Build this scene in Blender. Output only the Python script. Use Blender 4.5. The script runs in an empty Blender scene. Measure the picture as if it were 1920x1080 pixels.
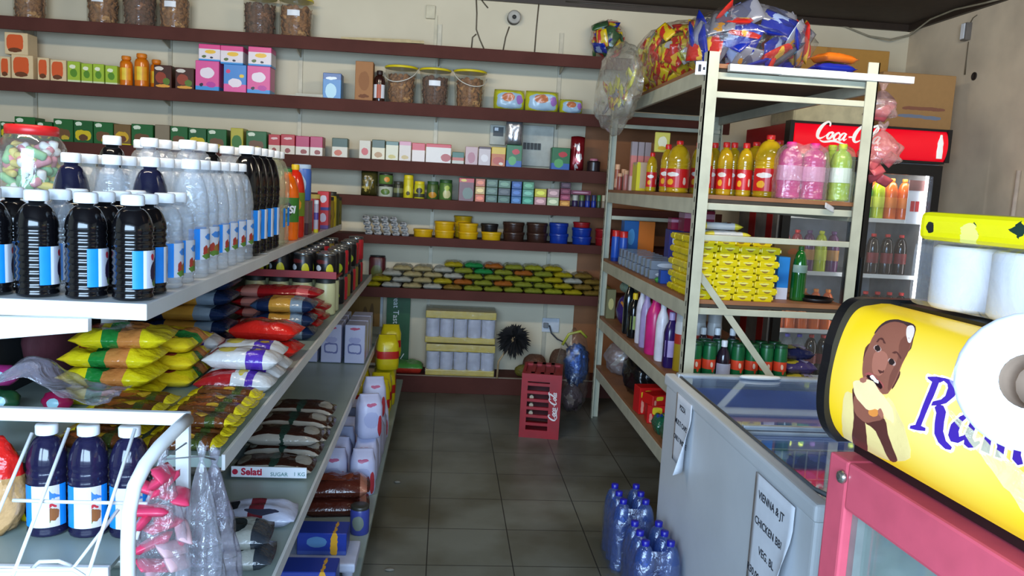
import bpy, bmesh, math, random
from mathutils import Vector, Matrix, noise as mnoise
random.seed(7)
PI = math.pi
scene = bpy.context.scene
COL = scene.collection

def S(r, g, b):
    f = lambda c: (c / 255 / 12.92) if c <= 10.3 else ((c / 255 + .055) / 1.055) ** 2.4
    return (f(r), f(g), f(b))

# ------------------------------------------------------------------ camera
CAM_H = 1.6
YAW, PITCH, ROLL, FPX = 0.0863893, 0.1257125, 0.0546205, 1522.92
_cy, _sy, _cp, _sp = math.cos(YAW), math.sin(YAW), math.cos(PITCH), math.sin(PITCH)
_f = Vector((_sy * _cp, _cy * _cp, -_sp)); _r0 = Vector((_cy, -_sy, 0)); _u0 = _r0.cross(_f)
_r = math.cos(ROLL) * _r0 + math.sin(ROLL) * _u0
_u = -math.sin(ROLL) * _r0 + math.cos(ROLL) * _u0
cam_d = bpy.data.cameras.new('camera')
cam = bpy.data.objects.new('camera', cam_d); COL.objects.link(cam)
m = Matrix((( _r.x, _u.x, -_f.x, 0), (_r.y, _u.y, -_f.y, 0), (_r.z, _u.z, -_f.z, CAM_H), (0, 0, 0, 1)))
cam.matrix_world = m
cam_d.sensor_fit = 'HORIZONTAL'; cam_d.sensor_width = 36; cam_d.lens = 36 * FPX / 1920
cam_d.clip_start = .02; cam_d.clip_end = 100
scene.camera = cam

def on(px, py, X=None, Y=None, Z=None):
    """the point of the place seen at a pixel of the photograph, on a plane of constant X, Y or Z"""
    d = _r * ((px - 960) / FPX) - _u * ((py - 540) / FPX) + _f
    o = Vector((0, 0, CAM_H))
    t = (X - o.x) / d.x if X is not None else (Y - o.y) / d.y if Y is not None else (Z - o.z) / d.z
    return o + d * t

# ------------------------------------------------------------------ world, lights, exposure
scene.view_settings.view_transform = 'Standard'
scene.view_settings.look = 'None'
scene.view_settings.gamma = 1
scene.view_settings.use_curve_mapping = False
scene.view_settings.exposure = 0.0
scene.cycles.max_bounces = 8; scene.cycles.transparent_max_bounces = 24
scene.cycles.diffuse_bounces = 4; scene.cycles.glossy_bounces = 4; scene.cycles.transmission_bounces = 6
scene.cycles.caustics_reflective = False; scene.cycles.caustics_refractive = False
scene.cycles.sample_clamp_indirect = 6
w = bpy.data.worlds.new('world'); scene.world = w; w.use_nodes = True
w.node_tree.nodes['Background'].inputs[0].default_value = (.50, .72, 1, 1)
w.node_tree.nodes['Background'].inputs[1].default_value = 1.6

def area(name, loc, aim, sx, sy, power, color):
    l = bpy.data.lights.new(name, 'AREA'); l.shape = 'RECTANGLE'; l.size = sx; l.size_y = sy
    l.energy = power; l.color = color
    o = bpy.data.objects.new(name, l); COL.objects.link(o); o.location = loc
    o.rotation_euler = (Vector(aim) - Vector(loc)).to_track_quat('-Z', 'Y').to_euler()
    return o
area('shopfront_daylight', (-.5, -1.0, 1.75), (.2, 4, 1.75), 3.0, 1.5, 250, (.57, .80, 1.06))
area('upper_wall_fill', (-1.3, 2.3, 2.92), (-1.3, 6.4, 2.05), 1.5, .14, 44, (1, .88, .68))  # unseen warm fill, added to brighten the upper back wall
area('upper_wall_fill', (1.7, 2.3, 2.92), (2.2, 6.4, 2.05), 1.5, .14, 36, (1, .88, .68))  # same added fill for the right part of that wall

# ------------------------------------------------------------------ materials
MATS = {}
def _nt(name):
    mt = bpy.data.materials.new(name); mt.use_nodes = True
    nt = mt.node_tree
    return mt, nt, nt.nodes['Principled BSDF'], nt.nodes['Material Output']
def rgba(c): return (c[0], c[1], c[2], 1)

def pm(name, color, rough=.5, metal=0, var=.06, scale=14, bump=0, coat=0, spec=.5, emit=None, es=0, mix2=None):
    """plain procedural material: colour broken up by noise, optional bump"""
    if name in MATS: return MATS[name]
    mt, nt, b, out = _nt(name)
    N = nt.nodes; Lk = nt.links
    tc = N.new('ShaderNodeTexCoord'); nz = N.new('ShaderNodeTexNoise'); nz.inputs['Scale'].default_value = scale; nz.inputs['Detail'].default_value = 4
    Lk.new(tc.outputs['Object'], nz.inputs['Vector'])
    cr = N.new('ShaderNodeValToRGB')
    c2 = mix2 or tuple(x * (1 - var * 3) for x in color)
    c1 = color if mix2 else tuple(min(1, x * (1 + var)) for x in color)
    cr.color_ramp.elements[0].position = .3; cr.color_ramp.elements[0].color = rgba(c2)
    cr.color_ramp.elements[1].position = .62; cr.color_ramp.elements[1].color = rgba(c1)
    Lk.new(nz.outputs['Fac'], cr.inputs['Fac']); Lk.new(cr.outputs['Color'], b.inputs['Base Color'])
    b.inputs['Roughness'].default_value = rough; b.inputs['Metallic'].default_value = metal
    b.inputs['Coat Weight'].default_value = coat; b.inputs['Specular IOR Level'].default_value = spec
    if bump:
        bp = N.new('ShaderNodeBump'); bp.inputs['Strength'].default_value = bump; bp.inputs['Distance'].default_value = .01
        Lk.new(nz.outputs['Fac'], bp.inputs['Height']); Lk.new(bp.outputs['Normal'], b.inputs['Normal'])
    if emit:
        b.inputs['Emission Color'].default_value = rgba(emit); b.inputs['Emission Strength'].default_value = es
    MATS[name] = mt
    return mt

def pk(name, base, bands=(), blobs=(), rough=.35, axis=2, wob=.04, var=.05, metal=0, bump=0, bscale=30, emit=0):
    """printed packaging: colour bands along one Generated axis, and printed patches (cx, cz, rx, rz, colour, [power])"""
    if name in MATS: return MATS[name]
    mt, nt, b, out = _nt(name)
    N = nt.nodes; Lk = nt.links
    tc = N.new('ShaderNodeTexCoord')
    nz = N.new('ShaderNodeTexNoise'); nz.inputs['Scale'].default_value = 5; nz.inputs['Detail'].default_value = 3
    Lk.new(tc.outputs['Generated'], nz.inputs['Vector'])
    vm = N.new('ShaderNodeVectorMath'); vm.operation = 'MULTIPLY_ADD'
    Lk.new(nz.outputs['Color'], vm.inputs[0]); vm.inputs[1].default_value = (wob * 2,) * 3
    sub = N.new('ShaderNodeVectorMath'); sub.operation = 'SUBTRACT'; sub.inputs[1].default_value = (wob,) * 3
    Lk.new(tc.outputs['Generated'], vm.inputs[2]); Lk.new(vm.outputs[0], sub.inputs[0])
    se0 = N.new('ShaderNodeSeparateXYZ'); Lk.new(tc.outputs['Generated'], se0.inputs[0])
    se = N.new('ShaderNodeSeparateXYZ'); Lk.new(sub.outputs[0], se.inputs[0])
    def math_(op, a, bb=None):
        n = N.new('ShaderNodeMath'); n.operation = op
        for i, v in enumerate((a, bb)):
            if v is None: continue
            if isinstance(v, (int, float)): n.inputs[i].default_value = v
            else: Lk.new(v, n.inputs[i])
        return n.outputs[0]
    def mixc(fac, a, c):
        n = N.new('ShaderNodeMix'); n.data_type = 'RGBA'
        Lk.new(fac, n.inputs['Factor'])
        if isinstance(a, tuple): n.inputs[6].default_value = rgba(a)
        else: Lk.new(a, n.inputs[6])
        n.inputs[7].default_value = rgba(c)
        return n.outputs[2]
    nz2 = N.new('ShaderNodeTexNoise'); nz2.inputs['Scale'].default_value = bscale; nz2.inputs['Detail'].default_value = 3
    Lk.new(tc.outputs['Object'], nz2.inputs['Vector'])
    cur = mixc(math_('MULTIPLY', nz2.outputs['Fac'], var * 3), base, tuple(x * .35 for x in base))
    for (z0, z1, c) in bands:
        o = se0.outputs[axis]
        mk = math_('MULTIPLY', math_('GREATER_THAN', o, z0), math_('LESS_THAN', o, z1))
        cur = mixc(mk, cur, c)
    for bl in blobs:
        cx, cz, rx, rz, c = bl[:5]; pw = bl[5] if len(bl) > 5 else 2
        ax = se.outputs[0]; az = se.outputs[2 if axis == 2 or axis == 0 and len(bl) <= 6 else 1]
        if len(bl) > 6 and bl[6] == 'xy': az = se.outputs[1]
        if len(bl) > 6 and bl[6] == 'yz': ax = se.outputs[1]; az = se.outputs[2]
        dx = math_('POWER', math_('ABSOLUTE', math_('DIVIDE', math_('SUBTRACT', ax, cx), rx)), pw)
        dz = math_('POWER', math_('ABSOLUTE', math_('DIVIDE', math_('SUBTRACT', az, cz), rz)), pw)
        cur = mixc(math_('LESS_THAN', math_('ADD', dx, dz), 1.0), cur, c)
    Lk.new(cur, b.inputs['Base Color'])
    b.inputs['Roughness'].default_value = rough; b.inputs['Metallic'].default_value = metal
    if bump:
        bp = N.new('ShaderNodeBump'); bp.inputs['Strength'].default_value = bump; bp.inputs['Distance'].default_value = .02
        Lk.new(nz2.outputs['Fac'], bp.inputs['Height']); Lk.new(bp.outputs['Normal'], b.inputs['Normal'])
    if emit:
        Lk.new(cur, b.inputs['Emission Color']); b.inputs['Emission Strength'].default_value = emit
    MATS[name] = mt
    return mt

def film(name, tint=(1, 1, 1), haze=.12, hazec=(.8, .82, .85), rough=.12, bump=.5, scale=18, gloss=.25):
    """thin clear plastic: mostly transparent, hazy and glossy along its wrinkles"""
    if name in MATS: return MATS[name]
    mt, nt, b, out = _nt(name)
    N = nt.nodes; Lk = nt.links
    tc = N.new('ShaderNodeTexCoord'); nz = N.new('ShaderNodeTexNoise'); nz.inputs['Scale'].default_value = scale; nz.inputs['Detail'].default_value = 5
    nz.inputs['Distortion'].default_value = 1.2
    Lk.new(tc.outputs['Object'], nz.inputs['Vector'])
    bp = N.new('ShaderNodeBump'); bp.inputs['Strength'].default_value = bump; bp.inputs['Distance'].default_value = .02
    Lk.new(nz.outputs['Fac'], bp.inputs['Height'])
    tr = N.new('ShaderNodeBsdfTransparent'); tr.inputs[0].default_value = rgba(tint)
    df = N.new('ShaderNodeBsdfDiffuse'); df.inputs[0].default_value = rgba(hazec)
    gl = N.new('ShaderNodeBsdfGlossy'); gl.inputs[0].default_value = (1, 1, 1, 1); gl.inputs['Roughness'].default_value = rough
    Lk.new(bp.outputs['Normal'], gl.inputs['Normal']); Lk.new(bp.outputs['Normal'], df.inputs['Normal'])
    m1 = N.new('ShaderNodeMixShader'); m1.inputs[0].default_value = haze
    Lk.new(tr.outputs[0], m1.inputs[1]); Lk.new(df.outputs[0], m1.inputs[2])
    fr0 = N.new('ShaderNodeLayerWeight'); fr0.inputs[0].default_value = .5; Lk.new(bp.outputs['Normal'], fr0.inputs['Normal'])
    fr = N.new('ShaderNodeMath'); fr.operation = 'POWER'; Lk.new(fr0.outputs['Facing'], fr.inputs[0]); fr.inputs[1].default_value = 3.5
    ad = N.new('ShaderNodeMath'); ad.operation = 'MULTIPLY_ADD'; ad.use_clamp = True
    Lk.new(fr.outputs[0], ad.inputs[0]); ad.inputs[1].default_value = .55; ad.inputs[2].default_value = gloss * .16
    m2 = N.new('ShaderNodeMixShader'); Lk.new(ad.outputs[0], m2.inputs[0])
    Lk.new(m1.outputs[0], m2.inputs[1]); Lk.new(gl.outputs[0], m2.inputs[2])
    Lk.new(m2.outputs[0], out.inputs[0])
    N.remove(b)
    MATS[name] = mt
    return mt

# ------------------------------------------------------------------ mesh building
class MB:
    def __init__(s): s.v = []; s.f = []; s.mi = []; s.sm = []
    def add(s, vs, fs, mi=0, smooth=False):
        o = len(s.v); s.v += [tuple(v) for v in vs]
        for f in fs: s.f.append([i + o for i in f]); s.mi.append(mi); s.sm.append(smooth)
        return s
    def box(s, c, d, mi=0, rz=0, M=None):
        x, y, z = d[0] / 2, d[1] / 2, d[2] / 2
        vs = [(-x, -y, -z), (x, -y, -z), (x, y, -z), (-x, y, -z), (-x, -y, z), (x, -y, z), (x, y, z), (-x, y, z)]
        if M is None: M = Matrix.Translation(c) @ Matrix.Rotation(rz, 4, 'Z')
        return s.add([M @ Vector(v) for v in vs], [(0, 3, 2, 1), (4, 5, 6, 7), (0, 1, 5, 4), (1, 2, 6, 5), (2, 3, 7, 6), (3, 0, 4, 7)], mi)
    def bb(s, x0, x1, y0, y1, z0, z1, mi=0):
        return s.box(((x0 + x1) / 2, (y0 + y1) / 2, (z0 + z1) / 2), (abs(x1 - x0), abs(y1 - y0), abs(z1 - z0)), mi)
    def lathe(s, prof, n=20, c=(0, 0, 0), mi=0, cap0=True, cap1=True, sq=0, smooth=True):
        """profile of (radius, z); sq > 0 squares the section off"""
        vs = []; k = len(prof)
        for r, z in prof:
            for i in range(n):
                a = 2 * PI * i / n; q = 1
                if sq: q = (abs(math.cos(a)) ** sq + abs(math.sin(a)) ** sq) ** (-1 / sq)
                vs.append((c[0] + r * q * math.cos(a), c[1] + r * q * math.sin(a), c[2] + z))
        fs = [(j * n + i, j * n + (i + 1) % n, (j + 1) * n + (i + 1) % n, (j + 1) * n + i) for j in range(k - 1) for i in range(n)]
        s.add(vs, fs, mi, smooth)
        if cap0: s.add([vs[i] for i in range(n)], [tuple(range(n - 1, -1, -1))], mi)
        if cap1: s.add([vs[(k - 1) * n + i] for i in range(n)], [tuple(range(n))], mi)
        return s
    def tube(s, pts, r, n=8, mi=0, closed=False):
        pts = [Vector(p) for p in pts]; k = len(pts); vs = []; up = None
        for j, p in enumerate(pts):
            a = pts[j - 1] if j > 0 or closed else p; bq = pts[(j + 1) % k] if j < k - 1 or closed else p
            t = (bq - a).normalized()
            if up is None: up = t.orthogonal()
            x = (up - t * up.dot(t)).normalized(); up = x; y = t.cross(x)
            rr = r[j] if isinstance(r, (list, tuple)) else r
            for i in range(n):
                q = 2 * PI * i / n; vs.append(p + x * (rr * math.cos(q)) + y * (rr * math.sin(q)))
        m_ = k if closed else k - 1
        fs = [(j * n + i, j * n + (i + 1) % n, ((j + 1) % k) * n + (i + 1) % n, ((j + 1) % k) * n + i) for j in range(m_) for i in range(n)]
        if not closed: fs += [tuple(range(n - 1, -1, -1)), tuple((k - 1) * n + i for i in range(n))]
        return s.add(vs, fs, mi, True)
    def bar(s, a, b, w, d, mi=0, side=(0, 1, 0)):
        """rectangular bar from a to b: w across side, d along side"""
        a, b = Vector(a), Vector(b); t = (b - a); L_ = t.length; t.normalize()
        y = Vector(side); y = (y - t * y.dot(t)).normalized(); x = y.cross(t)
        M = Matrix(((x.x, y.x, t.x, (a.x + b.x) / 2), (x.y, y.y, t.y, (a.y + b.y) / 2), (x.z, y.z, t.z, (a.z + b.z) / 2), (0, 0, 0, 1)))
        return s.box((0, 0, 0), (w, d, L_), mi, M=M)
    def pillow(s, L_, W_, T, nu=16, nv=10, c=(0, 0, 0), mi=0, wr=.12, seed=0, crimp=.0, flat=.5, M=None, full=4.2):
        """filled bag lying flat: length along x, width along y, thickness T, base at z=0; crimp leaves flat end seams"""
        M = M or Matrix.Translation(c)
        top = []; bot = []
        for j in range(nv + 1):
            for i in range(nu + 1):
                u = -1 + 2 * i / nu; v = -1 + 2 * j / nv
                uu = min(1, abs(u) / (1 - crimp)) if crimp else abs(u)
                h = max(0, 1 - uu ** full) ** .6 * max(0, 1 - abs(v) ** full) ** .55
                nz = mnoise.noise(Vector((u * 2.3 + seed * 7.1, v * 2.3, seed * 1.7)))
                nq = mnoise.noise(Vector((u * 6 + seed * 3.3, v * 6, seed)))
                pin = 1 - .10 * (abs(u) ** 2) * (1 - abs(v)) * 0
                x = u * L_ / 2 * (1 - .04 * (v * v)); y = v * W_ / 2 * (1 - .05 * u * u)
                zt = min(T * .985, T * (flat + (1 - flat) * h * (.86 + wr * nz * 2) + wr * .35 * nq * h)) if h > 0 else T * flat
                zb = T * flat * (1 - min(1, h * 1.6))
                top.append(M @ Vector((x, y, zt))); bot.append(M @ Vector((x, y, min(zb, zt - .0005))))
        k = nu + 1; n = len(top)
        fs = []
        for j in range(nv):
            for i in range(nu):
                a = j * k + i
                fs.append((a, a + 1, a + k + 1, a + k)); fs.append((n + a, n + a + k, n + a + k + 1, n + a + 1))
        for i in range(nu):
            fs.append((i, n + i, n + i + 1, i + 1)); a = nv * k + i; fs.append((a, a + 1, n + a + 1, n + a))
        for j in range(nv):
            a = j * k; fs.append((a, a + k, n + a + k, n + a)); a = j * k + nu; fs.append((a, n + a, n + a + k, a + k))
        return s.add(top + bot, fs, mi, True)
    def blob(s, r, c=(0, 0, 0), sub=3, amp=.18, freq=2.2, seed=0, mi=0, floor=None):
        bm = bmesh.new(); bmesh.ops.create_icosphere(bm, subdivisions=sub, radius=1)
        vs = []
        for v in bm.verts:
            d = v.co.normalized(); q = 1 + amp * mnoise.noise(d * freq + Vector((seed * 5.3, seed, 0))) + amp * .5 * mnoise.noise(d * freq * 3 + Vector((seed, 2, 0)))
            p = Vector((c[0] + d.x * r[0] * q, c[1] + d.y * r[1] * q, c[2] + d.z * r[2] * q))
            if floor is not None: p.z = max(p.z, floor)
            vs.append(p)
        bm.verts.index_update()
        fs = [[v.index for v in f.verts] for f in bm.faces]; bm.free()
        return s.add(vs, fs, mi, True)
    def grid(s, fn, nu, nv, mi=0, smooth=True, thick=0):
        vs = [fn(i / nu, j / nv) for j in range(nv + 1) for i in range(nu + 1)]; k = nu + 1
        return s.add(vs, [(j * k + i, j * k + i + 1, (j + 1) * k + i + 1, (j + 1) * k + i) for j in range(nv) for i in range(nu)], mi, smooth)
    def mesh(s, name, mats, bevel=0, seg=2):
        me = bpy.data.meshes.new(name)
        me.from_pydata(s.v, [], s.f)
        for mt in (mats if isinstance(mats, (list, tuple)) else [mats]): me.materials.append(mt)
        me.polygons.foreach_set('material_index', s.mi); me.polygons.foreach_set('use_smooth', s.sm)
        bm = bmesh.new(); bm.from_mesh(me)
        if bevel:
            es = [e for e in bm.edges if len(e.link_faces) == 2 and e.calc_face_angle(0) > .6]
            bmesh.ops.bevel(bm, geom=es, offset=bevel, segments=seg, affect='EDGES', profile=.6, clamp_overlap=True)
        bmesh.ops.recalc_face_normals(bm, faces=bm.faces)
        bm.to_mesh(me); bm.free(); me.update()
        return me
    def obj(s, name, mats, parent=None, loc=None, rot=None, bevel=0, seg=2):
        return mk(name, s.mesh(name, mats, bevel, seg), parent, loc, rot)

def mk(name, data, parent=None, loc=None, rot=None):
    o = bpy.data.objects.new(name, data); COL.objects.link(o)
    if parent is not None: o.parent = parent
    if loc is not None: o.location = loc
    if rot is not None: o.rotation_euler = rot
    return o
def tag(o, label, cat, group=None):
    o['label'] = label; o['category'] = cat
    if group: o['group'] = group
    return o
def thing(name, label, cat, loc=(0, 0, 0), rz=0, group=None):
    o = mk(name, None, None, loc, (0, 0, rz)); o.empty_display_size = .05
    return tag(o, label, cat, group)
def struct(o): o['kind'] = 'structure'; return o

KINDS = {}
def kind(name, cat, parts, single=None):
    """a kind of thing: parts = [(part name, mesh, [(sub-part name, mesh), ...]), ...] or one mesh"""
    KINDS[name] = (cat, parts, single)
def put(name, label, loc, rz=0, group=None, rot=None, sc=None, skip=(), asname=None):
    """one individual of a kind; its parts share mesh data with the others of the kind"""
    cat, parts, single = KINDS[name]
    r_ = rot or (0, 0, rz)
    o = mk(asname or name.split(':')[0], single, None, loc, r_)
    if sc is not None: o.scale = sc if isinstance(sc, (tuple, list)) else (sc, sc, sc)
    tag(o, label, cat, group)
    for p in parts:
        if p[0] in skip: continue
        c = mk(p[0], p[1], o)
        for q in (p[2] if len(p) > 2 else ()): mk(q[0], q[1], c)
    return o
ORD = ['first', 'second', 'third', 'fourth', 'fifth', 'sixth', 'seventh', 'eighth', 'ninth', 'tenth', 'eleventh', 'twelfth', 'thirteenth', 'fourteenth', 'fifteenth', 'sixteenth', 'seventeenth', 'eighteenth']

def text_mesh(body, size, mat, extrude=.0006, bold=0, shear=0, space=1, align='CENTER'):
    cu = bpy.data.curves.new('lettering', 'FONT'); cu.body = body; cu.size = size; cu.extrude = extrude; cu.offset = bold
    cu.shear = shear; cu.space_character = space; cu.align_x = align; cu.align_y = 'CENTER'; cu.resolution_u = 3
    o = bpy.data.objects.new('lettering', cu); COL.objects.link(o)
    dg = bpy.context.evaluated_depsgraph_get()
    me = bpy.data.meshes.new_from_object(o.evaluated_get(dg))
    COL.objects.unlink(o); bpy.data.objects.remove(o); bpy.data.curves.remove(cu)
    me.materials.clear(); me.materials.append(mat)
    return me
# ================================================================== the room
WALL_Y = 6.41; RX = 3.62; LX = -3.7; CZ = 3.03; FY = -1.15
def floor_mat():
    mt, nt, b, out = _nt('floor_tiles'); N = nt.nodes; Lk = nt.links
    tc = N.new('ShaderNodeTexCoord'); mp = N.new('ShaderNodeMapping'); mp.inputs['Location'].default_value = (.015, -3.25 + 9 * .366, 0)
    Lk.new(tc.outputs['Object'], mp.inputs[0])
    bt = N.new('ShaderNodeTexBrick'); bt.offset = 0; bt.squash = 1
    bt.inputs['Scale'].default_value = 1; bt.inputs['Brick Width'].default_value = .3645; bt.inputs['Row Height'].default_value = .366
    bt.inputs['Mortar Size'].default_value = .0028; bt.inputs['Mortar Smooth'].default_value = .25
    bt.inputs['Color1'].default_value = rgba(S(112, 113, 103)); bt.inputs['Color2'].default_value = rgba(S(107, 108, 98)); bt.inputs['Mortar'].default_value = rgba(S(44, 44, 42))
    Lk.new(mp.outputs[0], bt.inputs[0])
    nz = N.new('ShaderNodeTexNoise'); nz.inputs['Scale'].default_value = 2.2; nz.inputs['Detail'].default_value = 6; Lk.new(tc.outputs['Object'], nz.inputs['Vector'])
    cr = N.new('ShaderNodeValToRGB'); cr.color_ramp.elements[0].position = .35; cr.color_ramp.elements[0].color = rgba(S(190, 182, 165)); cr.color_ramp.elements[1].position = .6; cr.color_ramp.elements[1].color = (1, 1, 1, 1)
    Lk.new(nz.outputs[0], cr.inputs[0])
    mx = N.new('ShaderNodeMix'); mx.data_type = 'RGBA'; mx.blend_type = 'MULTIPLY'; mx.inputs['Factor'].default_value = 1
    Lk.new(bt.outputs['Color'], mx.inputs[6]); Lk.new(cr.outputs[0], mx.inputs[7]); Lk.new(mx.outputs[2], b.inputs['Base Color'])
    b.inputs['Roughness'].default_value = .38
    return mt
def wall_mat(name, c, c2, sc=1.3):
    return pm(name, c, rough=.8, scale=sc, mix2=c2, bump=.05)
M_wall = wall_mat('wall_paint', S(222, 211, 186), S(208, 197, 172))
M_wallr = wall_mat('wall_paint_worn', S(226, 208, 182), S(196, 180, 158), 2.2)
M_ceil = pm('ceiling_board', S(64, 50, 40), rough=.7)
struct(MB().bb(LX, RX, FY, WALL_Y, -.1, 0).obj('floor', floor_mat()))
struct(MB().bb(LX - .1, RX + .1, WALL_Y, WALL_Y + .12, 0, CZ).obj('wall_back', M_wall))
struct(MB().bb(RX, RX + .12, FY, WALL_Y, 0, CZ).obj('wall_right', M_wallr))
struct(MB().bb(LX - .12, LX, FY, WALL_Y, 0, CZ).obj('wall_left', M_wall))
struct(MB().bb(LX - .1, RX + .1, FY, WALL_Y + .1, CZ, CZ + .1).obj('ceiling', M_ceil))
fw = MB(); fw.bb(LX, -2.3, FY - .12, FY, 0, CZ); fw.bb(1.5, RX, FY - .12, FY, 0, CZ); fw.bb(-2.3, 1.5, FY - .12, FY, 2.75, CZ)
struct(fw.obj('wall_front', M_wall))
M_brown = pm('brown_board', S(150, 92, 48), rough=.55, scale=6)
struct(MB().bb(1.065, 2.05, WALL_Y - .012, WALL_Y, .02, 2.12).obj('trim_brown_panel', M_brown))
struct(MB().bb(LX, RX, WALL_Y - .03, WALL_Y, CZ - .05, CZ).obj('trim_ceiling_back', pm('dark_trim', S(48, 36, 28))))
struct(MB().bb(RX - .03, RX, 3.5, WALL_Y, CZ - .05, CZ).obj('trim_ceiling_right', pm('dark_trim', S(48, 36, 28))))

# ------------------------------------------------------------------ long wall shelves and their uprights
M_shelf = pm('shelf_varnish', S(88, 50, 44), rough=.75, scale=5, var=.05, spec=.15)
M_up = pm('upright_paint', S(188, 180, 160), rough=.5, metal=.2)
SHF = 6.06                                              # front edge of the wall shelves
SHELF_Z = dict(A=2.567, B=2.148, C=1.731, D=1.462, E=1.178, F=.789, G=.122)
nm = dict(A='topmost', B='second highest', C='third highest', D='fourth highest', E='fifth highest', F='second lowest', G='lowest')
for k, z in SHELF_Z.items():
    x0 = LX + .02 if k in 'ABC' else -1.3 if k in 'DEF' else -.32
    x1 = 2.1 if k != 'G' else 1.9
    t = .085 if k in 'ABC' else .07 if k in 'DF' else .06
    o = thing('wall_shelf', nm[k] + ' long brown wooden shelf along the back wall', 'shelf', (0, 0, 0), 0)
    MB().bb(x0, x1, SHF + .02, WALL_Y - .005, z - .024, z).obj('board', M_shelf, o)
    lip = MB().bb(x0, x1, SHF, SHF + .02, z - (t if k != 'G' else .122), z + .004)
    lip.obj('front_edge', M_shelf, o, bevel=.003)
    if k == 'G':
        MB().bb(x0, x1, SHF + .0201, SHF + .05, z + .001, z + .006).obj('edge_strip', pm('strip_pale', S(170, 160, 145)), o)
for i, px in enumerate((68, 320, 563, 819, 1045)):
    x = on(px, 200, Y=WALL_Y).x
    o = thing('shelf_upright', ORD[i] + ' slotted metal upright behind the wall shelves counted from the left', 'shelf upright', (x, WALL_Y, 0), 0, 'shelf uprights')
    MB().bb(-.014, .014, -.016, -.001, 0, 2.78 if i > 2 else 2.6).obj('channel', M_up, o)
    for k, z in SHELF_Z.items():
        br = MB()
        if k == 'G' or (k in 'DEF' and x < -1.3): continue
        zz = z - .026
        br.add([(-.004, -.016, zz), (.004, -.016, zz), (.004, -.30, zz), (-.004, -.30, zz), (-.004, -.016, zz - .075), (.004, -.016, zz - .075), (.004, -.30, zz - .02), (-.004, -.30, zz - .02)],
               [(0, 1, 2, 3), (4, 7, 6, 5), (0, 4, 5, 1), (3, 2, 6, 7), (0, 3, 7, 4), (1, 5, 6, 2)])
        br.obj('bracket', M_up, o)

# ------------------------------------------------------------------ left gondola
M_white = pm('shelf_white_enamel', S(225, 226, 224), rough=.35, scale=4, var=.03)
M_gshelf = pm('shelf_grey_green', S(150, 164, 158), rough=.4, scale=3, var=.05)
M_dark = pm('gondola_dark', S(40, 42, 44), rough=.6)
GY0, GY1 = 2.05, 5.93
S1Z, S2Z, S3Z, S4Z = 1.26, .90, .52, .13
S1X, S2X, S3X, S4X = -.725, -.52, -.42, -.26
g = thing('shelving_gondola', 'long white metal gondola shelving on the left of the aisle', 'shelving unit')
gt = MB(); gt.bb(-1.75, S1X, GY0, 3.46, S1Z - .042, S1Z); gt.obj('top_shelf', M_white, g, bevel=.003)
MB().bb(-1.3, S1X - .012, 3.465, GY1, S1Z - .042, S1Z + .001).obj('top_shelf', M_white, g, bevel=.003)
for z, x, y0 in ((S2Z, S2X, 1.98), (S3Z, S3X, 1.98)):
    MB().bb(-1.28, x, y0, GY1, z - .03, z).obj('shelf', M_gshelf, g, bevel=.002)
    MB().bb(x - .003, x + .006, y0, GY1, z - .036, z + .004).obj('shelf_edge', M_white, g, bevel=.001)
MB().bb(-1.28, S4X, 1.9, GY1, S4Z - .025, S4Z).obj('base_shelf', M_gshelf, g, bevel=.002)
MB().bb(-1.26, S4X - .02, 1.92, GY1 - .02, 0, S4Z - .026).obj('plinth', M_dark, g)
MB().bb(-1.31, -1.282, 2.1, GY1, 0, S1Z - .043).obj('back_panel', M_dark, g)
for y in (2.64, 3.82, 5.0, 5.88):
    MB().bb(-1.07, -1.03 if y > 3 else -.995, y - .012, y + .012, S2Z, S1Z - .042).obj('post', M_white, g, bevel=.002)
a, b_ = on(165, 622, Y=2.02), on(165, 598, Y=2.02); c0, d0 = on(-200, 652, Y=2.02), on(-200, 590, Y=2.02)
pb = MB(); vs = [a, b_, d0, c0]; n4 = [Vector((v.x, v.y + .02, v.z)) for v in vs]
pb.add(vs + n4, [(0, 1, 2, 3), (4, 7, 6, 5), (0, 4, 5, 1), (1, 5, 6, 2), (2, 6, 7, 3), (3, 7, 4, 0)])
pb.obj('tapered_bracket', M_white, g)

# ------------------------------------------------------------------ steel rack
M_rack = pm('rack_paint', S(192, 190, 168), rough=.45, scale=9, var=.05)
M_rackw = pm('rack_board', S(150, 98, 62), rough=.55, scale=7, var=.08)
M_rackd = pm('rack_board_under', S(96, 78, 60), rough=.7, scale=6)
RX0, RX1, RY0, RY1 = 1.09, 1.86, 3.50, 5.56
RZ = [2.165, 1.60, 1.13, .727, .375]
rk = thing('steel_rack', 'tall beige steel shelving rack standing on the right of the aisle', 'rack')
ww = .052
for (x, y) in ((RX0, RY0), (RX1 - ww, RY0), (RX0, RY1 - ww), (RX1 - ww, RY1 - ww)):
    p = MB()                                             # angle-iron leg
    sx = 0 if x == RX0 else 1; sy = 0 if y == RY0 else 1
    t_ = .006
    p.bb(x, x + ww, y + sy * (ww - t_), y + sy * (ww - t_) + t_, 0, 2.215)
    xe = x + sx * (ww - t_)
    p.bb(xe, xe + t_, y, y + ww, 0, 2.215)
    lg = p.obj('leg', M_rack, rk)
    sl = MB()
    for k in range(36):
        z = .12 + k * .058
        sl.bb(xe - .0008, xe + t_ + .0008, y + .02, y + .03, z, z + .024)
    sl.obj('slot', pm('slot_dark', S(60, 58, 50)), lg)
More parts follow.
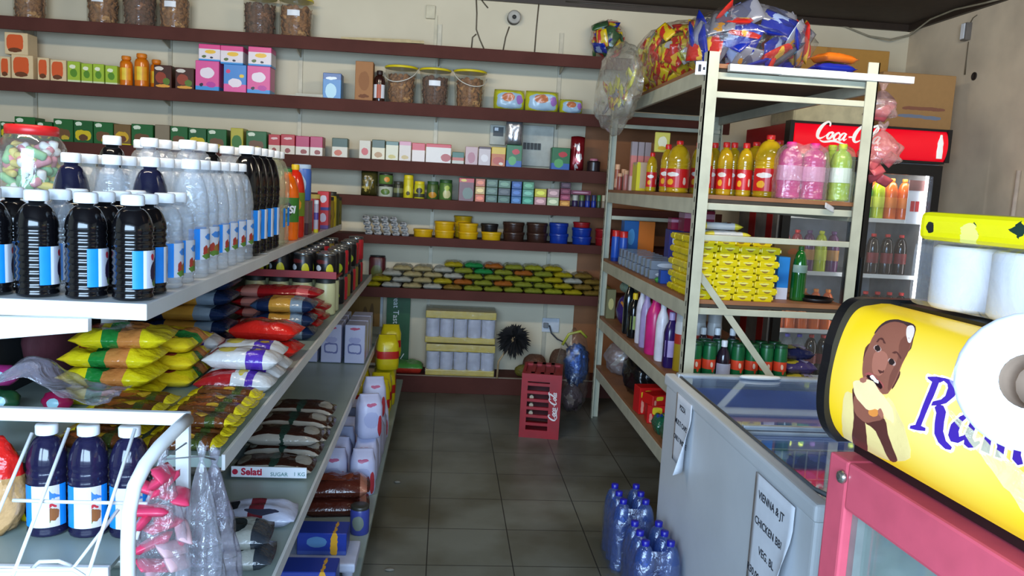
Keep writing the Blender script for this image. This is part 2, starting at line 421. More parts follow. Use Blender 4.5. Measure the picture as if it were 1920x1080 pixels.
for i, z in enumerate(RZ):
    for x in (RX0 + .008, RX1 - .03):
        MB().bb(x, x + .022, RY0 + .04, RY1 - .04, z - .082, z - .012).obj('beam', M_rack, rk, bevel=.004)
    for y in (RY0 + .01, RY1 - .03):
        MB().bb(RX0 + .04, RX1 - .04, y + (.02 if y < 4 else 0), y + .03, z - .06, z - .03).obj('end_beam', M_rack, rk, bevel=.003)
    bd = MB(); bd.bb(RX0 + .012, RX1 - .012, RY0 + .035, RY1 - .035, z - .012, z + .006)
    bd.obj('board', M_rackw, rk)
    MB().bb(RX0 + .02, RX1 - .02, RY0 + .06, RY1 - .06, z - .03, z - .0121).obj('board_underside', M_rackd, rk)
MB().bb(RX0 + .1, RX1 - .15, RY0 - .004, RY0 + .03, 2.138, 2.168).obj('edge_channel', M_white, rk, bevel=.002)
MB().bb(RX1 - .44, RX1 + .16, RY0 - .006, RY0 + .028, 2.136, 2.166).obj('edge_channel', M_white, rk, bevel=.002)
for z in (2.037, 1.417):
    for y in (RY0 + .012, RY1 - .03): MB().bb(RX0 + .05, RX1 - .01, y - .006, y + .012, z - .013, z + .013).obj('cross_rail', M_rack, rk, bevel=.003)
MB().bar((1.11, 3.535, 1.29), (1.66, 3.535, .62), .03, .006).obj('brace', M_rack, rk)
MB().bar((1.14, 5.53, .30), (1.55, 5.53, .70), .03, .006).obj('brace', M_rack, rk)

# ------------------------------------------------------------------ chest freezer with glass lids
M_fz = pm('freezer_enamel', S(205, 208, 212), rough=.4, scale=3, var=.03)
M_fzin = pm('freezer_liner', S(120, 150, 235), rough=.4, scale=3)
M_lid = pm('freezer_frame', S(188, 194, 202), rough=.3, metal=.25)
M_seal = pm('freezer_gasket', S(84, 88, 92), rough=.5)
M_glass = film('lid_glass', tint=(.9, .95, 1), haze=.10, hazec=(.35, .5, .9), rough=.03, bump=0, gloss=.5)
FX0, FX1, FY0, FY1, FZ = .955, 1.70, 1.87, 3.27, .85
fz = thing('chest_freezer', 'white chest freezer with sliding glass lids and taped paper notices', 'freezer')
cab = MB(); tw = .055
cab.bb(FX0, FX0 + tw, FY0, FY1, .06, FZ - .035); cab.bb(FX1 - tw, FX1, FY0, FY1, .06, FZ - .035)
cab.bb(FX0 + tw, FX1 - tw, FY0, FY0 + tw, .06, FZ - .035); cab.bb(FX0 + tw, FX1 - tw, FY1 - tw, FY1, .06, FZ - .035)
cab.bb(FX0 + tw, FX1 - tw, FY0 + tw, FY1 - tw, .06, .14)
cab.obj('cabinet', M_fz, fz, bevel=.014, seg=3)
ln = MB(); i_ = .0005
ln.bb(FX0 + tw + i_, FX0 + tw + .006, FY0 + tw, FY1 - tw, .145, FZ - .04); ln.bb(FX1 - tw - .006, FX1 - tw - i_, FY0 + tw, FY1 - tw, .145, FZ - .04)
ln.bb(FX0 + tw + .006, FX1 - tw - .006, FY0 + tw + i_, FY0 + tw + .006, .145, FZ - .04); ln.bb(FX0 + tw + .006, FX1 - tw - .006, FY1 - tw - .006, FY1 - tw - i_, .145, FZ - .04)
ln.bb(FX0 + tw + .006, FX1 - tw - .006, FY0 + tw + .006, FY1 - tw - .006, .14, .147)
ln.obj('liner', M_fzin, fz)
rim = MB(); rw = .058
rim.bb(FX0 - .008, FX0 + rw - .018, FY0 - .008, FY1 + .008, FZ - .045, FZ + .004); rim.bb(FX1 - rw + .018, FX1 + .008, FY0 - .008, FY1 + .008, FZ - .045, FZ + .004)
rim.bb(FX0 + rw - .018, FX1 - rw + .018, FY0 - .008, FY0 + rw - .018, FZ - .045, FZ + .004); rim.bb(FX0 + rw - .018, FX1 - rw + .018, FY1 - rw + .018, FY1 + .008, FZ - .045, FZ + .004)
rim.obj('top_rim', M_fz, fz, bevel=.012, seg=3)
gk = MB(); e = .04
pts = [(FX0 + e, FY0 + .11, 0), (FX0 + e + .02, FY0 + e + .02, 0), (FX0 + .11, FY0 + e, 0), (FX1 - .11, FY0 + e, 0), (FX1 - e, FY0 + .11, 0), (FX1 - e, FY1 - e, 0), (FX0 + e, FY1 - e, 0)]
gk.tube([(x, y, FZ + .002) for x, y, _ in pts], .007, 6, closed=True); gk.obj('gasket', M_seal, fz)
YM = 2.52
for y0, y1, z, nm_ in ((FY0 + .045, YM, FZ - .012, 'glass_lid'), (YM - .02, FY1 - .05, FZ + .006, 'glass_lid')):
    gl = MB().bb(FX0 + .045, FX1 - .045, y0, y1, z - .002, z + .002).obj(nm_, M_glass, fz)
    fr = MB(); fr.bb(FX0 + .045, FX1 - .045, y1 - .022, y1, z - .006, z + .008)
    if z > FZ: MB().bb(FX0 + .045, FX1 - .045, y0, y0 + .02, z - .006, z + .008).obj('lid_frame', M_lid, gl, bevel=.002)
    fr.obj('lid_frame', M_lid, gl, bevel=.002)
MB().bb(FX0 + .03, FX1 - .03, FY1 - .062, FY1 - .03, FZ - .005, FZ + .016).obj('rear_rail', M_lid, fz, bevel=.004)
hd = MB(); xm = (FX0 + FX1) / 2
hd.lathe([(.001, .0), (.085, .0), (.09, .006), (.08, .012), (.001, .014)], 28); hm = hd.mesh('handle', M_white)
h_ = mk('handle', hm, fz, (xm + .0, FY1 - .075, FZ + .012)); h_.scale = (1, .28, 1)
ft = MB()
for x in (FX0 + .06, FX1 - .06):
    for y in (FY0 + .08, FY1 - .08): MB().lathe([(.03, 0), (.03, .06)], 12, (x, y, 0)).obj('foot', M_dark, fz)
# baskets of wire across the near half
M_wire = pm('white_wire', S(215, 222, 232), rough=.35)
bk = MB(); bx0, bx1, by0, by1, bz0, bz1 = FX0 + .08, FX1 - .08, FY0 + .09, YM - .06, .46, .80
for k in range(15):
    x = bx0 + (bx1 - bx0) * k / 14
    bk.tube([(x, by0, bz1), (x, by0, bz0), (x, by1, bz0), (x, by1, bz1)], .003, 5)
for k in range(10):
    y = by0 + (by1 - by0) * k / 9
    bk.tube([(bx0, y, bz1), (bx0, y, bz0), (bx1, y, bz0), (bx1, y, bz1)], .003, 5)
for z in (bz0 + .12, bz0 + .24, bz1):
    bk.tube([(bx0, by0, z), (bx1, by0, z), (bx1, by1, z), (bx0, by1, z)], .004, 5, closed=True)
o = thing('wire_basket', 'white wire basket hanging inside the near end of the freezer', 'basket'); bk.obj('wire_grille', M_wire, o)
# ---- taped notices on the freezer's side
M_paper = pm('paper', S(226, 228, 236), rough=.7, var=.02); M_ink = pm('ink', S(50, 50, 58), rough=.8)
def notice(yc, zc, w_, h_, lines, tilt, label, size, curl):
    o = thing('paper_notice', label, 'notice', (FX0 - .0095, yc, zc), -PI / 2)
    o.rotation_euler = (0, tilt, -PI / 2)
    def fn(u, v):
        c = curl * max(0, u - .72) ** 2 * max(0, .75 - v) * 6
        return ((u - .5) * w_, -.002 - c, (v - .5) * h_)
    sh = MB().grid(fn, 10, 10).obj('sheet', M_paper, o)
    so = sh.modifiers.new('thickness', 'SOLIDIFY'); so.thickness = .0006
    for i, t in enumerate(lines):
        me = text_mesh(t, size, M_ink, extrude=.0002, bold=.0005)
        mk('lettering', me, o, (-.01, -.0036, h_ / 2 - h_ * (.17 + i * .235)), (PI / 2, 0, 0))
notice(2.97, .69, .20, .27, ['PIZZA', 'MULTI CAPES', 'ONLY INSIDE'], 0, 'white paper notice taped near the far end of the freezer side', .028, .15)
notice(2.10, .64, .27, .33, ['VIENNA & JT', 'CHICKEN BBL', 'VEG. BL', 'R30.00(1 DOZEN)'], 0, 'white paper notice taped near the close end of the freezer side', .032, .2)
# ================================================================== script lettering made of brush strokes
def brush(s, strokes, ori, ux, uy, nz_, size, mi=0, thick=.0012):
    """strokes: lists of (x, y, half-width) laid on a surface by a map of (x, y) -> point"""
    for st in strokes:
        # smooth the stroke
        P = [Vector(p) for p in st]; Q = []
        for i in range(len(P) - 1):
            p0 = P[max(i - 1, 0)]; p1 = P[i]; p2 = P[i + 1]; p3 = P[min(i + 2, len(P) - 1)]
            for k in range(6):
                t = k / 6
                Q.append(.5 * ((2 * p1) + (-p0 + p2) * t + (2 * p0 - 5 * p1 + 4 * p2 - p3) * t * t + (-p0 + 3 * p1 - 3 * p2 + p3) * t ** 3))
        Q.append(P[-1]); top = []; bot = []
        for i, q in enumerate(Q):
            a = Q[max(i - 1, 0)]; b = Q[min(i + 1, len(Q) - 1)]
            d = Vector((b.x - a.x, b.y - a.y)); d = d.normalized() if d.length > 1e-6 else Vector((1, 0)); n_ = Vector((-d.y, d.x))
            for sg in (1, -1):
                x = q.x + n_.x * q.z * sg; y = q.y + n_.y * q.z * sg
                pt = ori(x, y) if callable(ori) else Vector(ori) + Vector(ux) * (x * size) + Vector(uy) * (y * size)
                nn = nz_(x, y) if callable(nz_) else Vector(nz_)
                top.append(pt + nn * thick); bot.append(pt)
        k = len(Q); n = len(top); fs = []
        for i in range(k - 1):
            a = 2 * i
            fs.append((a, a + 1, a + 3, a + 2)); fs.append((a, a + 2, n + a + 2, n + a)); fs.append((a + 1, n + a + 1, n + a + 3, a + 3))
        s.add(top + bot, fs, mi)
    return s
# flowing soft-drink script, baseline y = 0, x-height about 1
def _sh(st, dx=0, sh=.32, sc=1): return [[((x * sc + dx) + y * sc * sh, y * sc, w_ * sc) for x, y, w_ in q] for q in st]
_C = [[(1.35, 1.75, .10), (1.25, 2.15, .12), (.85, 2.3, .13), (.35, 1.8, .2), (.1, 1.0, .26), (.2, .3, .22), (.6, .0, .14), (1.1, .25, .07), (1.5, .7, .04)]]
_Csw = [[(.45, -.1, .05), (1.0, -.42, .09), (2.0, -.30, .16), (3.0, -.42, .13), (3.8, -.3, .05)]]
_o = [[(.55, 1.0, .1), (.2, .8, .15), (.1, .4, .17), (.3, .05, .12), (.6, .2, .15), (.75, .65, .15), (.55, 1.0, .1), (.9, .85, .05)]]
_c = [[(.75, .75, .09), (.55, 1.0, .1), (.2, .75, .15), (.1, .35, .17), (.35, .03, .12), (.8, .3, .05)]]
_a = [[(.75, .9, .09), (.45, 1.0, .1), (.12, .6, .16), (.15, .12, .14), (.45, .1, .1), (.75, .7, .08)], [(.82, 1.0, .12), (.72, .4, .15), (.85, .04, .1), (1.15, .3, .04)]]
_l = [[(.2, .5, .05), (.65, 1.6, .1), (.7, 2.2, .11), (.45, 2.1, .11), (.25, 1.2, .15), (.2, .4, .15), (.4, .03, .1), (.75, .3, .05)]]
_hy = [[(.0, .55, .1), (.5, .62, .1)]]
COLA = []
for st, dx in ((_C, 0), (_o, 1.45), (_c, 2.4), (_a, 3.2), (_hy, 4.5), (_C, 5.15), (_o, 6.55), (_l, 7.45), (_a, 8.05)):
    COLA += _sh(st, dx)
COLA += _sh([[(.9, -.2, .06), (1.6, -.4, .12), (3.0, -.15, .16), (4.4, -.45, .1), (4.9, -.4, .04)]], -.2)
COLA += _sh([[(6.4, 2.5, .05), (7.3, 2.15, .13), (8.4, 2.55, .14), (9.0, 2.3, .05)]], -.3)
COLA_W = 9.9
M_logo = pm('logo_white', S(245, 243, 240), rough=.4, var=.01, emit=S(255, 255, 255), es=.35)
M_logo2 = pm('logo_white_matt', S(225, 222, 222), rough=.5, var=.03)

# ------------------------------------------------------------------ red drinks cooler in the corner
M_red = pm('cooler_red', S(190, 30, 38), rough=.35, var=.03)
M_redlit = pm('cooler_canopy_red', S(225, 14, 36), rough=.3, var=.02, emit=S(235, 8, 34), es=.55)
M_blk = pm('cooler_black', S(22, 22, 24), rough=.35)
M_cin = pm('cooler_liner', S(170, 176, 184), rough=.5)
M_cglass = film('cooler_glass', tint=(.96, .98, 1), haze=.02, rough=.03, bump=0, gloss=.35)
CX0, CX1, CY0, CY1 = 2.20, 3.28, 5.2, 5.97
co = thing('drinks_cooler', 'tall black double-door drinks cooler with lit red canopy in the corner', 'cooler')
sh = MB(); sh.bb(CX0, CX0 + .04, CY0 + .06, CY1, .1, 1.9); sh.bb(CX1 - .04, CX1, CY0 + .06, CY1, .1, 1.9)
sh.bb(CX0 + .04, CX1 - .04, CY1 - .04, CY1, .1, 1.9); sh.bb(CX0 + .04, CX1 - .04, CY0 + .06, CY1 - .04, .1, .3); sh.bb(CX0 + .04, CX1 - .04, CY0 + .06, CY1 - .04, 1.86, 1.9)
sh.obj('cabinet', pm('cooler_side', S(150, 148, 146), rough=.5), co)
st_ = MB()
for y0, y1 in ((CY0 + .14, CY0 + .24), (CY0 + .44, CY0 + .56)): st_.bb(CX0 - .002, CX0 - .0002, y0, y1, .1, 1.9)
st_.obj('side_stripe', M_red, co)
MB().bb(CX0 + .0401, CX1 - .0401, CY1 - .06, CY1 - .041, .31, 1.855).obj('back_liner', M_cin, co)
MB().bb(CX0, CX1, CY0 + .08, CY1, .0, .0999).obj('base', M_blk, co)
cn = MB()                                                # canopy: slightly bulging front
def can(u, v): return (CX0 + .02 + u * (CX1 - CX0 - .04), CY0 - .035 * math.sin(PI * v) ** .7 - .01, 1.905 + v * .195)
cn.grid(can, 8, 10); cn.bb(CX0 + .02, CX1 - .02, CY0 - .0099, CY0 + .05, 1.905, 2.10)
cn.obj('canopy', M_redlit, co)
MB().bb(CX0 + .0, CX1, CY0 + .0501, CY1, 1.9001, 2.10).obj('canopy_box', M_red, co)
tr_ = MB(); tr_.bb(CX0 - .01, CX0 + .019, CY0 - .03, CY0 + .05, 1.9, 2.115); tr_.bb(CX1 - .019, CX1 + .01, CY0 - .03, CY0 + .05, 1.9, 2.115); tr_.bb(CX0 + .0191, CX1 - .0191, CY0 - .02, CY0 + .05, 2.1001, 2.115); tr_.bb(CX0 + .0191, CX1 - .0191, CY0 - .02, CY0 + .05, 1.89, 1.9049)
tr_.obj('canopy_trim', M_blk, co)
lg = MB(); cs = .47 / COLA_W
brush(lg, COLA, lambda x, y: Vector((2.355 + x * cs, CY0 - .0465 - .0, 2.035 + (y - .55) * cs * 1.0 - x * cs * .04)), None, None, (0, -1, 0), 1)
lg.obj('script_logo', M_logo, co)
bt = MB(); bt.lathe([(.001, -.075), (.02, -.075), (.022, -.03), (.019, .0), (.021, .02), (.010, .055), (.008, .07), (.001, .072)], 14)
bo = bt.obj('bottle_emblem', M_logo, co, (3.205, CY0 - .048, 2.002)); bo.scale = (1.0, .12, 1.05)
for x0, x1, hs in ((CX0 + .01, 2.735, 1), (2.745, CX1 - .01, -1)):
    dr = MB(); fwid = .055
    dr.bb(x0, x0 + fwid, CY0, CY0 + .05, .16, 1.88); dr.bb(x1 - fwid, x1, CY0, CY0 + .05, .16, 1.88)
    dr.bb(x0 + fwid, x1 - fwid, CY0, CY0 + .05, 1.81, 1.88); dr.bb(x0 + fwid, x1 - fwid, CY0, CY0 + .05, .16, .26)
    d_ = dr.obj('door', M_blk, co)
    MB().bb(x0 + fwid, x1 - fwid, CY0 + .02, CY0 + .026, .26, 1.81).obj('glass', M_cglass, d_)
    MB().bb((x1 - .035) if hs > 0 else x0 + .015, (x1 - .015) if hs > 0 else x0 + .035, CY0 - .03, CY0 - .0005, .85, 1.25).obj('handle', M_blk, d_, bevel=.006)
for x in (CX0 + .05, 2.735, CX1 - .065):
    MB().bb(x, x + .014, CY0 + .075, CY0 + .09, .35, 1.84).obj('light_strip', pm('led_strip', S(250, 252, 255), emit=(1, 1, 1), es=7 if x < 2.5 else 2.5), co)
CSZ = [1.50, 1.12, .72, .40]
for z in CSZ:
    s_ = MB().bb(CX0 + .045, CX1 - .045, CY0 + .12, CY1 - .07, z - .008, z)
    s_.obj('wire_shelf', pm('cooler_shelf', S(190, 195, 200), rough=.4), co)
    MB().bb(CX0 + .045, CX1 - .045, CY0 + .105, CY0 + .1195, z - .015, z + .012).obj('shelf_strip', M_white, co)
l = bpy.data.lights.new('cooler_lamp', 'AREA'); l.shape = 'RECTANGLE'; l.size = .9; l.size_y = .1; l.energy = 4.5; l.color = (.95, 1, 1)
lo = mk('cooler_lamp', l, None, (2.74, CY0 + .12, 1.845)); lo.rotation_euler = (.35, 0, 0)

# ------------------------------------------------------------------ yellow-signed glass-door cooler beside the viewer
RO = Vector((.80, 1.5, 0)); RA = math.radians(3.8)
rd = Vector((math.sin(RA), -math.cos(RA), 0)); rn = Vector((-math.cos(RA), -math.sin(RA), 0))  # along the front towards the viewer; out of the front
RL = .78
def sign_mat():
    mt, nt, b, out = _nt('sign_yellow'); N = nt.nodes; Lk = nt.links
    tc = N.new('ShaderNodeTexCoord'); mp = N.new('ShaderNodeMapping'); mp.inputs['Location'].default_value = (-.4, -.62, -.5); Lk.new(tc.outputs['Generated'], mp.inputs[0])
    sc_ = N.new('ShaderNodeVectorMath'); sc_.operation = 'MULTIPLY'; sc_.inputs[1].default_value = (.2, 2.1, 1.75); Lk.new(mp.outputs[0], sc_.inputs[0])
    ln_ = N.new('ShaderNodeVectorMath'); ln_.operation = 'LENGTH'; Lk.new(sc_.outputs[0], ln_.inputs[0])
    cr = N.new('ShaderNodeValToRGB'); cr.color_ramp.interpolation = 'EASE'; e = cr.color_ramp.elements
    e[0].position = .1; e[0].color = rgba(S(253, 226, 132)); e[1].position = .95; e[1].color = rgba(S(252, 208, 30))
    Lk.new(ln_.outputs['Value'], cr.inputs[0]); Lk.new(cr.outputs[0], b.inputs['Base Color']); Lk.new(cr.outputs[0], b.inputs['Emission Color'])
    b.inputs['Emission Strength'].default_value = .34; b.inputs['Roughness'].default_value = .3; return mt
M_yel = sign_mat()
def RP(u, q, z):                                         # u along the front, q out of it, z up
    return RO + rd * u + rn * q + Vector((0, 0, z))
PROF = [(1.407, -.035), (1.402, -.012), (1.385, .006), (1.35, .021), (1.30, .032), (1.25, .036), (1.20, .032), (1.165, .018), (1.142, -.002)]
def _dense(P_):
    Q = []
    for i in range(len(P_) - 1):
        p0, p1, p2, p3 = (Vector(P_[max(i - 1, 0)]), Vector(P_[i]), Vector(P_[i + 1]), Vector(P_[min(i + 2, len(P_) - 1)]))
        for k in range(4):
            t = k / 4; q = .5 * ((2 * p1) + (-p0 + p2) * t + (2 * p0 - 5 * p1 + 4 * p2 - p3) * t * t + (-p0 + 3 * p1 - 3 * p2 + p3) * t ** 3); Q.append((q.x, q.y))
    return Q + [P_[-1]]
PROF = _dense(PROF)
def prof(v):
    t = max(0, min(1, v)) * (len(PROF) - 1); i = min(int(t), len(PROF) - 2); f_ = t - i
    return tuple(PROF[i][k] * (1 - f_) + PROF[i + 1][k] * f_ for k in (0, 1))
def sgn(u, v, off=0):
    z, q = prof(v); z2, q2 = prof(min(1, v + .02)); z1, q1 = prof(max(0, v - .02))
    tz, tq = z2 - z1, q2 - q1; L_ = math.hypot(tz, tq) or 1
    return RP(u, q - tz / L_ * off, z + tq / L_ * off)
rc = thing('margarine_cooler', 'red-framed glass-door cooler with bright yellow lit sign at the front right', 'cooler')
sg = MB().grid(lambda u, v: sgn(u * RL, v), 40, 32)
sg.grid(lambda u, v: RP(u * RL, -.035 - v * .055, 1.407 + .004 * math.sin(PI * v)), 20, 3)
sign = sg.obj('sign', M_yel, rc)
def endcap(u0, u1):
    e_ = MB(); pts = [(q + .010, z + (.012 if z > 1.3 else -.010)) for z, q in PROF] + [(-.30, 1.142 - .01), (-.30, 1.419), (-.09, 1.419)]
    a = [RP(u0, q, z) for q, z in pts]; b = [RP(u1, q, z) for q, z in pts]; n = len(pts)
    e_.add(a + b, [tuple(range(n)), tuple(range(2 * n - 1, n - 1, -1))] + [(i, n + i, n + (i + 1) % n, (i + 1) % n) for i in range(n)])
    return e_
endcap(-.03, 0).obj('end_cap', M_blk, rc); endcap(RL, RL + .03).obj('end_cap', M_blk, rc)
def rbox(s, u0, u1, q0, q1, z0, z1, mi=0):
    vs = [RP(u, q, z) for z in (z0, z1) for (u, q) in ((u0, q0), (u1, q0), (u1, q1), (u0, q1))]
    return s.add(vs, [(0, 3, 2, 1), (4, 5, 6, 7), (0, 1, 5, 4), (1, 2, 6, 5), (2, 3, 7, 6), (3, 0, 4, 7)], mi)
rbox(MB(), 0, RL, -.45, -.0905, 1.16, 1.414).obj('canopy_top', M_blk, rc)
rbox(MB(), 0, RL, -.45, -.03, 1.112, 1.14).obj('canopy_gap', pm('gap_black', S(30, 12, 14)), rc)
cb2 = MB(); rbox(cb2, -.01, .03, -.45, -.06, .05, 1.11); rbox(cb2, RL - .03, RL + .01, -.45, -.06, .05, 1.11); rbox(cb2, .03, RL - .03, -.45, -.42, .05, 1.11); rbox(cb2, .03, RL - .03, -.4199, -.06, .05, .12)
cb2.obj('cabinet', pm('cooler_cabinet_grey', S(168, 176, 172), rough=.5), rc)
M_pink = pm('door_frame_red', S(222, 92, 110), rough=.32, var=.03, coat=.2)
fr = MB(); rbox(fr, -.015, .052, -.055, .012, .12, 1.108); rbox(fr, RL - .052, RL + .015, -.055, .012, .12, 1.108); rbox(fr, .0521, RL - .0521, -.055, .012, 1.015, 1.108); rbox(fr, .0521, RL - .0521, -.055, .012, .12, .2)
door = fr.obj('door', M_pink, rc, bevel=.006, seg=2)
for u0 in (.0525, RL - .072): rbox(MB(), u0, u0 + .0195, -.05, -.008, .2, 1.012).obj('door_liner', pm('liner_grey', S(150, 154, 150), rough=.4, metal=.3), door)
rbox(MB(), .0725, RL - .0725, -.03, -.024, .2, 1.0145).obj('glass', film('door_glass', tint=(.9, .95, .93), haze=.12, hazec=(.75, .8, .79), rough=.05, bump=0, gloss=.4), door)
lk = MB(); lk.lathe([(.012, 0), (.0135, .004), (.011, .009), (.006, .011), (.001, .011)], 20)
q_ = rn.to_track_quat('Z', 'Y')
lko = lk.obj('lock', pm('lock_chrome', S(190, 190, 180), rough=.2, metal=.9), door); lko.matrix_world = Matrix.Translation(RP(.042, .013, 1.075)) @ q_.to_matrix().to_4x4()
for z in (.45, .75):
    rbox(MB(), .04, RL - .04, -.40, -.07, z - .008, z).obj('shelf', pm('cooler_shelf_white', S(205, 212, 208), rough=.4), rc)
# lettering and the printed picture on the sign, laid on its curve
UL = RL; VH = 1.0
def on_sign(px, py):                                     # a point of the photograph -> place along and down the sign
    o = Vector((0, 0, CAM_H)); d = _r * ((px - 960) / FPX) - _u * ((py - 540) / FPX) + _f
    q0 = .026
    for _ in range(4):
        p0 = RO + rn * q0; t = (p0 - o).dot(rn) / d.dot(rn); p = o + d * t
        z = p.z; best = min(range(161), key=lambda i: abs(prof(i / 160)[0] - z)); q0 = prof(best / 160)[1]
    return ((p - RO).dot(rd), best / 160)
def sign_poly(pts, off, name, mat, parent, smooth_n=1):
    uv = [on_sign(*p) for p in pts]
    bm = bmesh.new(); vs = [bm.verts.new((u, v * .3, 0)) for u, v in uv]; f_ = bm.faces.new(vs); f_.normal_update()
    bmesh.ops.triangulate(bm, faces=[f_], ngon_method='EAR_CLIP')
    for _ in range(5):
        es = [e for e in bm.edges if e.calc_length() > .012]
        if not es: break
        bmesh.ops.subdivide_edges(bm, edges=es, cuts=1); bmesh.ops.triangulate(bm, faces=[f for f in bm.faces if len(f.verts) > 3])
    for v in bm.verts: v.co = sgn(v.co.x, v.co.y / .3, off)
    me = bpy.data.meshes.new(name); bm.to_mesh(me); bm.free(); me.materials.append(mat); return mk(name, me, parent)
def smooth(pts, n=4):
    P = [Vector(p) for p in pts]; k = len(P); Q = []
    for i in range(k):
        p0, p1, p2, p3 = P[i - 1], P[i], P[(i + 1) % k], P[(i + 2) % k]
        for j in range(n):
            t = j / n; q = .5 * ((2 * p1) + (-p0 + p2) * t + (2 * p0 - 5 * p1 + 4 * p2 - p3) * t * t + (-p0 + 3 * p1 - 3 * p2 + p3) * t ** 3); Q.append((q.x, q.y))
    return Q
Z5 = lambda L_: [(1500 + x / 3.376, 540 + y / 3.376) for x, y in L_]
prt = lambda n_, c, e_=.3: pm('print_' + n_, c, rough=.3, var=.03, emit=c, es=e_)
SK = prt('skin', S(150, 92, 74)); SKd = prt('skin_dark', S(92, 50, 44)); SKl = prt('skin_light', S(178, 112, 92))
pic = [  # printed picture of a person biting a slice of bread
    ('printed_shirt', prt('shirt', S(246, 222, 150)), [(275, 700), (320, 660), (380, 720), (470, 800), (560, 690), (640, 830), (670, 900), (700, 1075), (560, 1090), (440, 1040), (340, 985), (275, 950)], .0004),
    ('printed_ear', SKd, [(400, 460), (415, 380), (448, 345), (440, 400), (410, 470)], .0004),
    ('printed_ear', SKd, [(590, 600), (620, 540), (636, 530), (628, 570), (585, 640)], .0004),
    ('printed_hair', prt('hair', S(74, 52, 52)), [(470, 290), (520, 225), (600, 200), (690, 215), (735, 245), (720, 320), (690, 400), (600, 300), (520, 270)], .0006),
    ('printed_head', SK, [(470, 300), (520, 245), (600, 215), (680, 240), (715, 290), (700, 380), (650, 480), (620, 560), (580, 640), (545, 675), (480, 640), (420, 600), (398, 540), (405, 450), (440, 360)], .0008),
    ('printed_cheek', SKl, [(470, 420), (520, 400), (560, 440), (540, 520), (500, 560), (460, 520)], .001),
    ('printed_forehead', prt('shine', S(232, 214, 206), .4), [(680, 250), (712, 240), (728, 270), (712, 330), (690, 350), (676, 300)], .001),
    ('printed_eye_white', prt('eye_white', S(196, 160, 148)), [(468, 380), (490, 358), (520, 388), (500, 408)], .0012),
    ('printed_eye_white', prt('eye_white', S(196, 160, 148)), [(558, 462), (584, 444), (612, 476), (590, 494)], .0012),
    ('printed_eye', prt('eye', S(40, 26, 26)), [(478, 376), (495, 363), (514, 384), (499, 402), (482, 394)], .0014),
    ('printed_eye', prt('eye', S(40, 26, 26)), [(566, 464), (586, 449), (606, 473), (589, 490), (570, 480)], .0014),
    ('printed_shade', prt('skin_mid', S(126, 74, 60)), [(640, 330), (700, 300), (690, 400), (640, 490), (600, 590), (560, 650), (570, 560), (620, 450)], .0009),
    ('printed_lip', prt('lip', S(176, 88, 84)), [(412, 552), (440, 530), (480, 555), (530, 610), (532, 640), (515, 600), (470, 565), (440, 550)], .0013),
    ('printed_brow', SKd, [(490, 335), (520, 312), (545, 345), (540, 356), (518, 326), (494, 344)], .0012),
    ('printed_brow', SKd, [(585, 408), (620, 405), (645, 440), (638, 444), (614, 416), (588, 416)], .0012),
    ('printed_nose', SKd, [(498, 520), (520, 528), (536, 522), (530, 540), (506, 538)], .0012),
    ('printed_mouth', prt('mouth', S(44, 18, 22)), [(424, 560), (450, 545), (500, 585), (525, 625), (505, 635), (450, 590)], .0012),
    ('printed_teeth', prt('teeth', S(250, 246, 240), .4), [(446, 560), (470, 556), (500, 590), (496, 606), (466, 584)], .0014),
    ('printed_arm', SKd, [(335, 640), (360, 660), (350, 740), (400, 800), (420, 880), (425, 1040), (335, 985), (345, 820)], .0012),
    ('printed_arm', SKd, [(415, 850), (470, 810), (540, 830), (560, 920), (590, 1010), (620, 1090), (570, 1090), (510, 960), (470, 890)], .0012),
    ('printed_hand', SK, [(345, 690), (380, 670), (400, 730), (450, 780), (520, 800), (530, 830), (460, 850), (400, 840), (350, 780)], .0014),
    ('printed_bread', prt('bread', S(248, 226, 170), .35), [(340, 600), (365, 585), (440, 580), (480, 610), (530, 680), (590, 760), (600, 850), (560, 830), (500, 770), (440, 770), (395, 735), (355, 680)], .0016),
    ('printed_crust', prt('crust', S(238, 150, 70), .3), [(440, 775), (500, 770), (495, 805), (455, 812)], .0018),
    ('printed_finger', SKl, [(500, 775), (520, 765), (535, 800), (525, 820), (505, 805)], .002),
    ('printed_finger', SKl, [(385, 575), (420, 562), (425, 590), (395, 600)], .002),
]
for n_, mt_, pts, off in pic: sign_poly(smooth(Z5(pts), 3), off, n_, mt_, sign)
M_pur = prt('purple', S(72, 44, 170), .3); M_wht = prt('white', S(255, 252, 240), .6)
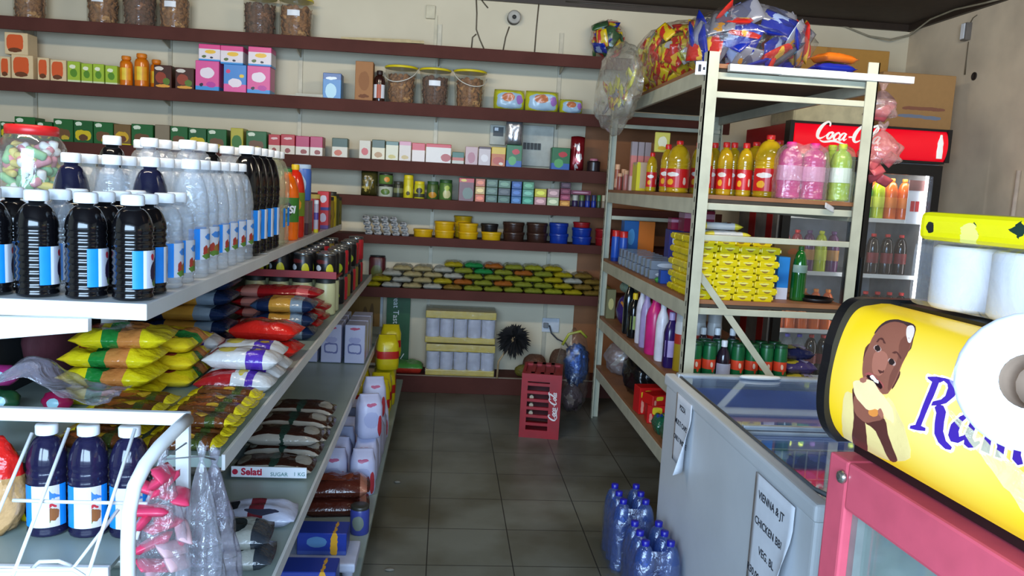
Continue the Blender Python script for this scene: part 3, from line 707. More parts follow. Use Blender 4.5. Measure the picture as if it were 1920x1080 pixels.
# serif letters of the sign, outlined in photograph pixels of a zoomed crop
LET = [[(812, 560), (868, 566), (905, 575), (885, 605), (855, 680), (800, 800), (772, 872), (800, 890), (798, 910), (745, 898), (700, 885), (703, 874), (735, 868), (760, 810), (820, 650), (842, 595), (814, 577)],
       [(866, 566), (930, 574), (985, 595), (1002, 640), (985, 690), (930, 730), (880, 747), (835, 742), (845, 722), (895, 712), (925, 680), (942, 635), (938, 605), (915, 592), (890, 600)],
       [(880, 738), (915, 745), (930, 790), (918, 850), (912, 910), (930, 965), (968, 1010), (960, 1027), (925, 1015), (880, 980), (856, 920), (858, 850), (868, 790), (858, 752)],
       [(1085, 785), (1020, 808), (960, 868), (943, 930), (960, 972), (1005, 982), (1050, 962), (1090, 915), (1072, 905), (1040, 938), (1014, 938), (1010, 905), (1030, 850), (1072, 815)],
       [(1095, 795), (1148, 828), (1112, 900), (1096, 950), (1112, 972), (1142, 962), (1148, 980), (1115, 1008), (1070, 1012), (1043, 985), (1048, 930), (1078, 860)],
       [(1195, 900), (1228, 915), (1215, 980), (1205, 1050), (1150, 1030), (1170, 960)],
       [(1215, 960), (1270, 930), (1310, 960), (1300, 1030), (1290, 1080), (1240, 1068), (1255, 1000), (1250, 975)],
       [(1310, 1000), (1360, 975), (1410, 1000), (1405, 1060), (1420, 1110), (1385, 1120), (1350, 1080), (1358, 1030), (1345, 1015)]]
out_b = MB()
for pl in LET:
    cl = pl + [pl[0]]
    def mp(x, y): u, v = on_sign(1500 + x / 3.376, 540 + y / 3.376); return sgn(u, v, .0006)
    for a, b in zip(cl[:-1], cl[1:]):                     # white edge round each letter
        L_ = math.hypot(b[0] - a[0], b[1] - a[1]) or 1; ex, ey = (b[0] - a[0]) / L_ * 10, (b[1] - a[1]) / L_ * 10
        brush(out_b, [[(a[0] - ex, a[1] - ey, 10), (a[0], a[1], 15), (b[0], b[1], 15), (b[0] + ex, b[1] + ey, 10)]], mp, None, None, rn, 1, thick=.0003)
out_b.obj('lettering_outline', M_wht, sign)
for pl in LET: sign_poly(Z5(pl), .0016, 'lettering', M_pur, sign)
sign_poly(Z5([(1545, 1170), (1600, 1180), (1640, 1290), (1720, 1400), (1660, 1440), (1590, 1330)]), .0016, 'lettering', M_pur, sign)
# ================================================================== goods: common shapes
def S2(*a): return S(*a)
def carton(w_, d_, h_, mat, flap=None):
    b = MB().bb(-w_ / 2, w_ / 2, 0, d_, 0, h_)
    return b.mesh('carton', mat, bevel=min(.003, w_ * .03), seg=1)
def P(c, bands=(), blobs=(), **k):
    nm_ = 'print_%02x%02x%02x_%d' % (*[int(min(1, x) ** .4545 * 255) for x in c], abs(hash((tuple(bands), tuple(blobs)))) % 99999)
    return pk(nm_, c, bands, blobs, **k)
CAPW = pm('cap_white', S(238, 240, 244), rough=.35, var=.02)
FRU = pk('label_fruit', S(225, 215, 205), blobs=[(.3, .25, .14, .16, S(170, 50, 40)), (.7, .3, .16, .16, S(150, 90, 50)), (.5, .15, .2, .1, S(90, 130, 50)), (.5, .75, .35, .12, S(70, 130, 215)), (.5, .52, .3, .06, S(200, 50, 60))], wob=.12)
LBLUE = pm('label_blue', S(20, 140, 240), rough=.4, var=.03)
LWHITE = pm('label_white', S(235, 238, 245), rough=.4, var=.02)
def label_patch(r, z0, z1, a0, a1, mats, bulge=.0012, n=18):
    """wrap-round label: sections of equal angle, one material each"""
    b = MB(); k = len(mats)
    for i in range(n):
        t0 = a0 + (a1 - a0) * i / n; t1 = a0 + (a1 - a0) * (i + 1) / n; rr = r + bulge
        b.add([(rr * math.cos(t0), rr * math.sin(t0), z0), (rr * math.cos(t1), rr * math.sin(t1), z0), (rr * math.cos(t1), rr * math.sin(t1), z1), (rr * math.cos(t0), rr * math.sin(t0), z1)], [(0, 1, 2, 3)], min(k - 1, i * k // n), True)
    return b.mesh('label', mats)
def bottle_prof(r, h, neck, capr, caph, rib=0, nrib=9, shoulder=.68, waist=0):
    pr = [(r * .82, 0), (r * .97, h * .012), (r, h * .035)]; zs = h * shoulder; N_ = nrib * 4 if rib else 8
    for i in range(1, N_ + 1):
        t = i / N_; z = h * .035 + (zs - h * .035) * t
        rr = r - (rib * (.5 + .5 * math.cos(2 * PI * nrib * t + PI)) if rib else 0) - waist * math.exp(-((t - .62) / .12) ** 2)
        pr.append((rr, z))
    zn = h - caph * 1.25
    for i in range(1, 8):
        t = i / 7; s_ = math.sin(t * PI / 2)
        pr.append((r + (neck - r) * (1 - math.cos(t * PI / 2)) ** .85, zs + (zn - zs) * s_))
    pr.append((neck, h - caph * .6))
    return pr
def bottle_kind(name, r, h, mat, capmat=CAPW, neck=None, capr=None, caph=.028, rib=0, nrib=9, shoulder=.68, waist=0, label=None, liquid=None, cat='bottle', n=20):
    neck = neck or r * .36; capr = capr or r * .55
    body = MB().lathe(bottle_prof(r, h, neck, capr, caph, rib, nrib, shoulder, waist), n).mesh('body', mat)
    cp = MB().lathe([(capr, h - caph), (capr * 1.03, h - caph * .9), (capr * 1.03, h - caph * .15), (capr * .92, h), (capr * .3, h)], 16).mesh('cap', capmat)
    parts = [('body', body), ('cap', cp)]
    if liquid:
        lm, lv = liquid
        pr = [(q * .93, z + .002) for q, z in bottle_prof(r, h, neck, capr, caph, rib, nrib, shoulder, waist) if z < h * lv]
        parts.append(('drink', MB().lathe(pr, n).mesh('drink', lm)))
    if label:
        z0, z1, a0, a1, mats = label
        parts.append(('label', label_patch(r, z0 * h, z1 * h, math.radians(a0), math.radians(a1), mats)))
    kind(name, cat, parts)

# ------------------------------------------------------------------ wall shelves
FRONT = SHF + .024
SHN = dict(A='topmost wall shelf', B='second highest wall shelf', C='third highest wall shelf', D='fourth highest wall shelf', E='fifth highest wall shelf', F='second lowest wall shelf', G='lowest wall shelf')
def span(px0, px1, py, Y=FRONT):
    a = on(px0, py, Y=Y); b = on(px1, py, Y=Y); return (a.x + b.x) / 2, b.x - a.x, a
def base(k): return SHELF_Z[k] + .0005
def wbox(k, px0, px1, pt, mat, label, name='carton', cat='box', d=.14, z=None, Y=FRONT, group=None, gap=.002, rz=0):
    z0 = base(k) if z is None else z
    x, w_, a = span(px0, px1, pt + 20, Y); h_ = on((px0 + px1) / 2, pt, Y=Y).z - z0
    o = mk(name, carton(w_ - gap, d, h_, mat), None, (x, Y, z0), (0, 0, rz)); tag(o, label, cat, group); return z0 + h_
def wrow(k, rows, mats, name, tmpl, group, d=.14, cat='box', z=None, Y=FRONT, start=0):
    top = 0
    for i, (a, b, t) in enumerate(rows):
        top = wbox(k, a, b, t, mats[i % len(mats)], tmpl.format(ORD[i + start]), name, cat, d, z, Y, group)
    return top
# --- big cookie tubs on the topmost and second shelves
TUBW = film('tub_plastic', tint=(.97, .96, .93), haze=.07, hazec=(.75, .72, .66), rough=.08, bump=.15, gloss=.35)
COOK = [pk('cookies', S(168, 112, 58), bands=(), blobs=[(.3, .3, .1, .06, S(128, 78, 36)), (.6, .6, .12, .06, S(190, 138, 78)), (.4, .8, .1, .06, S(120, 74, 36)), (.75, .2, .1, .07, S(200, 150, 90)), (.2, .65, .08, .05, S(196, 140, 80))], rough=.8, wob=.2, var=.25, bscale=40, bump=.8),
        pk('cookies_dark', S(124, 78, 50), blobs=[(.3, .4, .15, .06, S(96, 56, 34)), (.7, .6, .15, .06, S(150, 98, 62))], rough=.8, wob=.2, var=.3, bscale=45, bump=.8)]
M_ylid = pm('lid_yellow', S(228, 206, 30), rough=.4, var=.03)
def cookie_mesh(r, h, mat):
    b = MB(); rs = random.Random(int(r * 9999 + h * 777)); n = 0
    b.lathe([(r * .80, .004), (r * .86, h * .5), (r * .82, h * .86), (r * .2, h * .92)], 18)
    for j in range(9):
        for i in range(13):                               # cookies pressed against the wall of the tub
            a = i / 13 * 2 * PI + rs.random() * .4; z = h * (.06 + .86 * j / 9) + rs.random() * .01
            c = Vector((math.cos(a) * r * (.80 + .08 * j / 9), math.sin(a) * r * (.80 + .08 * j / 9), z)); q = r * (.2 + .06 * rs.random())
            nrm = Vector((math.cos(a), math.sin(a), rs.uniform(-.7, .7))).normalized(); M = Matrix.Translation(c) @ nrm.to_track_quat('Z', 'Y').to_matrix().to_4x4()
            vs = [M @ Vector((q * math.cos(t * PI / 4), q * math.sin(t * PI / 4), zz)) for zz in (0, .006) for t in range(8)]
            b.add(vs, [tuple(range(8, 16))] + [(t, (t + 1) % 8, 8 + (t + 1) % 8, 8 + t) for t in range(8)], 0, True)
    return b.mesh('cookies', mat)
def tub(k, px0, px1, pt, lab, mat, lid=True, note=True, handle=True, taper=.84, h=None):
    Y = SHF + .04; x, w_, _a = span(px0, px1, pt + 30, Y); r = w_ / 2 * .955; z0 = base(k)
    h_ = h or on((px0 + px1) / 2, pt, Y=Y).z - z0
    o = thing('cookie_tub', lab, 'tub', (x, Y + r, z0), 0, 'cookie tubs')
    MB().lathe([(r * taper, 0), (r * taper * 1.02, .004), (r * .985, h_ * .94), (r * 1.0, h_ * .95)], 24, cap1=False).obj('tub', TUBW, o)
    mk('cookies', cookie_mesh(r * .93 * (taper + .06), h_ * .84, mat), o)
    if lid: MB().lathe([(r * 1.0, h_ * .935), (r * 1.035, h_ * .94), (r * 1.035, h_ * .985), (r * .95, h_), (r * .1, h_)], 24).obj('lid', M_ylid, o)
    if handle:
        hp = [(r * 1.03 * math.cos(t), -r * 1.03 * abs(math.sin(t)) * .98 - .001, h_ * (.9 - .33 * math.sin(-t) ** 1)) for t in [PI + PI * i / 14 for i in range(15)]]
        sk = .35 if handle == 1 else -.35
        MB().tube([(p[0], p[1], p[2] + sk * p[0] * .6) for p in hp], .0035, 6).obj('handle', pm('handle_clear', S(230, 226, 215), rough=.3), o)
    if note:
        mk('paper_label', label_patch(r * .97, h_ * .52, h_ * .66, -PI * .62, -PI * .38, [LWHITE], .003), o)
    return o
for i, (a, b, t, m_, l_) in enumerate(((10, 74, None, 0, 0), (150, 213, None, 0, 1), (217, 285, None, 1, 0), (287, 349, None, 0, 1), (447, 513, None, 1, 0), (516, 583, 2, 0, 1))):
    tub('A', a, b, 5 if t is None else t, 'large clear tub of brown cookies on the topmost wall shelf, ' + ORD[i] + ' from the left', COOK[m_], note=bool(l_), handle=0, taper=.95, h=.285)
for i, (a, b, t, m_) in enumerate(((718, 783, 121, 0), (784, 846, 126, 1), (849, 914, 129, 0))):
    tub('B', a, b, t, 'clear cookie bucket with yellow lid and white handle, ' + ORD[i] + ' of three from the left', COOK[m_], note=(i == 1), handle=(1 if i < 1 else 0 if i == 1 else 2))
# --- wood offcuts, brown packet
wd = pm('raw_wood', S(196, 176, 132), rough=.7, scale=20)
p0, p1 = on(640, 73, Y=6.12), on(795, 70, Y=6.12)
for i, (a, b) in enumerate(((0, .0), (.02, .025))):
    o = MB().bar((p0.x + .1 * i, 6.11 + i * .05, 2.567 + .012 + i * .012), (p1.x - .1 * i, 6.16 + i * .05, 2.60 + .01 * i), .02, .03).obj('wood_offcut', wd); tag(o, ('long' if i == 0 else 'shorter') + ' pale wood offcut lying on the topmost wall shelf', 'offcut', 'wood offcuts')
# --- second shelf
rusk = P(S(232, 204, 160), blobs=[(.45, .55, .36, .36, S(222, 92, 44), 4), (.45, .2, .3, .1, S(110, 60, 34))])
t1 = wrow('B', [(0, 19, 106), (21, 62, 103), (70, 92, 108), (94, 124, 112)], [rusk], 'rusk_carton', 'orange and cream rusk carton on the second highest wall shelf, {} from the left', 'rusk cartons')
zz = wbox('B', 21, 62, 103, rusk, 'x'); bpy.data.objects.remove(bpy.data.objects['carton'])
wbox('B', 8, 52, 61, rusk, 'orange and cream rusk carton standing on top of another rusk carton', 'rusk_carton', z=zz + .0005, group='rusk cartons')
wrow('B', [(126, 150, 115), (152, 173, 119), (174, 195, 120), (197, 220, 123)], [P(S(168, 196, 60), bands=[(.0, .12, S(220, 226, 180))], blobs=[(.5, .45, .28, .2, S(90, 140, 40)), (.4, .75, .25, .1, S(240, 240, 210))])], 'tea_carton', 'lime green tea carton on the second highest wall shelf, {} from the left', 'lime green cartons', d=.1)
ORJ = pk('orange_drink', S(226, 120, 20), blobs=[(.5, .45, .3, .2, S(250, 200, 60))], rough=.2, wob=.05)
bottle_kind('juice_bottle', .048, .235, ORJ, pm('cap_orange', S(230, 130, 30)), neck=.03, capr=.034, shoulder=.72, label=(.2, .6, -150, -30, [pm('label_orange', S(240, 160, 30)), pm('label_yellow', S(250, 210, 60)), pm('label_orange', S(240, 160, 30))]))
for i, (px, py, sc, dy) in enumerate(((237, 104, .9, 0), (266, 103, 1, 0), (284, 110, .9, .1))):
    x = on(px, 140, Y=SHF + .08).x; put('juice_bottle', 'orange juice bottle on the second highest wall shelf, ' + ORD[i] + ' from the left', (x, SHF + .08 + dy, base('B')), 0, 'orange juice bottles', sc=sc)
wrow('B', [(288, 322, 122), (328, 364, 127)], [P(S(72, 34, 26), blobs=[(.4, .45, .3, .25, S(150, 60, 40)), (.7, .3, .2, .15, S(90, 120, 40)), (.5, .1, .4, .07, S(230, 160, 60)), (.3, .85, .25, .08, S(220, 210, 200))])], 'chocolate_cereal_carton', 'dark brown carton on the second highest wall shelf, {} of two', 'dark brown cartons')
pinkA = P(S(232, 90, 160), bands=[(0, .16, S(60, 150, 220))], blobs=[(.5, .6, .3, .18, S(240, 226, 236)), (.66, .22, .2, .1, S(190, 60, 160)), (.25, .2, .08, .05, S(30, 30, 60))])
pinkB = P(S(70, 140, 215), bands=[(0, .3, S(232, 90, 160))], blobs=[(.5, .35, .3, .16, S(240, 226, 236)), (.2, .75, .1, .08, S(220, 60, 120)), (.8, .6, .1, .06, S(240, 200, 60))])
pinkC = P(S(238, 226, 232), bands=[(.72, 1, S(226, 70, 140)), (0, .1, S(60, 150, 220))], blobs=[(.55, .55, .25, .12, S(240, 190, 60)), (.25, .25, .1, .08, S(90, 110, 60)), (.6, .2, .08, .06, S(40, 40, 60))])
for i, (a, b, t, m_) in enumerate(((366, 411, 114, pinkA), (419, 462, 121, pinkB), (463, 507, 124, pinkA))):
    z1_ = wbox('B', a, b, t, m_, ('pink and blue nappy carton in the bottom row, ' if m_ is pinkA else 'blue nappy carton with pink foot, ') + ORD[i] + ' from the left', 'nappy_carton', d=.16, group='nappy cartons')
    a2, b2, t2 = ((372, 413, 83), (413, 456, 86), (465, 509, 88))[i]
    wbox('B', a2, b2, t2, pinkC, 'white carton with pink top stacked on nappy cartons, ' + ORD[i] + ' from the left', 'nappy_carton', d=.16, z=max(z1_ + .001, on(390, (122, 124, 127)[i], Y=FRONT).z), group='nappy cartons')
for i in range(2):
    x, w_, _a = span(538 + 16 * i, 606, 180); o = MB().bb(-w_ / 2, w_ / 2, 0, .16, 0, .012).obj('flat_card', pm('grey_card', S(200, 196, 180) if i == 0 else S(180, 170, 150), rough=.7), None, (x, FRONT, base('B') + i * .0125)); tag(o, ('lower' if i == 0 else 'upper') + ' flat pale card lying beside the blue water carton', 'card', 'flat cards')
wbox('B', 605, 640, 137, P(S(30, 130, 200), bands=[(.75, 1, S(20, 90, 160))], blobs=[(.45, .3, .3, .3, S(170, 215, 235)), (.45, .8, .3, .06, S(230, 240, 250))]), 'blue water carton standing alone on the second highest wall shelf', 'water_carton')
wbox('B', 666, 700, 115, P(S(172, 118, 72), blobs=[(.5, .5, .3, .25, S(150, 98, 58)), (.5, .12, .3, .05, S(120, 70, 40))], rough=.7), 'tall narrow brown cardboard carton beside the brown bottle', 'cardboard_carton', d=.12)
bottle_kind('syrup_bottle', .04, .225, pm('syrup_dark', S(52, 26, 22), rough=.15), pm('cap_dark', S(40, 24, 24)), neck=.02, capr=.022, shoulder=.7, label=(.12, .55, -160, -20, [LWHITE, pm('label_rust', S(190, 90, 60)), LWHITE]))
put('syrup_bottle', 'dark brown syrup bottle with white label beside the cookie buckets', (on(711, 170, Y=SHF + .06).x, SHF + .07, base('B')))
nap = P(S(214, 214, 60), blobs=[(.5, .45, .4, .36, S(170, 200, 225), 4), (.45, .6, .2, .2, S(200, 120, 80)), (.82, .5, .1, .2, S(170, 120, 200))], wob=.06, rough=.25, var=.1)
def soft_pack(w_, h_, d_, mat, name='pack', seed=0):
    """soft shrink-wrapped pack standing up"""
    b = MB(); M = Matrix.Rotation(PI / 2, 4, 'X'); b.pillow(w_, h_, d_, 14, 10, M=Matrix.Translation((0, d_ * 0, h_ / 2)) @ M @ Matrix.Translation((0, 0, -d_)), seed=seed, wr=.1, flat=.35)
    return b.mesh(name, mat)
for i, (a, b, t) in enumerate(((926, 985, 165), (986, 1050, 168), (1052, 1096, 184))):
    x, w_, _a = span(a, b, 200); h_ = on((a + b) / 2, t, Y=FRONT).z - base('B')
    o = mk('nappy_pack', soft_pack(w_, h_, .15, nap, 'nappy_pack', i), None, (x, FRONT, base('B'))); tag(o, 'yellow soft nappy pack on the second highest wall shelf, ' + ORD[i] + ' from the left', 'nappy pack', 'yellow nappy packs')
# --- third shelf: soup cartons
gsoup = P(S(24, 92, 44), blobs=[(.5, .35, .42, .22, S(214, 188, 30), 3), (.5, .25, .25, .14, S(96, 60, 34)), (.25, .85, .18, .08, S(220, 230, 210))], wob=.08)
gsoup2 = P(S(28, 100, 46), blobs=[(.5, .35, .35, .22, S(110, 74, 44), 3), (.6, .2, .2, .1, S(200, 170, 50)), (.25, .85, .18, .08, S(220, 230, 210))], wob=.08)
brsoup = P(S(122, 92, 52), blobs=[(.5, .4, .4, .25, S(214, 170, 40)), (.5, .3, .25, .15, S(110, 60, 34))], bands=[(0, .08, S(226, 200, 30))], wob=.08)
grow = [(0, 24, 228), (27, 66, 219), (68, 98, 228), (100, 137, 223), (138, 174, 226), (175, 212, 229), (213, 245, 233), (246, 287, 233), (290, 318, 234), (319, 352, 237), (353, 387, 240), (388, 425, 242), (432, 456, 240), (461, 500, 246)]
for i, (a, b, t) in enumerate(grow):
    m_ = brsoup if i == 6 else P(S(140, 126, 104)) if i == 8 else P(S(190, 180, 60), blobs=[(.5, .4, .4, .3, S(60, 120, 50))]) if i == 12 else (gsoup, gsoup2)[i % 2]
    what = {6: 'brown and yellow soup carton', 8: 'plain grey-brown open carton', 12: 'pale yellow-green carton'}.get(i, 'green soup carton')
    wbox('C', a, b, t, m_, what + ' on the third highest wall shelf, ' + ORD[i] + ' in the row', 'soup_carton', d=.15, group='cartons on the third shelf')
M_redbx = P(S(190, 34, 48), bands=[(0, .45, S(224, 214, 196))], blobs=[(.5, .2, .2, .12, S(150, 60, 50)), (.5, .8, .3, .06, S(230, 190, 190))])
M_magbx = P(S(188, 40, 96), bands=[(0, .45, S(232, 224, 214))], blobs=[(.6, .2, .24, .12, S(150, 60, 50))])
for i, (a, b, t) in enumerate(((503, 525, 252), (526, 553, 252), (554, 580, 255), (581, 605, 256))):
    wbox('C', a, b, t, M_redbx if i < 2 else M_magbx, ('red' if i < 2 else 'magenta') + ' and cream carton on the third highest wall shelf, ' + ORD[i] + ' of four', 'soup_carton', group='red and magenta cartons')
pouch = [(622, 652, 259, P(S(30, 66, 40), bands=[(0, .55, S(216, 208, 190))], blobs=[(.4, .25, .25, .15, S(200, 90, 40))]), 'green-topped cream soup pouch standing apart on the third shelf'),
    (673, 695, 263, P(S(216, 206, 186), blobs=[(.5, .4, .3, .2, S(200, 60, 50))]), 'cream pouch with red fruit on the third shelf'),
    (697, 722, 262, P(S(52, 74, 44), bands=[(0, .6, S(226, 214, 180))], blobs=[(.5, .25, .3, .14, S(180, 130, 60))]), 'dark green and cream soup pouch on the third shelf'),
    (723, 747, 265, P(S(226, 220, 190), bands=[(.8, 1, S(90, 120, 110))], blobs=[(.5, .2, .3, .1, S(200, 180, 70))]), 'cream pouch with grey-green top on the third shelf'),
    (748, 771, 265, P(S(226, 212, 200), bands=[(.8, 1, S(214, 150, 170))], blobs=[(.5, .2, .3, .1, S(200, 170, 90))]), 'cream pouch with pink top on the third shelf'),
    (772, 797, 268, P(S(214, 60, 70), bands=[(0, .62, S(232, 216, 208))]), 'red-topped white pouch, narrow, on the third shelf'),
    (798, 846, 270, P(S(236, 226, 218), bands=[(.82, 1, S(206, 34, 40))], blobs=[(.8, .3, .2, .2, S(180, 60, 40))]), 'wide white carton with red top on the third shelf'),
    (847, 870, 285, P(S(40, 96, 66), bands=[(0, .3, S(200, 196, 180)), (.3, .55, S(190, 80, 40))]), 'low green and orange carton on the third shelf'),
    (872, 896, 275, P(S(206, 170, 170), blobs=[(.5, .4, .3, .3, S(180, 110, 120))]), 'dusty pink pouch on the third shelf'),
    (897, 920, 275, P(S(214, 196, 196), bands=[(.88, 1, S(80, 40, 40))], blobs=[(.5, .4, .3, .2, S(236, 226, 226))]), 'white pouch with dark top edge on the third shelf'),
    (921, 948, 276, P(S(206, 110, 30), bands=[(.65, 1, S(226, 190, 40))], blobs=[(.5, .3, .4, .2, S(190, 70, 30)), (.7, .15, .15, .08, S(236, 220, 200))]), 'orange and yellow pouch on the third shelf'),
    (949, 979, 272, P(S(30, 110, 50), bands=[(0, .3, S(40, 90, 170))], blobs=[(.6, .7, .25, .12, S(200, 40, 40)), (.4, .3, .25, .2, S(90, 170, 90))]), 'green and blue washing powder carton under the silver packet'),
    (1034, 1069, 277, P(S(30, 110, 50), bands=[(0, .3, S(40, 90, 170))], blobs=[(.6, .7, .25, .12, S(200, 40, 40)), (.4, .3, .25, .2, S(90, 170, 90))]), 'green and blue washing powder carton standing by the red foil packets')]
for a, b, t, m_, lab in pouch: wbox('C', a, b, t, m_, lab, 'packet_carton', d=.1, group='packets on the third shelf')
x, w_, _a = span(949, 981, 250); o = mk('foil_packet', soft_pack(w_, .19, .06, pm('silver_foil', S(190, 190, 196), rough=.28, metal=.75, bump=.3, scale=40), 'foil_packet', 3), None, (x, FRONT + .02, on(964, 272, Y=FRONT).z + .0005)); tag(o, 'silver foil packet standing on the green and blue carton', 'packet')
foilr = pk('foil_red', S(140, 26, 34), blobs=[(.4, .7, .2, .1, S(220, 210, 214)), (.6, .4, .2, .12, S(210, 200, 204)), (.4, .15, .15, .08, S(220, 214, 214))], wob=.2, rough=.25, metal=.3)
x, w_, _a = span(1070, 1097, 300); o = mk('foil_packet', soft_pack(w_, .26, .08, foilr, 'foil_packet', 5), None, (x, FRONT, base('C'))); tag(o, 'dark red and silver foil packet at the end of the third shelf', 'packet')
bottle_kind('lotion_jar', .05, .1, pm('jar_dark', S(44, 30, 32), rough=.3), pm('cap_pink', S(214, 130, 150)), neck=.035, capr=.03, shoulder=.8)
put('lotion_jar', 'small dark jar with pink cap near the brown panel', (on(1113, 310, Y=SHF + .08).x, SHF + .08, base('C')))
# wall fittings above and behind the shelves
def plate(name, label, cat, px0, px1, py0, py1, mat, t=.03):
    a = on(px0, (py0 + py1) / 2, Y=WALL_Y); b = on(px1, (py0 + py1) / 2, Y=WALL_Y); zt = on((px0 + px1) / 2, py0, Y=WALL_Y).z; zb = on((px0 + px1) / 2, py1, Y=WALL_Y).z
    o = thing(name, label, cat, ((a.x + b.x) / 2, WALL_Y - .0005, (zt + zb) / 2)); w_, h_ = b.x - a.x, zt - zb
    MB().bb(-w_ / 2, w_ / 2, -t, 0, -h_ / 2, h_ / 2).obj('case', mat, o, bevel=.004); return o, w_, h_
pgrey = pm('panel_grey', S(196, 196, 184), rough=.5)
o, w_, h_ = plate('distribution_board', 'pale electrical distribution board with black breakers on the back wall', 'electrical board', 978, 1036, 236, 312, pgrey, .035)
for i in range(5): MB().bb(-w_ * .46 + i * .028, -w_ * .46 + i * .028 + .022, -.05, -.0355, -.03, .02).obj('breaker', pm('breaker_black', S(36, 38, 36)), o)
o, w_, h_ = plate('electricity_meter', 'small grey prepaid electricity meter box beside the silver packet', 'meter', 918, 947, 235, 272, pgrey, .045)
MB().bb(-w_ * .3, w_ * .35, -.052, -.0455, -.01, h_ * .4).obj('display', pm('meter_dark', S(70, 74, 76)), o); MB().bb(-w_ * .22, w_ * .02, -.056, -.0525, h_ * .2, h_ * .36).obj('sticker', LWHITE, o)
o, w_, h_ = plate('junction_box', 'cream wall junction box with cable strip running down', 'junction box', 799, 816, 11, 36, pm('cream_plastic', S(206, 196, 168)), .03)
MB().bb(w_ * .5, w_ * .5 + .02, -.012, 0, -.45, -.02).obj('conduit', pm('cream_plastic', S(206, 196, 168)), o)
sp = thing('wall_siren', 'round grey siren speaker with dark centre mounted high on the back wall', 'siren', on(963, 35, Y=WALL_Y - .001)); sp.rotation_euler = (PI / 2, 0, 0)
MB().lathe([(.05, 0), (.05, .05), (.045, .06)], 24).obj('case', pm('siren_dark', S(58, 58, 56)), sp); MB().lathe([(.048, .0601), (.05, .07), (.04, .075), (.02, .068), (.001, .068)], 24).obj('cone', pm('siren_cone', S(170, 166, 158)), sp); MB().lathe([(.016, .0685), (.014, .08), (.001, .083)], 16).obj('hub', pm('siren_dark', S(58, 58, 56)), sp)
wires = [([(955, 50), (948, 70), (943, 96)], 'thin wire hanging from the round wall siren'), ([(893, 0), (894, 25), (893, 55), (900, 75), (908, 93)], 'thin dark wire hanging in a loop high on the back wall'), ([(1011, 0), (1006, 50), (1002, 100)], 'straight thin cable running down the back wall by the siren'), ([(903, 0), (909, 8), (915, 15)], 'short dark wire end poking out of the back wall'), ([(884, 90), (886, 70), (893, 64)], 'bent wire end beside the looped wall wire')]
wm = pm('cable_brown', S(96, 84, 66), rough=.6)
for pts, lab in wires:
    o = MB().tube([on(x, y, Y=WALL_Y - .006) for x, y in pts], .005, 6).obj('wall_wire', wm); tag(o, lab, 'wire', 'wires on the back wall')
# --- fourth shelf
jarm = lambda c, b=(), bl=(): P(c, bands=b, blobs=bl)
def wcan(k, px0, px1, pt, mat, label, lid=None, name='jar', cat='jar', lidh=.16, sq=0, z=None, group=None, Y=None, narrow=1.0):
    Yc = Y or SHF + .04; x, w_, _a = span(px0, px1, pt + 20, Yc); r = w_ / 2; z0 = base(k) if z is None else z; h_ = on((px0 + px1) / 2, pt, Y=Yc).z - z0
    o = thing(name, label, cat, (x, Yc + r, z0), 0, group); b = h_ * (1 - lidh)
    MB().lathe([(r * .94, 0), (r, .006), (r, b * .93), (r * .9 * narrow, b)], 18, sq=sq).obj('body', mat, o)
    MB().lathe([(r * .93 * narrow, b + .0002), (r * .95 * narrow, h_ * .985), (r * .9 * narrow, h_), (r * .1, h_)], 18).obj('lid', lid or pm('lid_dark', S(50, 50, 44), rough=.4), o)
    return z0 + h_
wbag = pk('bag_herb', S(66, 62, 30), blobs=[(.5, .5, .3, .3, S(110, 96, 40)), (.3, .3, .2, .1, S(190, 170, 90))], wob=.3, rough=.2)
x, w_, _a = span(675, 707, 345); o = mk('herb_packet', soft_pack(w_, .19, .09, wbag, 'herb_packet', 8), None, (x, FRONT, base('D'))); tag(o, 'dark brown-green packet at the left end of the fourth shelf', 'packet')
wcan('D', 708, 736, 346, jarm(S(190, 196, 180), [(.0, 1, S(190, 196, 180))], [(.5, .5, .3, .3, S(90, 120, 50))]), 'white jar with green leaf under another jar on the fourth shelf')
wcan('D', 709, 736, 325, jarm(S(96, 130, 60), (), [(.6, .5, .2, .3, S(220, 140, 40))]), 'green jar stacked on a white jar on the fourth shelf', z=on(722, 345, Y=SHF + .04).z + .0005, Y=SHF + .04)
wcan('D', 737, 755, 340, jarm(S(50, 54, 40), [(.35, .7, S(120, 124, 80))]), 'small black jar beside the white leaf jar on the fourth shelf')
wcan('D', 756, 775, 328, jarm(S(216, 200, 30), (), [(.5, .4, .3, .25, S(236, 220, 80)), (.5, .25, .2, .1, S(90, 80, 30))]), 'tall yellow bottle on the fourth shelf', name='bottle', cat='bottle', lid=pm('lid_yellow', S(228, 206, 30)))
wcan('D', 776, 796, 340, jarm(S(206, 200, 40), [(.1, .35, S(70, 70, 50))], [(.5, .55, .3, .2, S(60, 56, 40))]), 'yellow and black jar with yellow lid on the fourth shelf', lid=pm('lid_yellow', S(228, 206, 30)))
wcan('D', 800, 822, 340, jarm(S(70, 96, 44), (), [(.5, .3, .35, .2, S(200, 140, 40))]), 'green jar with orange print on the fourth shelf', lid=pm('lid_green', S(40, 80, 40)))
wcan('D', 823, 848, 337, jarm(S(84, 122, 56), (), [(.6, .35, .3, .25, S(210, 206, 150)), (.6, .7, .2, .15, S(180, 200, 90))]), 'wide green jar with pale print on the fourth shelf', lid=pm('lid_green', S(40, 80, 40)))
wbox('D', 860, 889, 334, P(S(110, 40, 36), bands=[(.82, 1, S(190, 40, 36))], blobs=[(.6, .35, .35, .25, S(96, 110, 90)), (.3, .9, .2, .05, S(230, 200, 60))]), 'dark red carton with green picture on the fourth shelf', 'packet_carton', d=.08)
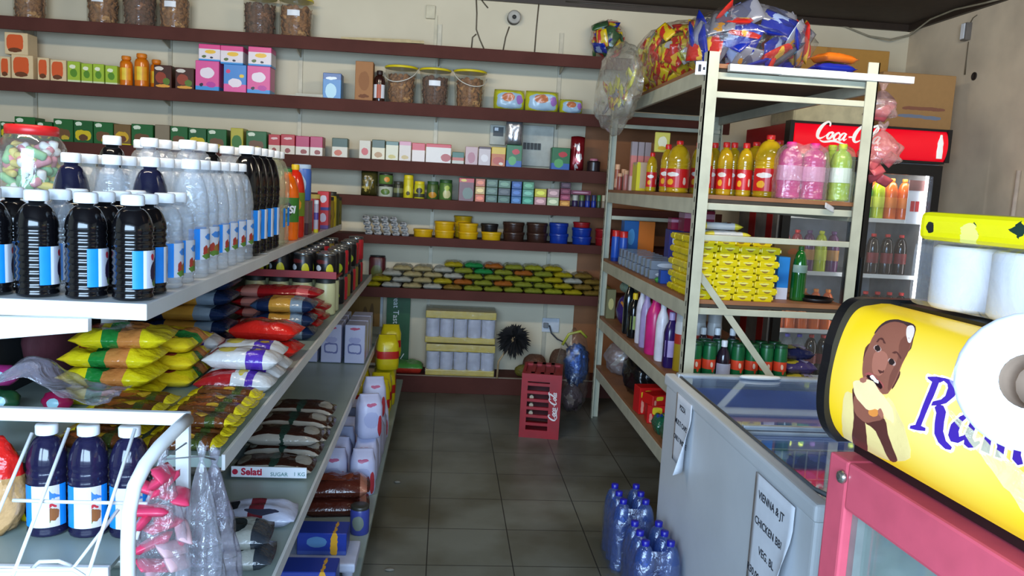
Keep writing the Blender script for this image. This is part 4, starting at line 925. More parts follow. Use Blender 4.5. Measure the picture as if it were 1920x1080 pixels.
cols = [(891, 909, 335, 3, [S(206, 90, 30), S(206, 170, 96), S(190, 96, 52)], 'orange'), (911, 933, 336, 3, [S(48, 80, 56), S(70, 96, 74), S(66, 92, 66)], 'dark green'), (934, 957, 338, 3, [S(48, 84, 60), S(60, 60, 60), S(84, 120, 92)], 'green and black'),
        (959, 978, 340, 3, [S(40, 100, 160), S(44, 90, 160), S(24, 76, 150)], 'blue'), (980, 1001, 341, 3, [S(60, 150, 120), S(96, 160, 136), S(84, 150, 110)], 'teal'), (1003, 1025, 354, 2, [S(206, 150, 150), S(214, 200, 40)], 'yellow over pink'),
        (1027, 1049, 354, 2, [S(196, 206, 160), S(190, 150, 150)], 'pale'), (1051, 1070, 342, 4, [S(214, 140, 40), S(150, 50, 80), S(120, 30, 60), S(70, 30, 50)], 'maroon over orange')]
for a, b, t, n, cs_, what in cols:
    zt = on((a + b) / 2, t, Y=FRONT).z; z0 = base('D'); hh = (zt - z0) / n; x, w_, _a = span(a, b, 360)
    for j in range(n):
        o = mk('soap_carton', carton(w_ - .002, .09, hh - .001, P(cs_[j], blobs=[(.5, .5, .35, .25, tuple(min(1, q * 1.7 + .05) for q in cs_[j]))])), None, (x, FRONT, z0 + j * hh)); tag(o, ['bottom', 'second', 'third', 'fourth'][j] + ' soap carton up in the ' + what + ' stack on the fourth shelf', 'soap box', 'stacked soap cartons')
for i, (a, b) in enumerate(((1073, 1084), (1086, 1096), (1097, 1107), (1109, 1118), (1119, 1127), (1128, 1136))):
    wcan('D', a, b, 366, jarm((S(56, 40, 80), S(48, 44, 90), S(30, 50, 150), S(30, 50, 150), S(60, 80, 60), S(160, 140, 120))[i]), ORD[i] + ' small dark polish tub in the row by the brown panel', lid=jarm((S(190, 190, 180), S(90, 120, 60), S(60, 60, 90), S(50, 60, 100), S(60, 130, 70), S(214, 200, 170))[i]), lidh=.45, name='polish_tub', cat='tub', group='polish tubs')
x, w_, _a = span(1072, 1110, 352); o = MB().bb(-w_ / 2, w_ / 2, 0, .06, 0, .03).obj('soap_carton', P(S(120, 30, 60), blobs=[(.5, .5, .4, .2, S(200, 150, 170))]), None, (x, FRONT + .03, on(1090, 366, Y=FRONT).z + .004)); tag(o, 'flat maroon soap carton lying on the small dark tubs', 'soap box')
# --- fifth shelf: candle packs, polish tins
cand = pk('candle_wrap', S(196, 200, 204), blobs=[(.5, .5, .25, .3, S(120, 124, 130)), (.2, .6, .1, .2, S(90, 92, 96))], wob=.15, rough=.22, metal=.2)
cme = MB().pillow(.058, .05, .038, 8, 6, wr=.2, flat=.4).mesh('candle_packet', cand)
for j in range(4):
    z = base('E') + j * .0355
    for i in range(5 if j < 3 else 4):
        x = on(692 + i * 17.2 - j * 2, 415, Y=FRONT).x
        o = mk('candle_packet', cme, None, (x, FRONT + .03 + .004 * (j % 2), z), (0, 0, .1 * random.uniform(-1, 1))); tag(o, 'silver-white wrapped packet, ' + ORD[i] + ' from left in ' + ['the bottom', 'the second', 'the third', 'the top'][j] + ' row', 'packet', 'silver-white wrapped packets on the fifth shelf')
YT = pm('tub_yellow', S(214, 168, 16), rough=.35, var=.03); BT = pm('tub_brown', S(58, 36, 28), rough=.3); BU = pm('tub_blue', S(20, 54, 150), rough=.3); RT = pm('tub_red', S(150, 26, 32), rough=.35); BK = pm('tub_black', S(30, 26, 26), rough=.35)
def tin(px0, px1, pt, pb, mat, label, Y, z=None):
    x, w_, _a = span(px0, px1, (pt + pb) / 2, Y); r = w_ / 2; z0 = base('E') if z is None else z; h_ = (pb - pt) * 6.1 / 1523
    o = thing('polish_tub', label, 'tub', (x, Y + r, z0), 0, 'polish tubs on the fifth shelf')
    MB().lathe([(r * .9, 0), (r * .93, .003), (r * .96, h_ * .7)], 22).obj('body', mat, o); MB().lathe([(r, h_ * .68), (r * 1.02, h_ * .72), (r * 1.02, h_ * .97), (r * .97, h_), (r * .1, h_ * .985)], 22).obj('lid', mat, o); return z0 + h_ + .0005
Yt = SHF + .03
tin(775, 812, 413, 428, YT, 'single low yellow tub beside the silver-white packets', Yt)
z = tin(815, 853, 416, 431, YT, 'lower yellow tub of the first stack of two', Yt); tin(815, 853, 400, 416, YT, 'upper yellow tub of the first stack of two', Yt, z)
z = tin(860, 898, 418, 432, YT, 'lower yellow tub of the second stack of two', Yt); tin(860, 898, 402, 418, YT, 'upper yellow tub of the second stack of two', Yt, z)
z = tin(852, 887, 417, 431, YT, 'bottom yellow tub standing behind the two yellow stacks', Yt + .17); z = tin(852, 887, 402, 417, YT, 'middle yellow tub standing behind the two yellow stacks', Yt + .17, z); tin(852, 887, 392, 404, YT, 'topmost yellow tub standing behind the two yellow stacks', Yt + .17, z)
z = tin(904, 942, 419, 435, YT, 'yellow tub with a black tub on top of it', Yt); tin(903, 936, 404, 419, BK, 'black tub resting on a yellow tub', Yt, z)
for a, b, t, p_, m_, cname in ((945, 986, 400, 436, BT, 'first dark brown'), (990, 1030, 401, 438, BT, 'second dark brown'), (1033, 1069, 402, 441, BU, 'first blue'), (1076, 1113, 411, 443, BU, 'second blue'), (1120, 1155, 414, 446, RT, 'red')):
    mid = (t + p_) / 2; z = tin(a, b, mid, p_, m_, 'lower tub of the ' + cname + ' stack on the fifth shelf', Yt); tin(a, b, t, mid, m_, 'upper tub of the ' + cname + ' stack on the fifth shelf', Yt, z)
z = base('E') + .1305; tin(1078, 1110, 402, 412, RT, 'small red tub resting on the second blue stack', Yt, z)
# --- second lowest shelf: bags of beans and grains
bc = [('cream', S(178, 164, 120)), ('yellow', S(176, 160, 34)), ('olive', S(140, 146, 52)), ('lime', S(156, 160, 48)), ('green', S(40, 140, 76)), ('red-ended', S(170, 96, 40)), ('brown-yellow', S(140, 112, 50)), ('white', S(180, 180, 170))]
bmat = [pk('bag_' + n, c, blobs=[(.5, .75, .14, .1, S(214, 210, 200), 2, 'xy'), (.3, .3, .3, .2, tuple(q * .72 for q in c), 2, 'xy')], wob=.2, rough=.22, var=.2, bscale=50, bump=.3) for n, c in bc]
bags = [MB().pillow(.150, .23, .042, 12, 10, seed=s_, wr=.24, flat=.40, crimp=.04, full=6) for s_ in range(4)]
bagm = {}
BW = .152
def zone(px, lv):
    r_ = random.random()
    if px < 722: return 1
    if px < 800: return (0, 0, 0, 7)[int(r_ * 4)]
    if px < 850: return (7, 6, 1, 0)[int(r_ * 4)]
    if px < 1030: return 4 if (lv >= 3 and 880 < px < 920) else (2, 3, 2, 3, 2, 5)[int(r_ * 6)]
    if px < 1085: return (1, 1, 3, 5, 7)[int(r_ * 5)]
    return (6, 6, 1)[int(r_ * 3)]
LV = ['bottom', 'second', 'third', 'fourth', 'fifth']
xa = on(697, 530, Y=SHF + .13).x
for lv, (pa, pb) in enumerate(((690, 1140), (690, 1135), (706, 1120), (728, 1096), (846, 1074))):
    k = 0
    for i in range(19):
        x = xa + i * BW * 1.012 + (BW * .5 if lv % 2 else 0); px = 697 + (x - xa) * 246
        if not pa <= px <= pb or x > 1.85: continue
        c = zone(px, lv); key = (c, (i + lv) % 4)
        if key not in bagm: bagm[key] = bags[key[1]].mesh('grain_bag', bmat[c])
        o = mk('grain_bag', bagm[key], None, (x, SHF + .142 + lv * .017 + random.uniform(-.006, .006), base('F') + lv * .0421), (0, 0, random.uniform(-.008, .008)))
        tag(o, bc[c][0] + ' grain bag in the ' + LV[lv] + ' layer of the heap, ' + ORD[k] + ' from the left', 'bag of grain', 'grain bags on the second lowest shelf'); k += 1
wcan('F', 691, 722, 480, P(S(90, 34, 40), blobs=[(.5, .4, .35, .3, S(96, 100, 50))]), 'dark red packet standing behind the yellow bags at the aisle corner', name='packet', cat='packet', Y=SHF + .27, lidh=.04, sq=6)
# --- lowest shelf and the wall below
zg = base('G') + .007
def at(px, py, Y): return on(px, py, Y=Y)
a, b = at(650, 600, 6.37), at(716, 600, 6.37)
o = thing('cardboard_sheet', 'brown cardboard sheet in a pale frame leaning against the back wall', 'cardboard', ((a.x + b.x) / 2, 6.36, .13)); w_ = b.x - a.x
MB().bb(-w_ / 2, w_ / 2 - .015, 0, .02, 0, .58).obj('sheet', P(S(150, 112, 58), blobs=[(.55, .5, .1, .3, S(110, 80, 44)), (.75, .6, .08, .25, S(110, 80, 44))], rough=.8), o)
MB().bb(w_ / 2 - .0149, w_ / 2 + .005, -.005, .025, 0, .58).obj('frame_edge', pm('pale_edge', S(190, 196, 200)), o); MB().bb(-w_ / 2, w_ / 2 - .0151, -.004, -.0005, 0, .02).obj('frame_edge', pm('pale_edge', S(190, 196, 200)), o)
a, b = at(724, 610, 6.33), at(768, 610, 6.33)
o = thing('advert_board', 'upright dark green advertising board with white lettering on the lowest shelf', 'board', ((a.x + b.x) / 2, 6.33, zg)); w_ = b.x - a.x
MB().bb(-w_ / 2, w_ / 2, 0, .02, 0, .60).obj('board', pm('board_green', S(24, 86, 44), rough=.5), o)
me = text_mesh('Great Taste, Great Value', .062, LWHITE); mk('lettering', me, o, (-.02, -.0015, .30), (PI / 2, PI / 2, 0))
MB().bar((.02, -.004, .05), (.055, -.004, .11), .006, .004).obj('tick_mark', LWHITE, o); MB().bar((.02, -.004, .05), (.008, -.004, .075), .006, .004).obj('tick_mark', LWHITE, o)
ptb = pk('pack_band', S(180, 190, 216), bands=[(0, .22, S(190, 166, 30)), (.78, 1, S(190, 170, 40))], rough=.25)
roll = pm('paper_roll', S(186, 192, 216), rough=.7)
def bulk(px0, px1, zb, h_, lab, Y=6.10):
    x, w_, _a = span(px0, px1, 640, Y); o = thing('bulk_roll_pack', lab, 'bulk pack', (x, Y, zb), 0, 'bulk packs of paper rolls'); dp = .278
    n = 5; r = w_ / n / 2 * .97
    for i in range(n):
        MB().lathe([(r, .012), (r, h_ * .74)], 16, (-w_ / 2 + r + i * w_ / n + .002, r + .004, 0)).obj('roll', roll, o)
    s_ = MB(); s_.bb(-w_ / 2 - .002, w_ / 2 + .002, 0, dp, 0, .02 + h_ * .1); s_.bb(-w_ / 2 - .002, w_ / 2 + .002, 0, dp, h_ * .76, h_ - .004); s_.bb(-w_ / 2, w_ / 2, .12, dp, h_ * .1, h_ * .77)
    s_.obj('printed_band', pm('band_yellow', S(196, 172, 34), rough=.25), o, bevel=.006)
    MB().box((0, dp / 2, h_ / 2), (w_ + .012, dp + .012, h_ + .003)).obj('shrink_wrap', film('shrink_wrap', haze=.12, hazec=(.6, .62, .6), rough=.15, bump=.9, scale=26), o, bevel=.012)
bulk(800, 929, zg + .0, .245, 'lower yellow-banded bulk pack of paper rolls on the lowest shelf'); bulk(797, 928, zg + .252, .25, 'upper yellow-banded bulk pack of paper rolls on the lowest shelf')
x, w_, _a = span(733, 793, 690, 6.1); o = MB().pillow(w_, .2, .085, 14, 10, seed=4, wr=.2).obj('pasta_packet', pk('pack_redgreen', S(206, 60, 44), bands=[(.5, 1.0, S(80, 150, 70))], rough=.2, wob=.1, bump=.3), None, (x, 6.21, zg)); tag(o, 'red and green packet lying left of the bulk roll packs', 'packet')
# feather duster
o = thing('feather_duster', 'black feather duster with pale stick leaning beside the bulk packs', 'duster', (at(932, 700, 6.08).x, 6.08, zg)); fd = MB(); rs = random.Random(3)
cx, cz = at(962, 640, 6.10).x - o.location.x, .31
for i in range(260):
    d = Vector((rs.gauss(0, 1), rs.gauss(0, .6), rs.gauss(0, 1))).normalized(); L_ = rs.uniform(.08, .128); b0 = Vector((cx, -.02, cz)) + d * .02; tip = b0 + d * L_ + Vector((0, 0, -.02)); s_ = d.cross(Vector((0, 1, .3))).normalized() * .011
    mid = b0.lerp(tip, .6) + Vector((0, 0, .012))
    fd.add([b0, mid + s_, tip, mid - s_], [(0, 1, 2, 3)])
fd.obj('feathers', pm('feather_black', S(20, 18, 20), rough=.8), o); MB().tube([(.0, 0, -.06), (.005, -.01, .13), (cx * .7, -.02, cz - .06)], .008, 8).obj('handle', pm('cane', S(170, 146, 110)), o)
for i, (px, c, lab) in enumerate(((978, S(120, 112, 40), 'yellow-brown sack slumped beside the feather duster'), (1003, S(140, 90, 66), 'red-brown net sack behind the red crate'), (1050, S(110, 78, 60), 'dull brown net sack at the end of the lowest shelf'))):
    x = at(px, 690, 6.22).x; o = MB().blob(((.06, .04, .05), (.095, .085, .085), (.085, .085, .11))[i], (0, 0, (.045, .075, .10)[i]), 3, .1, 2, i, floor=0).obj('sack', pk('sack_%d' % i, c, blobs=[(.5, .4, .2, .2, tuple(q * .6 for q in c))], wob=.3, rough=.6, var=.3, bscale=60, bump=.5), None, (x, (6.16, 6.27, 6.27)[i], zg)); tag(o, lab, 'sack', 'sacks on the lowest shelf')
o, w_, h_ = plate('wall_socket', 'white double wall socket above the lowest shelf', 'socket', 1016, 1048, 596, 622, pm('socket_white', S(206, 212, 222)), .02)
MB().box((-w_ * .3, -.035, 0), (.04, .03, .04)).obj('plug', pm('plug_grey', S(120, 124, 130)), o, bevel=.006)
o = MB().tube([at(1030, 610, 6.35), at(1034, 625, 6.34), at(1045, 636, 6.34), at(1060, 643, 6.34), at(1072, 660, 6.3)], .006, 6).obj('power_cord', pm('cord_dark', S(60, 64, 74))); tag(o, 'dark power cord drooping from the wall socket', 'cord')
# ================================================================== goods on the gondola
DRK = pm('drink_black', S(14, 13, 16), rough=.12, var=.02, coat=.3)
NAV = pm('drink_navy', S(26, 28, 52), rough=.12, var=.03, coat=.3)
CLR = film('bottle_clear', tint=(.95, .975, 1), haze=.20, hazec=(.84, .89, .96), rough=.10, bump=.35, scale=30, gloss=.45)
CLR2 = film('bottle_clear_greenish', tint=(.94, .95, .84), haze=.2, hazec=(.70, .70, .52), rough=.1, bump=.35, scale=30, gloss=.45)
FRD = pk('label_grape', S(206, 208, 222), blobs=[(.75, .4, .2, .3, S(44, 30, 60), 2, 'yz'), (.9, .6, .14, .2, S(60, 36, 70), 2, 'yz'), (.68, .82, .1, .09, S(196, 40, 60), 2, 'yz'), (.85, .12, .2, .1, S(90, 120, 50), 2, 'yz')], wob=.06)
FRC = pk('label_mixed_fruit', S(214, 218, 230), blobs=[(.45, .3, .14, .16, S(176, 60, 50), 2, 'yz'), (.7, .25, .16, .16, S(160, 110, 50), 2, 'yz'), (.9, .35, .14, .2, S(170, 56, 50), 2, 'yz'), (.6, .1, .3, .09, S(96, 136, 56), 2, 'yz'), (.7, .75, .3, .1, S(70, 140, 220), 2, 'yz')], wob=.08)
LB = [LBLUE, LBLUE, LBLUE, FRC, FRC, FRC, FRC, FRC, FRC]
LBD = [LBLUE, LBLUE, LBLUE, LWHITE, FRD, FRD, FRD, FRD, FRD]
bottle_kind('cordial_bottle:black', .0495, .265, DRK, capr=.0275, caph=.027, rib=.003, nrib=10, shoulder=.66, label=(.12, .48, -66, 24, LBD))
bottle_kind('cordial_bottle:clear', .0495, .265, CLR, capr=.0275, caph=.027, rib=.003, nrib=10, shoulder=.66, label=(.12, .48, -84, 20, LB))
bottle_kind('tall_cordial_bottle:clear', .056, .365, CLR, capr=.028, caph=.03, rib=.0025, nrib=9, shoulder=.55, neck=.02, label=(.16, .42, -78, 26, LB))
bottle_kind('tall_cordial_bottle:navy', .056, .365, NAV, capr=.028, caph=.03, rib=.0025, nrib=9, shoulder=.55, neck=.02, label=(.16, .42, -78, 26, LB))
bottle_kind('large_cordial_bottle:clear', .057, .436, CLR, capr=.03, caph=.032, rib=.002, nrib=9, shoulder=.6, neck=.022, waist=.006, label=(.14, .4, -78, 26, LB))
bottle_kind('large_cordial_bottle:black', .057, .436, DRK, capr=.03, caph=.032, rib=.002, nrib=9, shoulder=.6, neck=.022, waist=.006, label=(.14, .42, -62, 30, LBD))
bottle_kind('large_cordial_bottle:pale', .057, .436, CLR2, capr=.03, caph=.032, rib=.002, nrib=9, shoulder=.6, neck=.022, waist=.006, label=(.2, .4, -40, 10, [LBLUE, LWHITE]))
Z1 = S1Z + .0006
def jit(a=.004): return random.uniform(-a, a)
COLN = ['nearest the aisle', 'second in from the aisle', 'third in from the aisle', 'fourth in from the aisle', 'fifth in from the aisle', 'sixth in from the aisle']
def bot(k, lab, x, y, grp, rz=None, z=Z1): put(k, lab, (x, y, z), random.uniform(-.35, .35) if rz is None else rz, grp)
for r_ in range(3):
    for c in range(5):
        x = -.785 - .1125 * c; y = 2.115 + .113 * r_
        if r_ == 2 and c == 0: continue
        if r_ == 2 and c > 2: continue
        black = not (r_ == 1 and c == 2)
        bot('cordial_bottle:' + ('black' if black else 'clear'), ('black' if black else 'clear') + ' ribbed drink bottle in the ' + ['front', 'second', 'third'][r_] + ' row up top, ' + COLN[c], x + jit(), y + jit(), 'small drink bottles on the top shelf', rz=(-.1 + .1 * c if r_ == 0 else None))
for i, (x, y) in enumerate(((-.785, 2.36), (-.79, 2.48), (-.905, 2.475))):
    bot('cordial_bottle:clear', 'small clear drink bottle with blue label behind the black ones, ' + ['nearest', 'second', 'third, further in'][i], x, y, 'small drink bottles on the top shelf', rz=.1)
n = 0
for r_, y in enumerate((2.61, 2.735, 2.86)):
    for c, x in enumerate((-.792, -.910, -1.028, -1.146)):
        if r_ == 0 and c == 3: k = 'navy'
        else: k = 'navy' if (r_, c) == (0, 1) else 'clear'
        bot('tall_cordial_bottle:' + k, ('dark navy' if k == 'navy' else 'clear') + ' tall drink bottle in the ' + ['front', 'middle', 'rear'][r_] + ' tall row, ' + COLN[c], x + jit(.003), y + jit(.003), 'tall drink bottles on the top shelf')
for i, y in enumerate((2.98, 3.10, 3.22)):
    bot('tall_cordial_bottle:clear', 'clear tall drink bottle with labels along the shelf edge, ' + ORD[i] + ' behind the tall rows', -.795, y, 'tall drink bottles on the top shelf', rz=0)
for r_, y in enumerate((3.02, 3.16, 3.30)):
    for c, x in enumerate((-.925, -1.055, -1.185)):
        if r_ == 1 and c == 2: continue
        k = 'black' if (r_, c) in ((0, 2), (2, 0)) else 'clear'
        bot('large_cordial_bottle:' + k, ('black' if k == 'black' else 'clear') + ' large bottle with white cap in the ' + ['front', 'middle', 'rear'][r_] + ' large row, ' + ['nearest the aisle', 'in the middle', 'furthest in'][c], x + jit(), y + jit(), 'large drink bottles on the top shelf')
for i, y in enumerate((3.36, 3.485, 3.61, 3.735)):
    bot('large_cordial_bottle:black', 'large black drink bottle along the shelf edge, ' + ORD[i] + ' of four', -.80, y, 'large drink bottles on the top shelf', rz=.1, z=Z1 + .0012)
    if i > 0: bot('large_cordial_bottle:clear', 'large clear bottle standing behind the black ones, ' + ORD[i - 1] + ' of three', -.925, y + .06, 'large drink bottles on the top shelf', z=Z1 + .0012)
for i, (x, y) in enumerate(((-.80, 3.865), (-.805, 3.99), (-.925, 4.0))):
    bot('large_cordial_bottle:pale', 'large pale greenish drink bottle next to the orange soda, ' + ['nearest', 'second', 'further in'][i], x, y, 'large drink bottles on the top shelf', rz=.3, z=Z1 + .0012)
# sodas and jars near the far end of the top shelf
ORG = pm('drink_orange', S(236, 104, 14), rough=.15, coat=.2); RDD = pm('drink_red', S(206, 40, 22), rough=.15, coat=.2)
LGN = pk('label_gsi', S(60, 120, 40), blobs=[(.5, .5, .25, .3, S(40, 40, 40)), (.2, .3, .15, .4, S(220, 70, 30))], wob=.05)
LGO = pk('label_orange_fruit', S(120, 140, 40), blobs=[(.5, .5, .3, .3, S(236, 150, 40))], wob=.1)
bottle_kind('soda_bottle:orange', .057, .36, ORG, pm('cap_green', S(40, 110, 50)), capr=.02, shoulder=.62, label=(.26, .6, -130, 0, [LGN]))
bottle_kind('soda_bottle:red', .052, .385, RDD, pm('cap_yellow', S(226, 190, 30)), capr=.02, shoulder=.6, waist=.008, label=(.3, .62, -110, 0, [LGO]))
put('soda_bottle:orange', 'orange soda bottle with green cap and green label', (-.80, 4.22, Z1 + .0012))
put('soda_bottle:red', 'red soda bottle with yellow cap standing past the orange soda', (-.80, 4.42, Z1 + .0012)); put('soda_bottle:red', 'red soda bottle with yellow cap behind the orange soda', (-.93, 4.3, Z1 + .0012)); put('soda_bottle:red', 'shorter red bottle with yellow cap between pale bottle and orange soda', (-.92, 4.14, Z1 + .0012), sc=.87)
me = text_mesh('GSI', .05, LWHITE, bold=.002, shear=.2)
for v in me.vertices:                                    # wrap the lettering on the label
    a = v.co.x / .058 - PI * .42; rr = .0588 + v.co.z; zz = v.co.y; v.co = (rr * math.cos(a), rr * math.sin(a), zz + .155)
mk('lettering', me, bpy.data.objects['soda_bottle'])
bj = P(S(70, 110, 190), blobs=[(.5, .5, .35, .3, S(160, 190, 220))])
def gcan(x, y, z, r, h, mat, lab, name='jar', lid=None, grp=None, sq=0, lidh=.12, cat='jar'):
    o = thing(name, lab, cat, (x, y, z), random.uniform(-.2, .2), grp); b = h * (1 - lidh)
    MB().lathe([(r * .93, 0), (r, .006), (r, b * .92), (r * .92, b)], 18, sq=sq).obj('body', mat, o)
    MB().lathe([(r * .94, b + .0003), (r * .96, h * .985), (r * .9, h), (r * .1, h)], 18, sq=sq).obj('lid', lid or pm('lid_dark', S(50, 50, 44), rough=.4), o); return o
def gbox(x, y, z, w_, d, h, mat, lab, name='carton', grp=None, cat='box', rz=0):
    return tag(mk(name, carton(w_, d, h, mat), None, (x, y, z), (0, 0, rz)), lab, cat, grp)
ZF = Z1 + .0012
gbox(-.81, 4.62, ZF, .10, .14, .19, P(S(120, 92, 84), bands=[(0, .35, S(70, 28, 34))]), 'grey-brown carton with dark red foot under the blue jar', rz=0)
gcan(-.81, 4.69, ZF + .1905, .05, .20, bj, 'tall light blue jar standing on the grey-brown carton', lid=pm('lid_pale_blue', S(170, 190, 214)))
gcan(-.755, 4.86, ZF, .014, .19, P(S(190, 180, 196), bands=[(.0, .12, S(220, 200, 40)), (.45, .7, S(90, 70, 150))]), 'slim white and purple bottle at the shelf edge', 'bottle', lid=CAPW, cat='bottle')
gcan(-.80, 5.02, ZF, .045, .22, P(S(186, 34, 44)), 'red canister behind the slim purple bottle', 'canister', lid=pm('lid_gold', S(206, 180, 90)), cat='canister')
rb = P(S(196, 36, 44), bands=[(.5, .58, S(50, 60, 140)), (0, .1, S(90, 60, 130))], blobs=[(.5, .8, .3, .1, S(200, 200, 220)), (.5, .3, .3, .12, S(200, 190, 210))])
gbox(-.77, 5.22, ZF, .07, .1, .235, rb, 'tall red carton with blue bands near the far end of the top shelf')
for i, (y, c, h) in enumerate(((5.4, S(150, 120, 40), .2), (5.52, S(206, 180, 40), .23), (5.66, S(90, 90, 40), .21), (5.8, S(120, 110, 50), .19))):
    gcan(-.765, y, ZF, .04, h, P(c, blobs=[(.5, .4, .4, .25, tuple(q * .5 for q in c)), (.5, .75, .3, .1, S(120, 60, 30))]), ['brown-gold', 'yellow', 'olive', 'dull green'][i] + ' spice bottle at the far end of the top shelf', 'spice_bottle', grp='spice bottles', cat='bottle')
# sweet jars on a shrink-wrapped case
o = thing('shrink_wrapped_case', 'pale shrink-wrapped case carrying the sweet jars on the top shelf', 'case', (-1.437, 2.73, Z1))
MB().bb(-.22, .22, -.12, .12, 0, .215).obj('case', pm('case_pale', S(196, 202, 214), rough=.35, bump=.3), o, bevel=.012)
MB().bb(-.224, .224, -.124, .124, .001, .219).obj('wrap', film('shrink_wrap', haze=.12, hazec=(.6, .62, .6), rough=.15, bump=.9, scale=26), o, bevel=.014)
SWT = [pm('sweet_pink', S(230, 150, 160), rough=.6), pm('sweet_white', S(236, 232, 226), rough=.6), pm('sweet_green', S(150, 200, 150), rough=.6), pm('sweet_yellow', S(226, 206, 120), rough=.6)]
M_rlid = pm('lid_red', S(206, 32, 34), rough=.35, var=.02)
def sweetjar(x, y, z, r, h, lab, seed):
    o = thing('sweet_jar', lab, 'jar', (x, y, z), 0, 'sweet jars'); rs = random.Random(seed)
    pr = [(r * .86, 0), (r * .96, .006), (r, .03)] + [(r * (1 - .012 * (i % 2)), .03 + h * .55 * i / 8) for i in range(1, 9)] + [(r * .93, h * .76), (r * .78, h * .85), (r * .72, h * .88)]
    MB().lathe(pr, 26, cap1=False).obj('jar', film('jar_plastic', tint=(.95, .96, .95), haze=.08, hazec=(.7, .7, .68), rough=.06, bump=.1, gloss=.4), o)
    MB().lathe([(r * .76, h * .865), (r * .78, h * .87), (r * .78, h * .985), (r * .72, h), (r * .1, h)], 26).obj('lid', M_rlid, o)
    for i in range(72):
        a = rs.uniform(0, 2 * PI); rr = r * .78 * math.sqrt(rs.uniform(.2, 1)); zz = rs.uniform(.03, h * .72); L_ = rs.uniform(.035, .06); d = Vector((rs.gauss(0, 1), rs.gauss(0, 1), rs.gauss(0, .8))).normalized()
        c = Vector((rr * math.cos(a) * .86, rr * math.sin(a) * .86, zz)); s_ = MB(); q = rs.uniform(.011, .016); p0 = c - d * L_ / 2; p1 = c + d * L_ / 2
        for p in (p0, p1):
            rad = math.hypot(p.x, p.y)
            if rad > r * .88: p.x *= r * .88 / rad; p.y *= r * .88 / rad
            p.z = max(.016, min(h * .78, p.z))
        s_.tube([p0 + (p0 - p1) * .12, p0, (p0 + p1) / 2, p1, p1 + (p1 - p0) * .12], [q * .6, q, q, q, q * .6], 8); s_.obj('sweet', SWT[rs.randrange(4)], o)
sweetjar(-1.316, 2.73, Z1 + .2196, .098, .225, 'clear jar of pastel marshmallow sweets with red lid', 1)
sweetjar(-1.535, 2.73, Z1 + .2196, .098, .225, 'clear jar with red lid at the left edge beside the marshmallow jar', 2)

# ---------------------------------------------------------------- second shelf
Z2 = S2Z + .0046
def bagk(L_, W_, T, mat, seed, crimp=.07, wr=.14, name='packet', flat=.42): return MB().pillow(L_, W_, T, 16, 10, seed=seed, crimp=crimp, wr=wr, flat=flat).mesh(name, mat)
chip = pk('chip_bag', S(226, 206, 26), bands=[(.34, .5, S(30, 120, 50)), (.5, .72, S(190, 120, 60)), (.0, .14, S(220, 190, 30))], blobs=[(.2, .5, .07, .2, S(150, 60, 40), 2, 'xy')], axis=0, rough=.2, var=.14, bump=.6, bscale=22)
cm = [bagk(.27, .2, .055, chip, s_, name='crisp_packet', wr=.3) for s_ in range(3)]
for i, (x, y, dz, rz, rx) in enumerate(((-.965, 2.455, 0, .02, 0), (-.96, 2.455, .056, -.03, 0), (-.955, 2.455, .112, .03, 0), (-.93, 2.46, .169, .12, 0))):
    o = mk('crisp_packet', cm[i % 3], None, (x, y, Z2 + dz + .03 * 0), (rx, 0, rz)); tag(o, 'yellow packet with green stripe, ' + ['at the bottom', 'second up', 'third up', 'at the top'][i] + ' of the stack beside the white post', 'packet', 'yellow packets on the second shelf')
for i, (x, y, dz, rz) in enumerate(((-.835, 2.64, 0, 1.57), (-.835, 2.64, .056, 1.6), (-.835, 2.645, .112, 1.53))):
    o = mk('crisp_packet', cm[i % 3], None, (x - .04, y + .06, Z2 + dz), (0, 0, rz)); tag(o, 'yellow packet turned sideways behind the yellow stack, ' + ['bottom', 'middle', 'top'][i] + ' one', 'packet', 'yellow packets on the second shelf')
nood = pk('noodle_bag', S(112, 62, 26), bands=[(.0, .14, S(214, 186, 28)), (.86, 1, S(218, 194, 30)), (.62, .74, S(60, 70, 26))], blobs=[(.35, .5, .14, .3, S(150, 74, 30), 2, 'xy'), (.55, .4, .08, .2, S(196, 150, 40), 2, 'xy')], axis=0, rough=.18, var=.3, bump=.35, bscale=60)
nm3 = [bagk(.205, .0855, .0315, nood, 20 + s_, crimp=.12, name='noodle_packet', wr=.25) for s_ in range(4)]
k = 0
for l_ in range(2):
    for r_ in range(6):
        for c in range(2):
            x = -.63 - .212 * c + (.012 if l_ else 0); y = 2.035 + .088 * r_
            if c == 1 and r_ >= 4: continue
            if l_ and (r_ > 4 or r_ == 0): continue
            o = mk('noodle_packet', nm3[k % 4], None, (x + jit(.002), y + jit(.001), Z2 + l_ * .032), (0, 0, jit(.006))); k += 1
            tag(o, 'brown packet with yellow ends in the ' + ['lower', 'upper'][l_] + ' layer, ' + ORD[r_] + ' from the near end, ' + ['outer', 'inner'][c] + ' column', 'packet', 'brown packets with yellow ends')
ric = pk('rice_bag', S(206, 202, 200), bands=[(.58, .8, S(76, 44, 150))], blobs=[(.3, .5, .12, .3, S(190, 170, 70), 2, 'xy'), (.1, .5, .06, .3, S(170, 40, 44), 2, 'xy'), (.69, .5, .06, .2, S(200, 170, 50), 2, 'xy')], axis=0, rough=.2, var=.1, bump=.25)
ric2 = pk('rice_bag_red', S(212, 210, 208), bands=[(.0, .48, S(160, 26, 32)), (.66, .76, S(76, 44, 150))], blobs=[(.58, .5, .05, .3, S(200, 180, 60), 2, 'xy')], axis=0, rough=.2, var=.1, bump=.25)
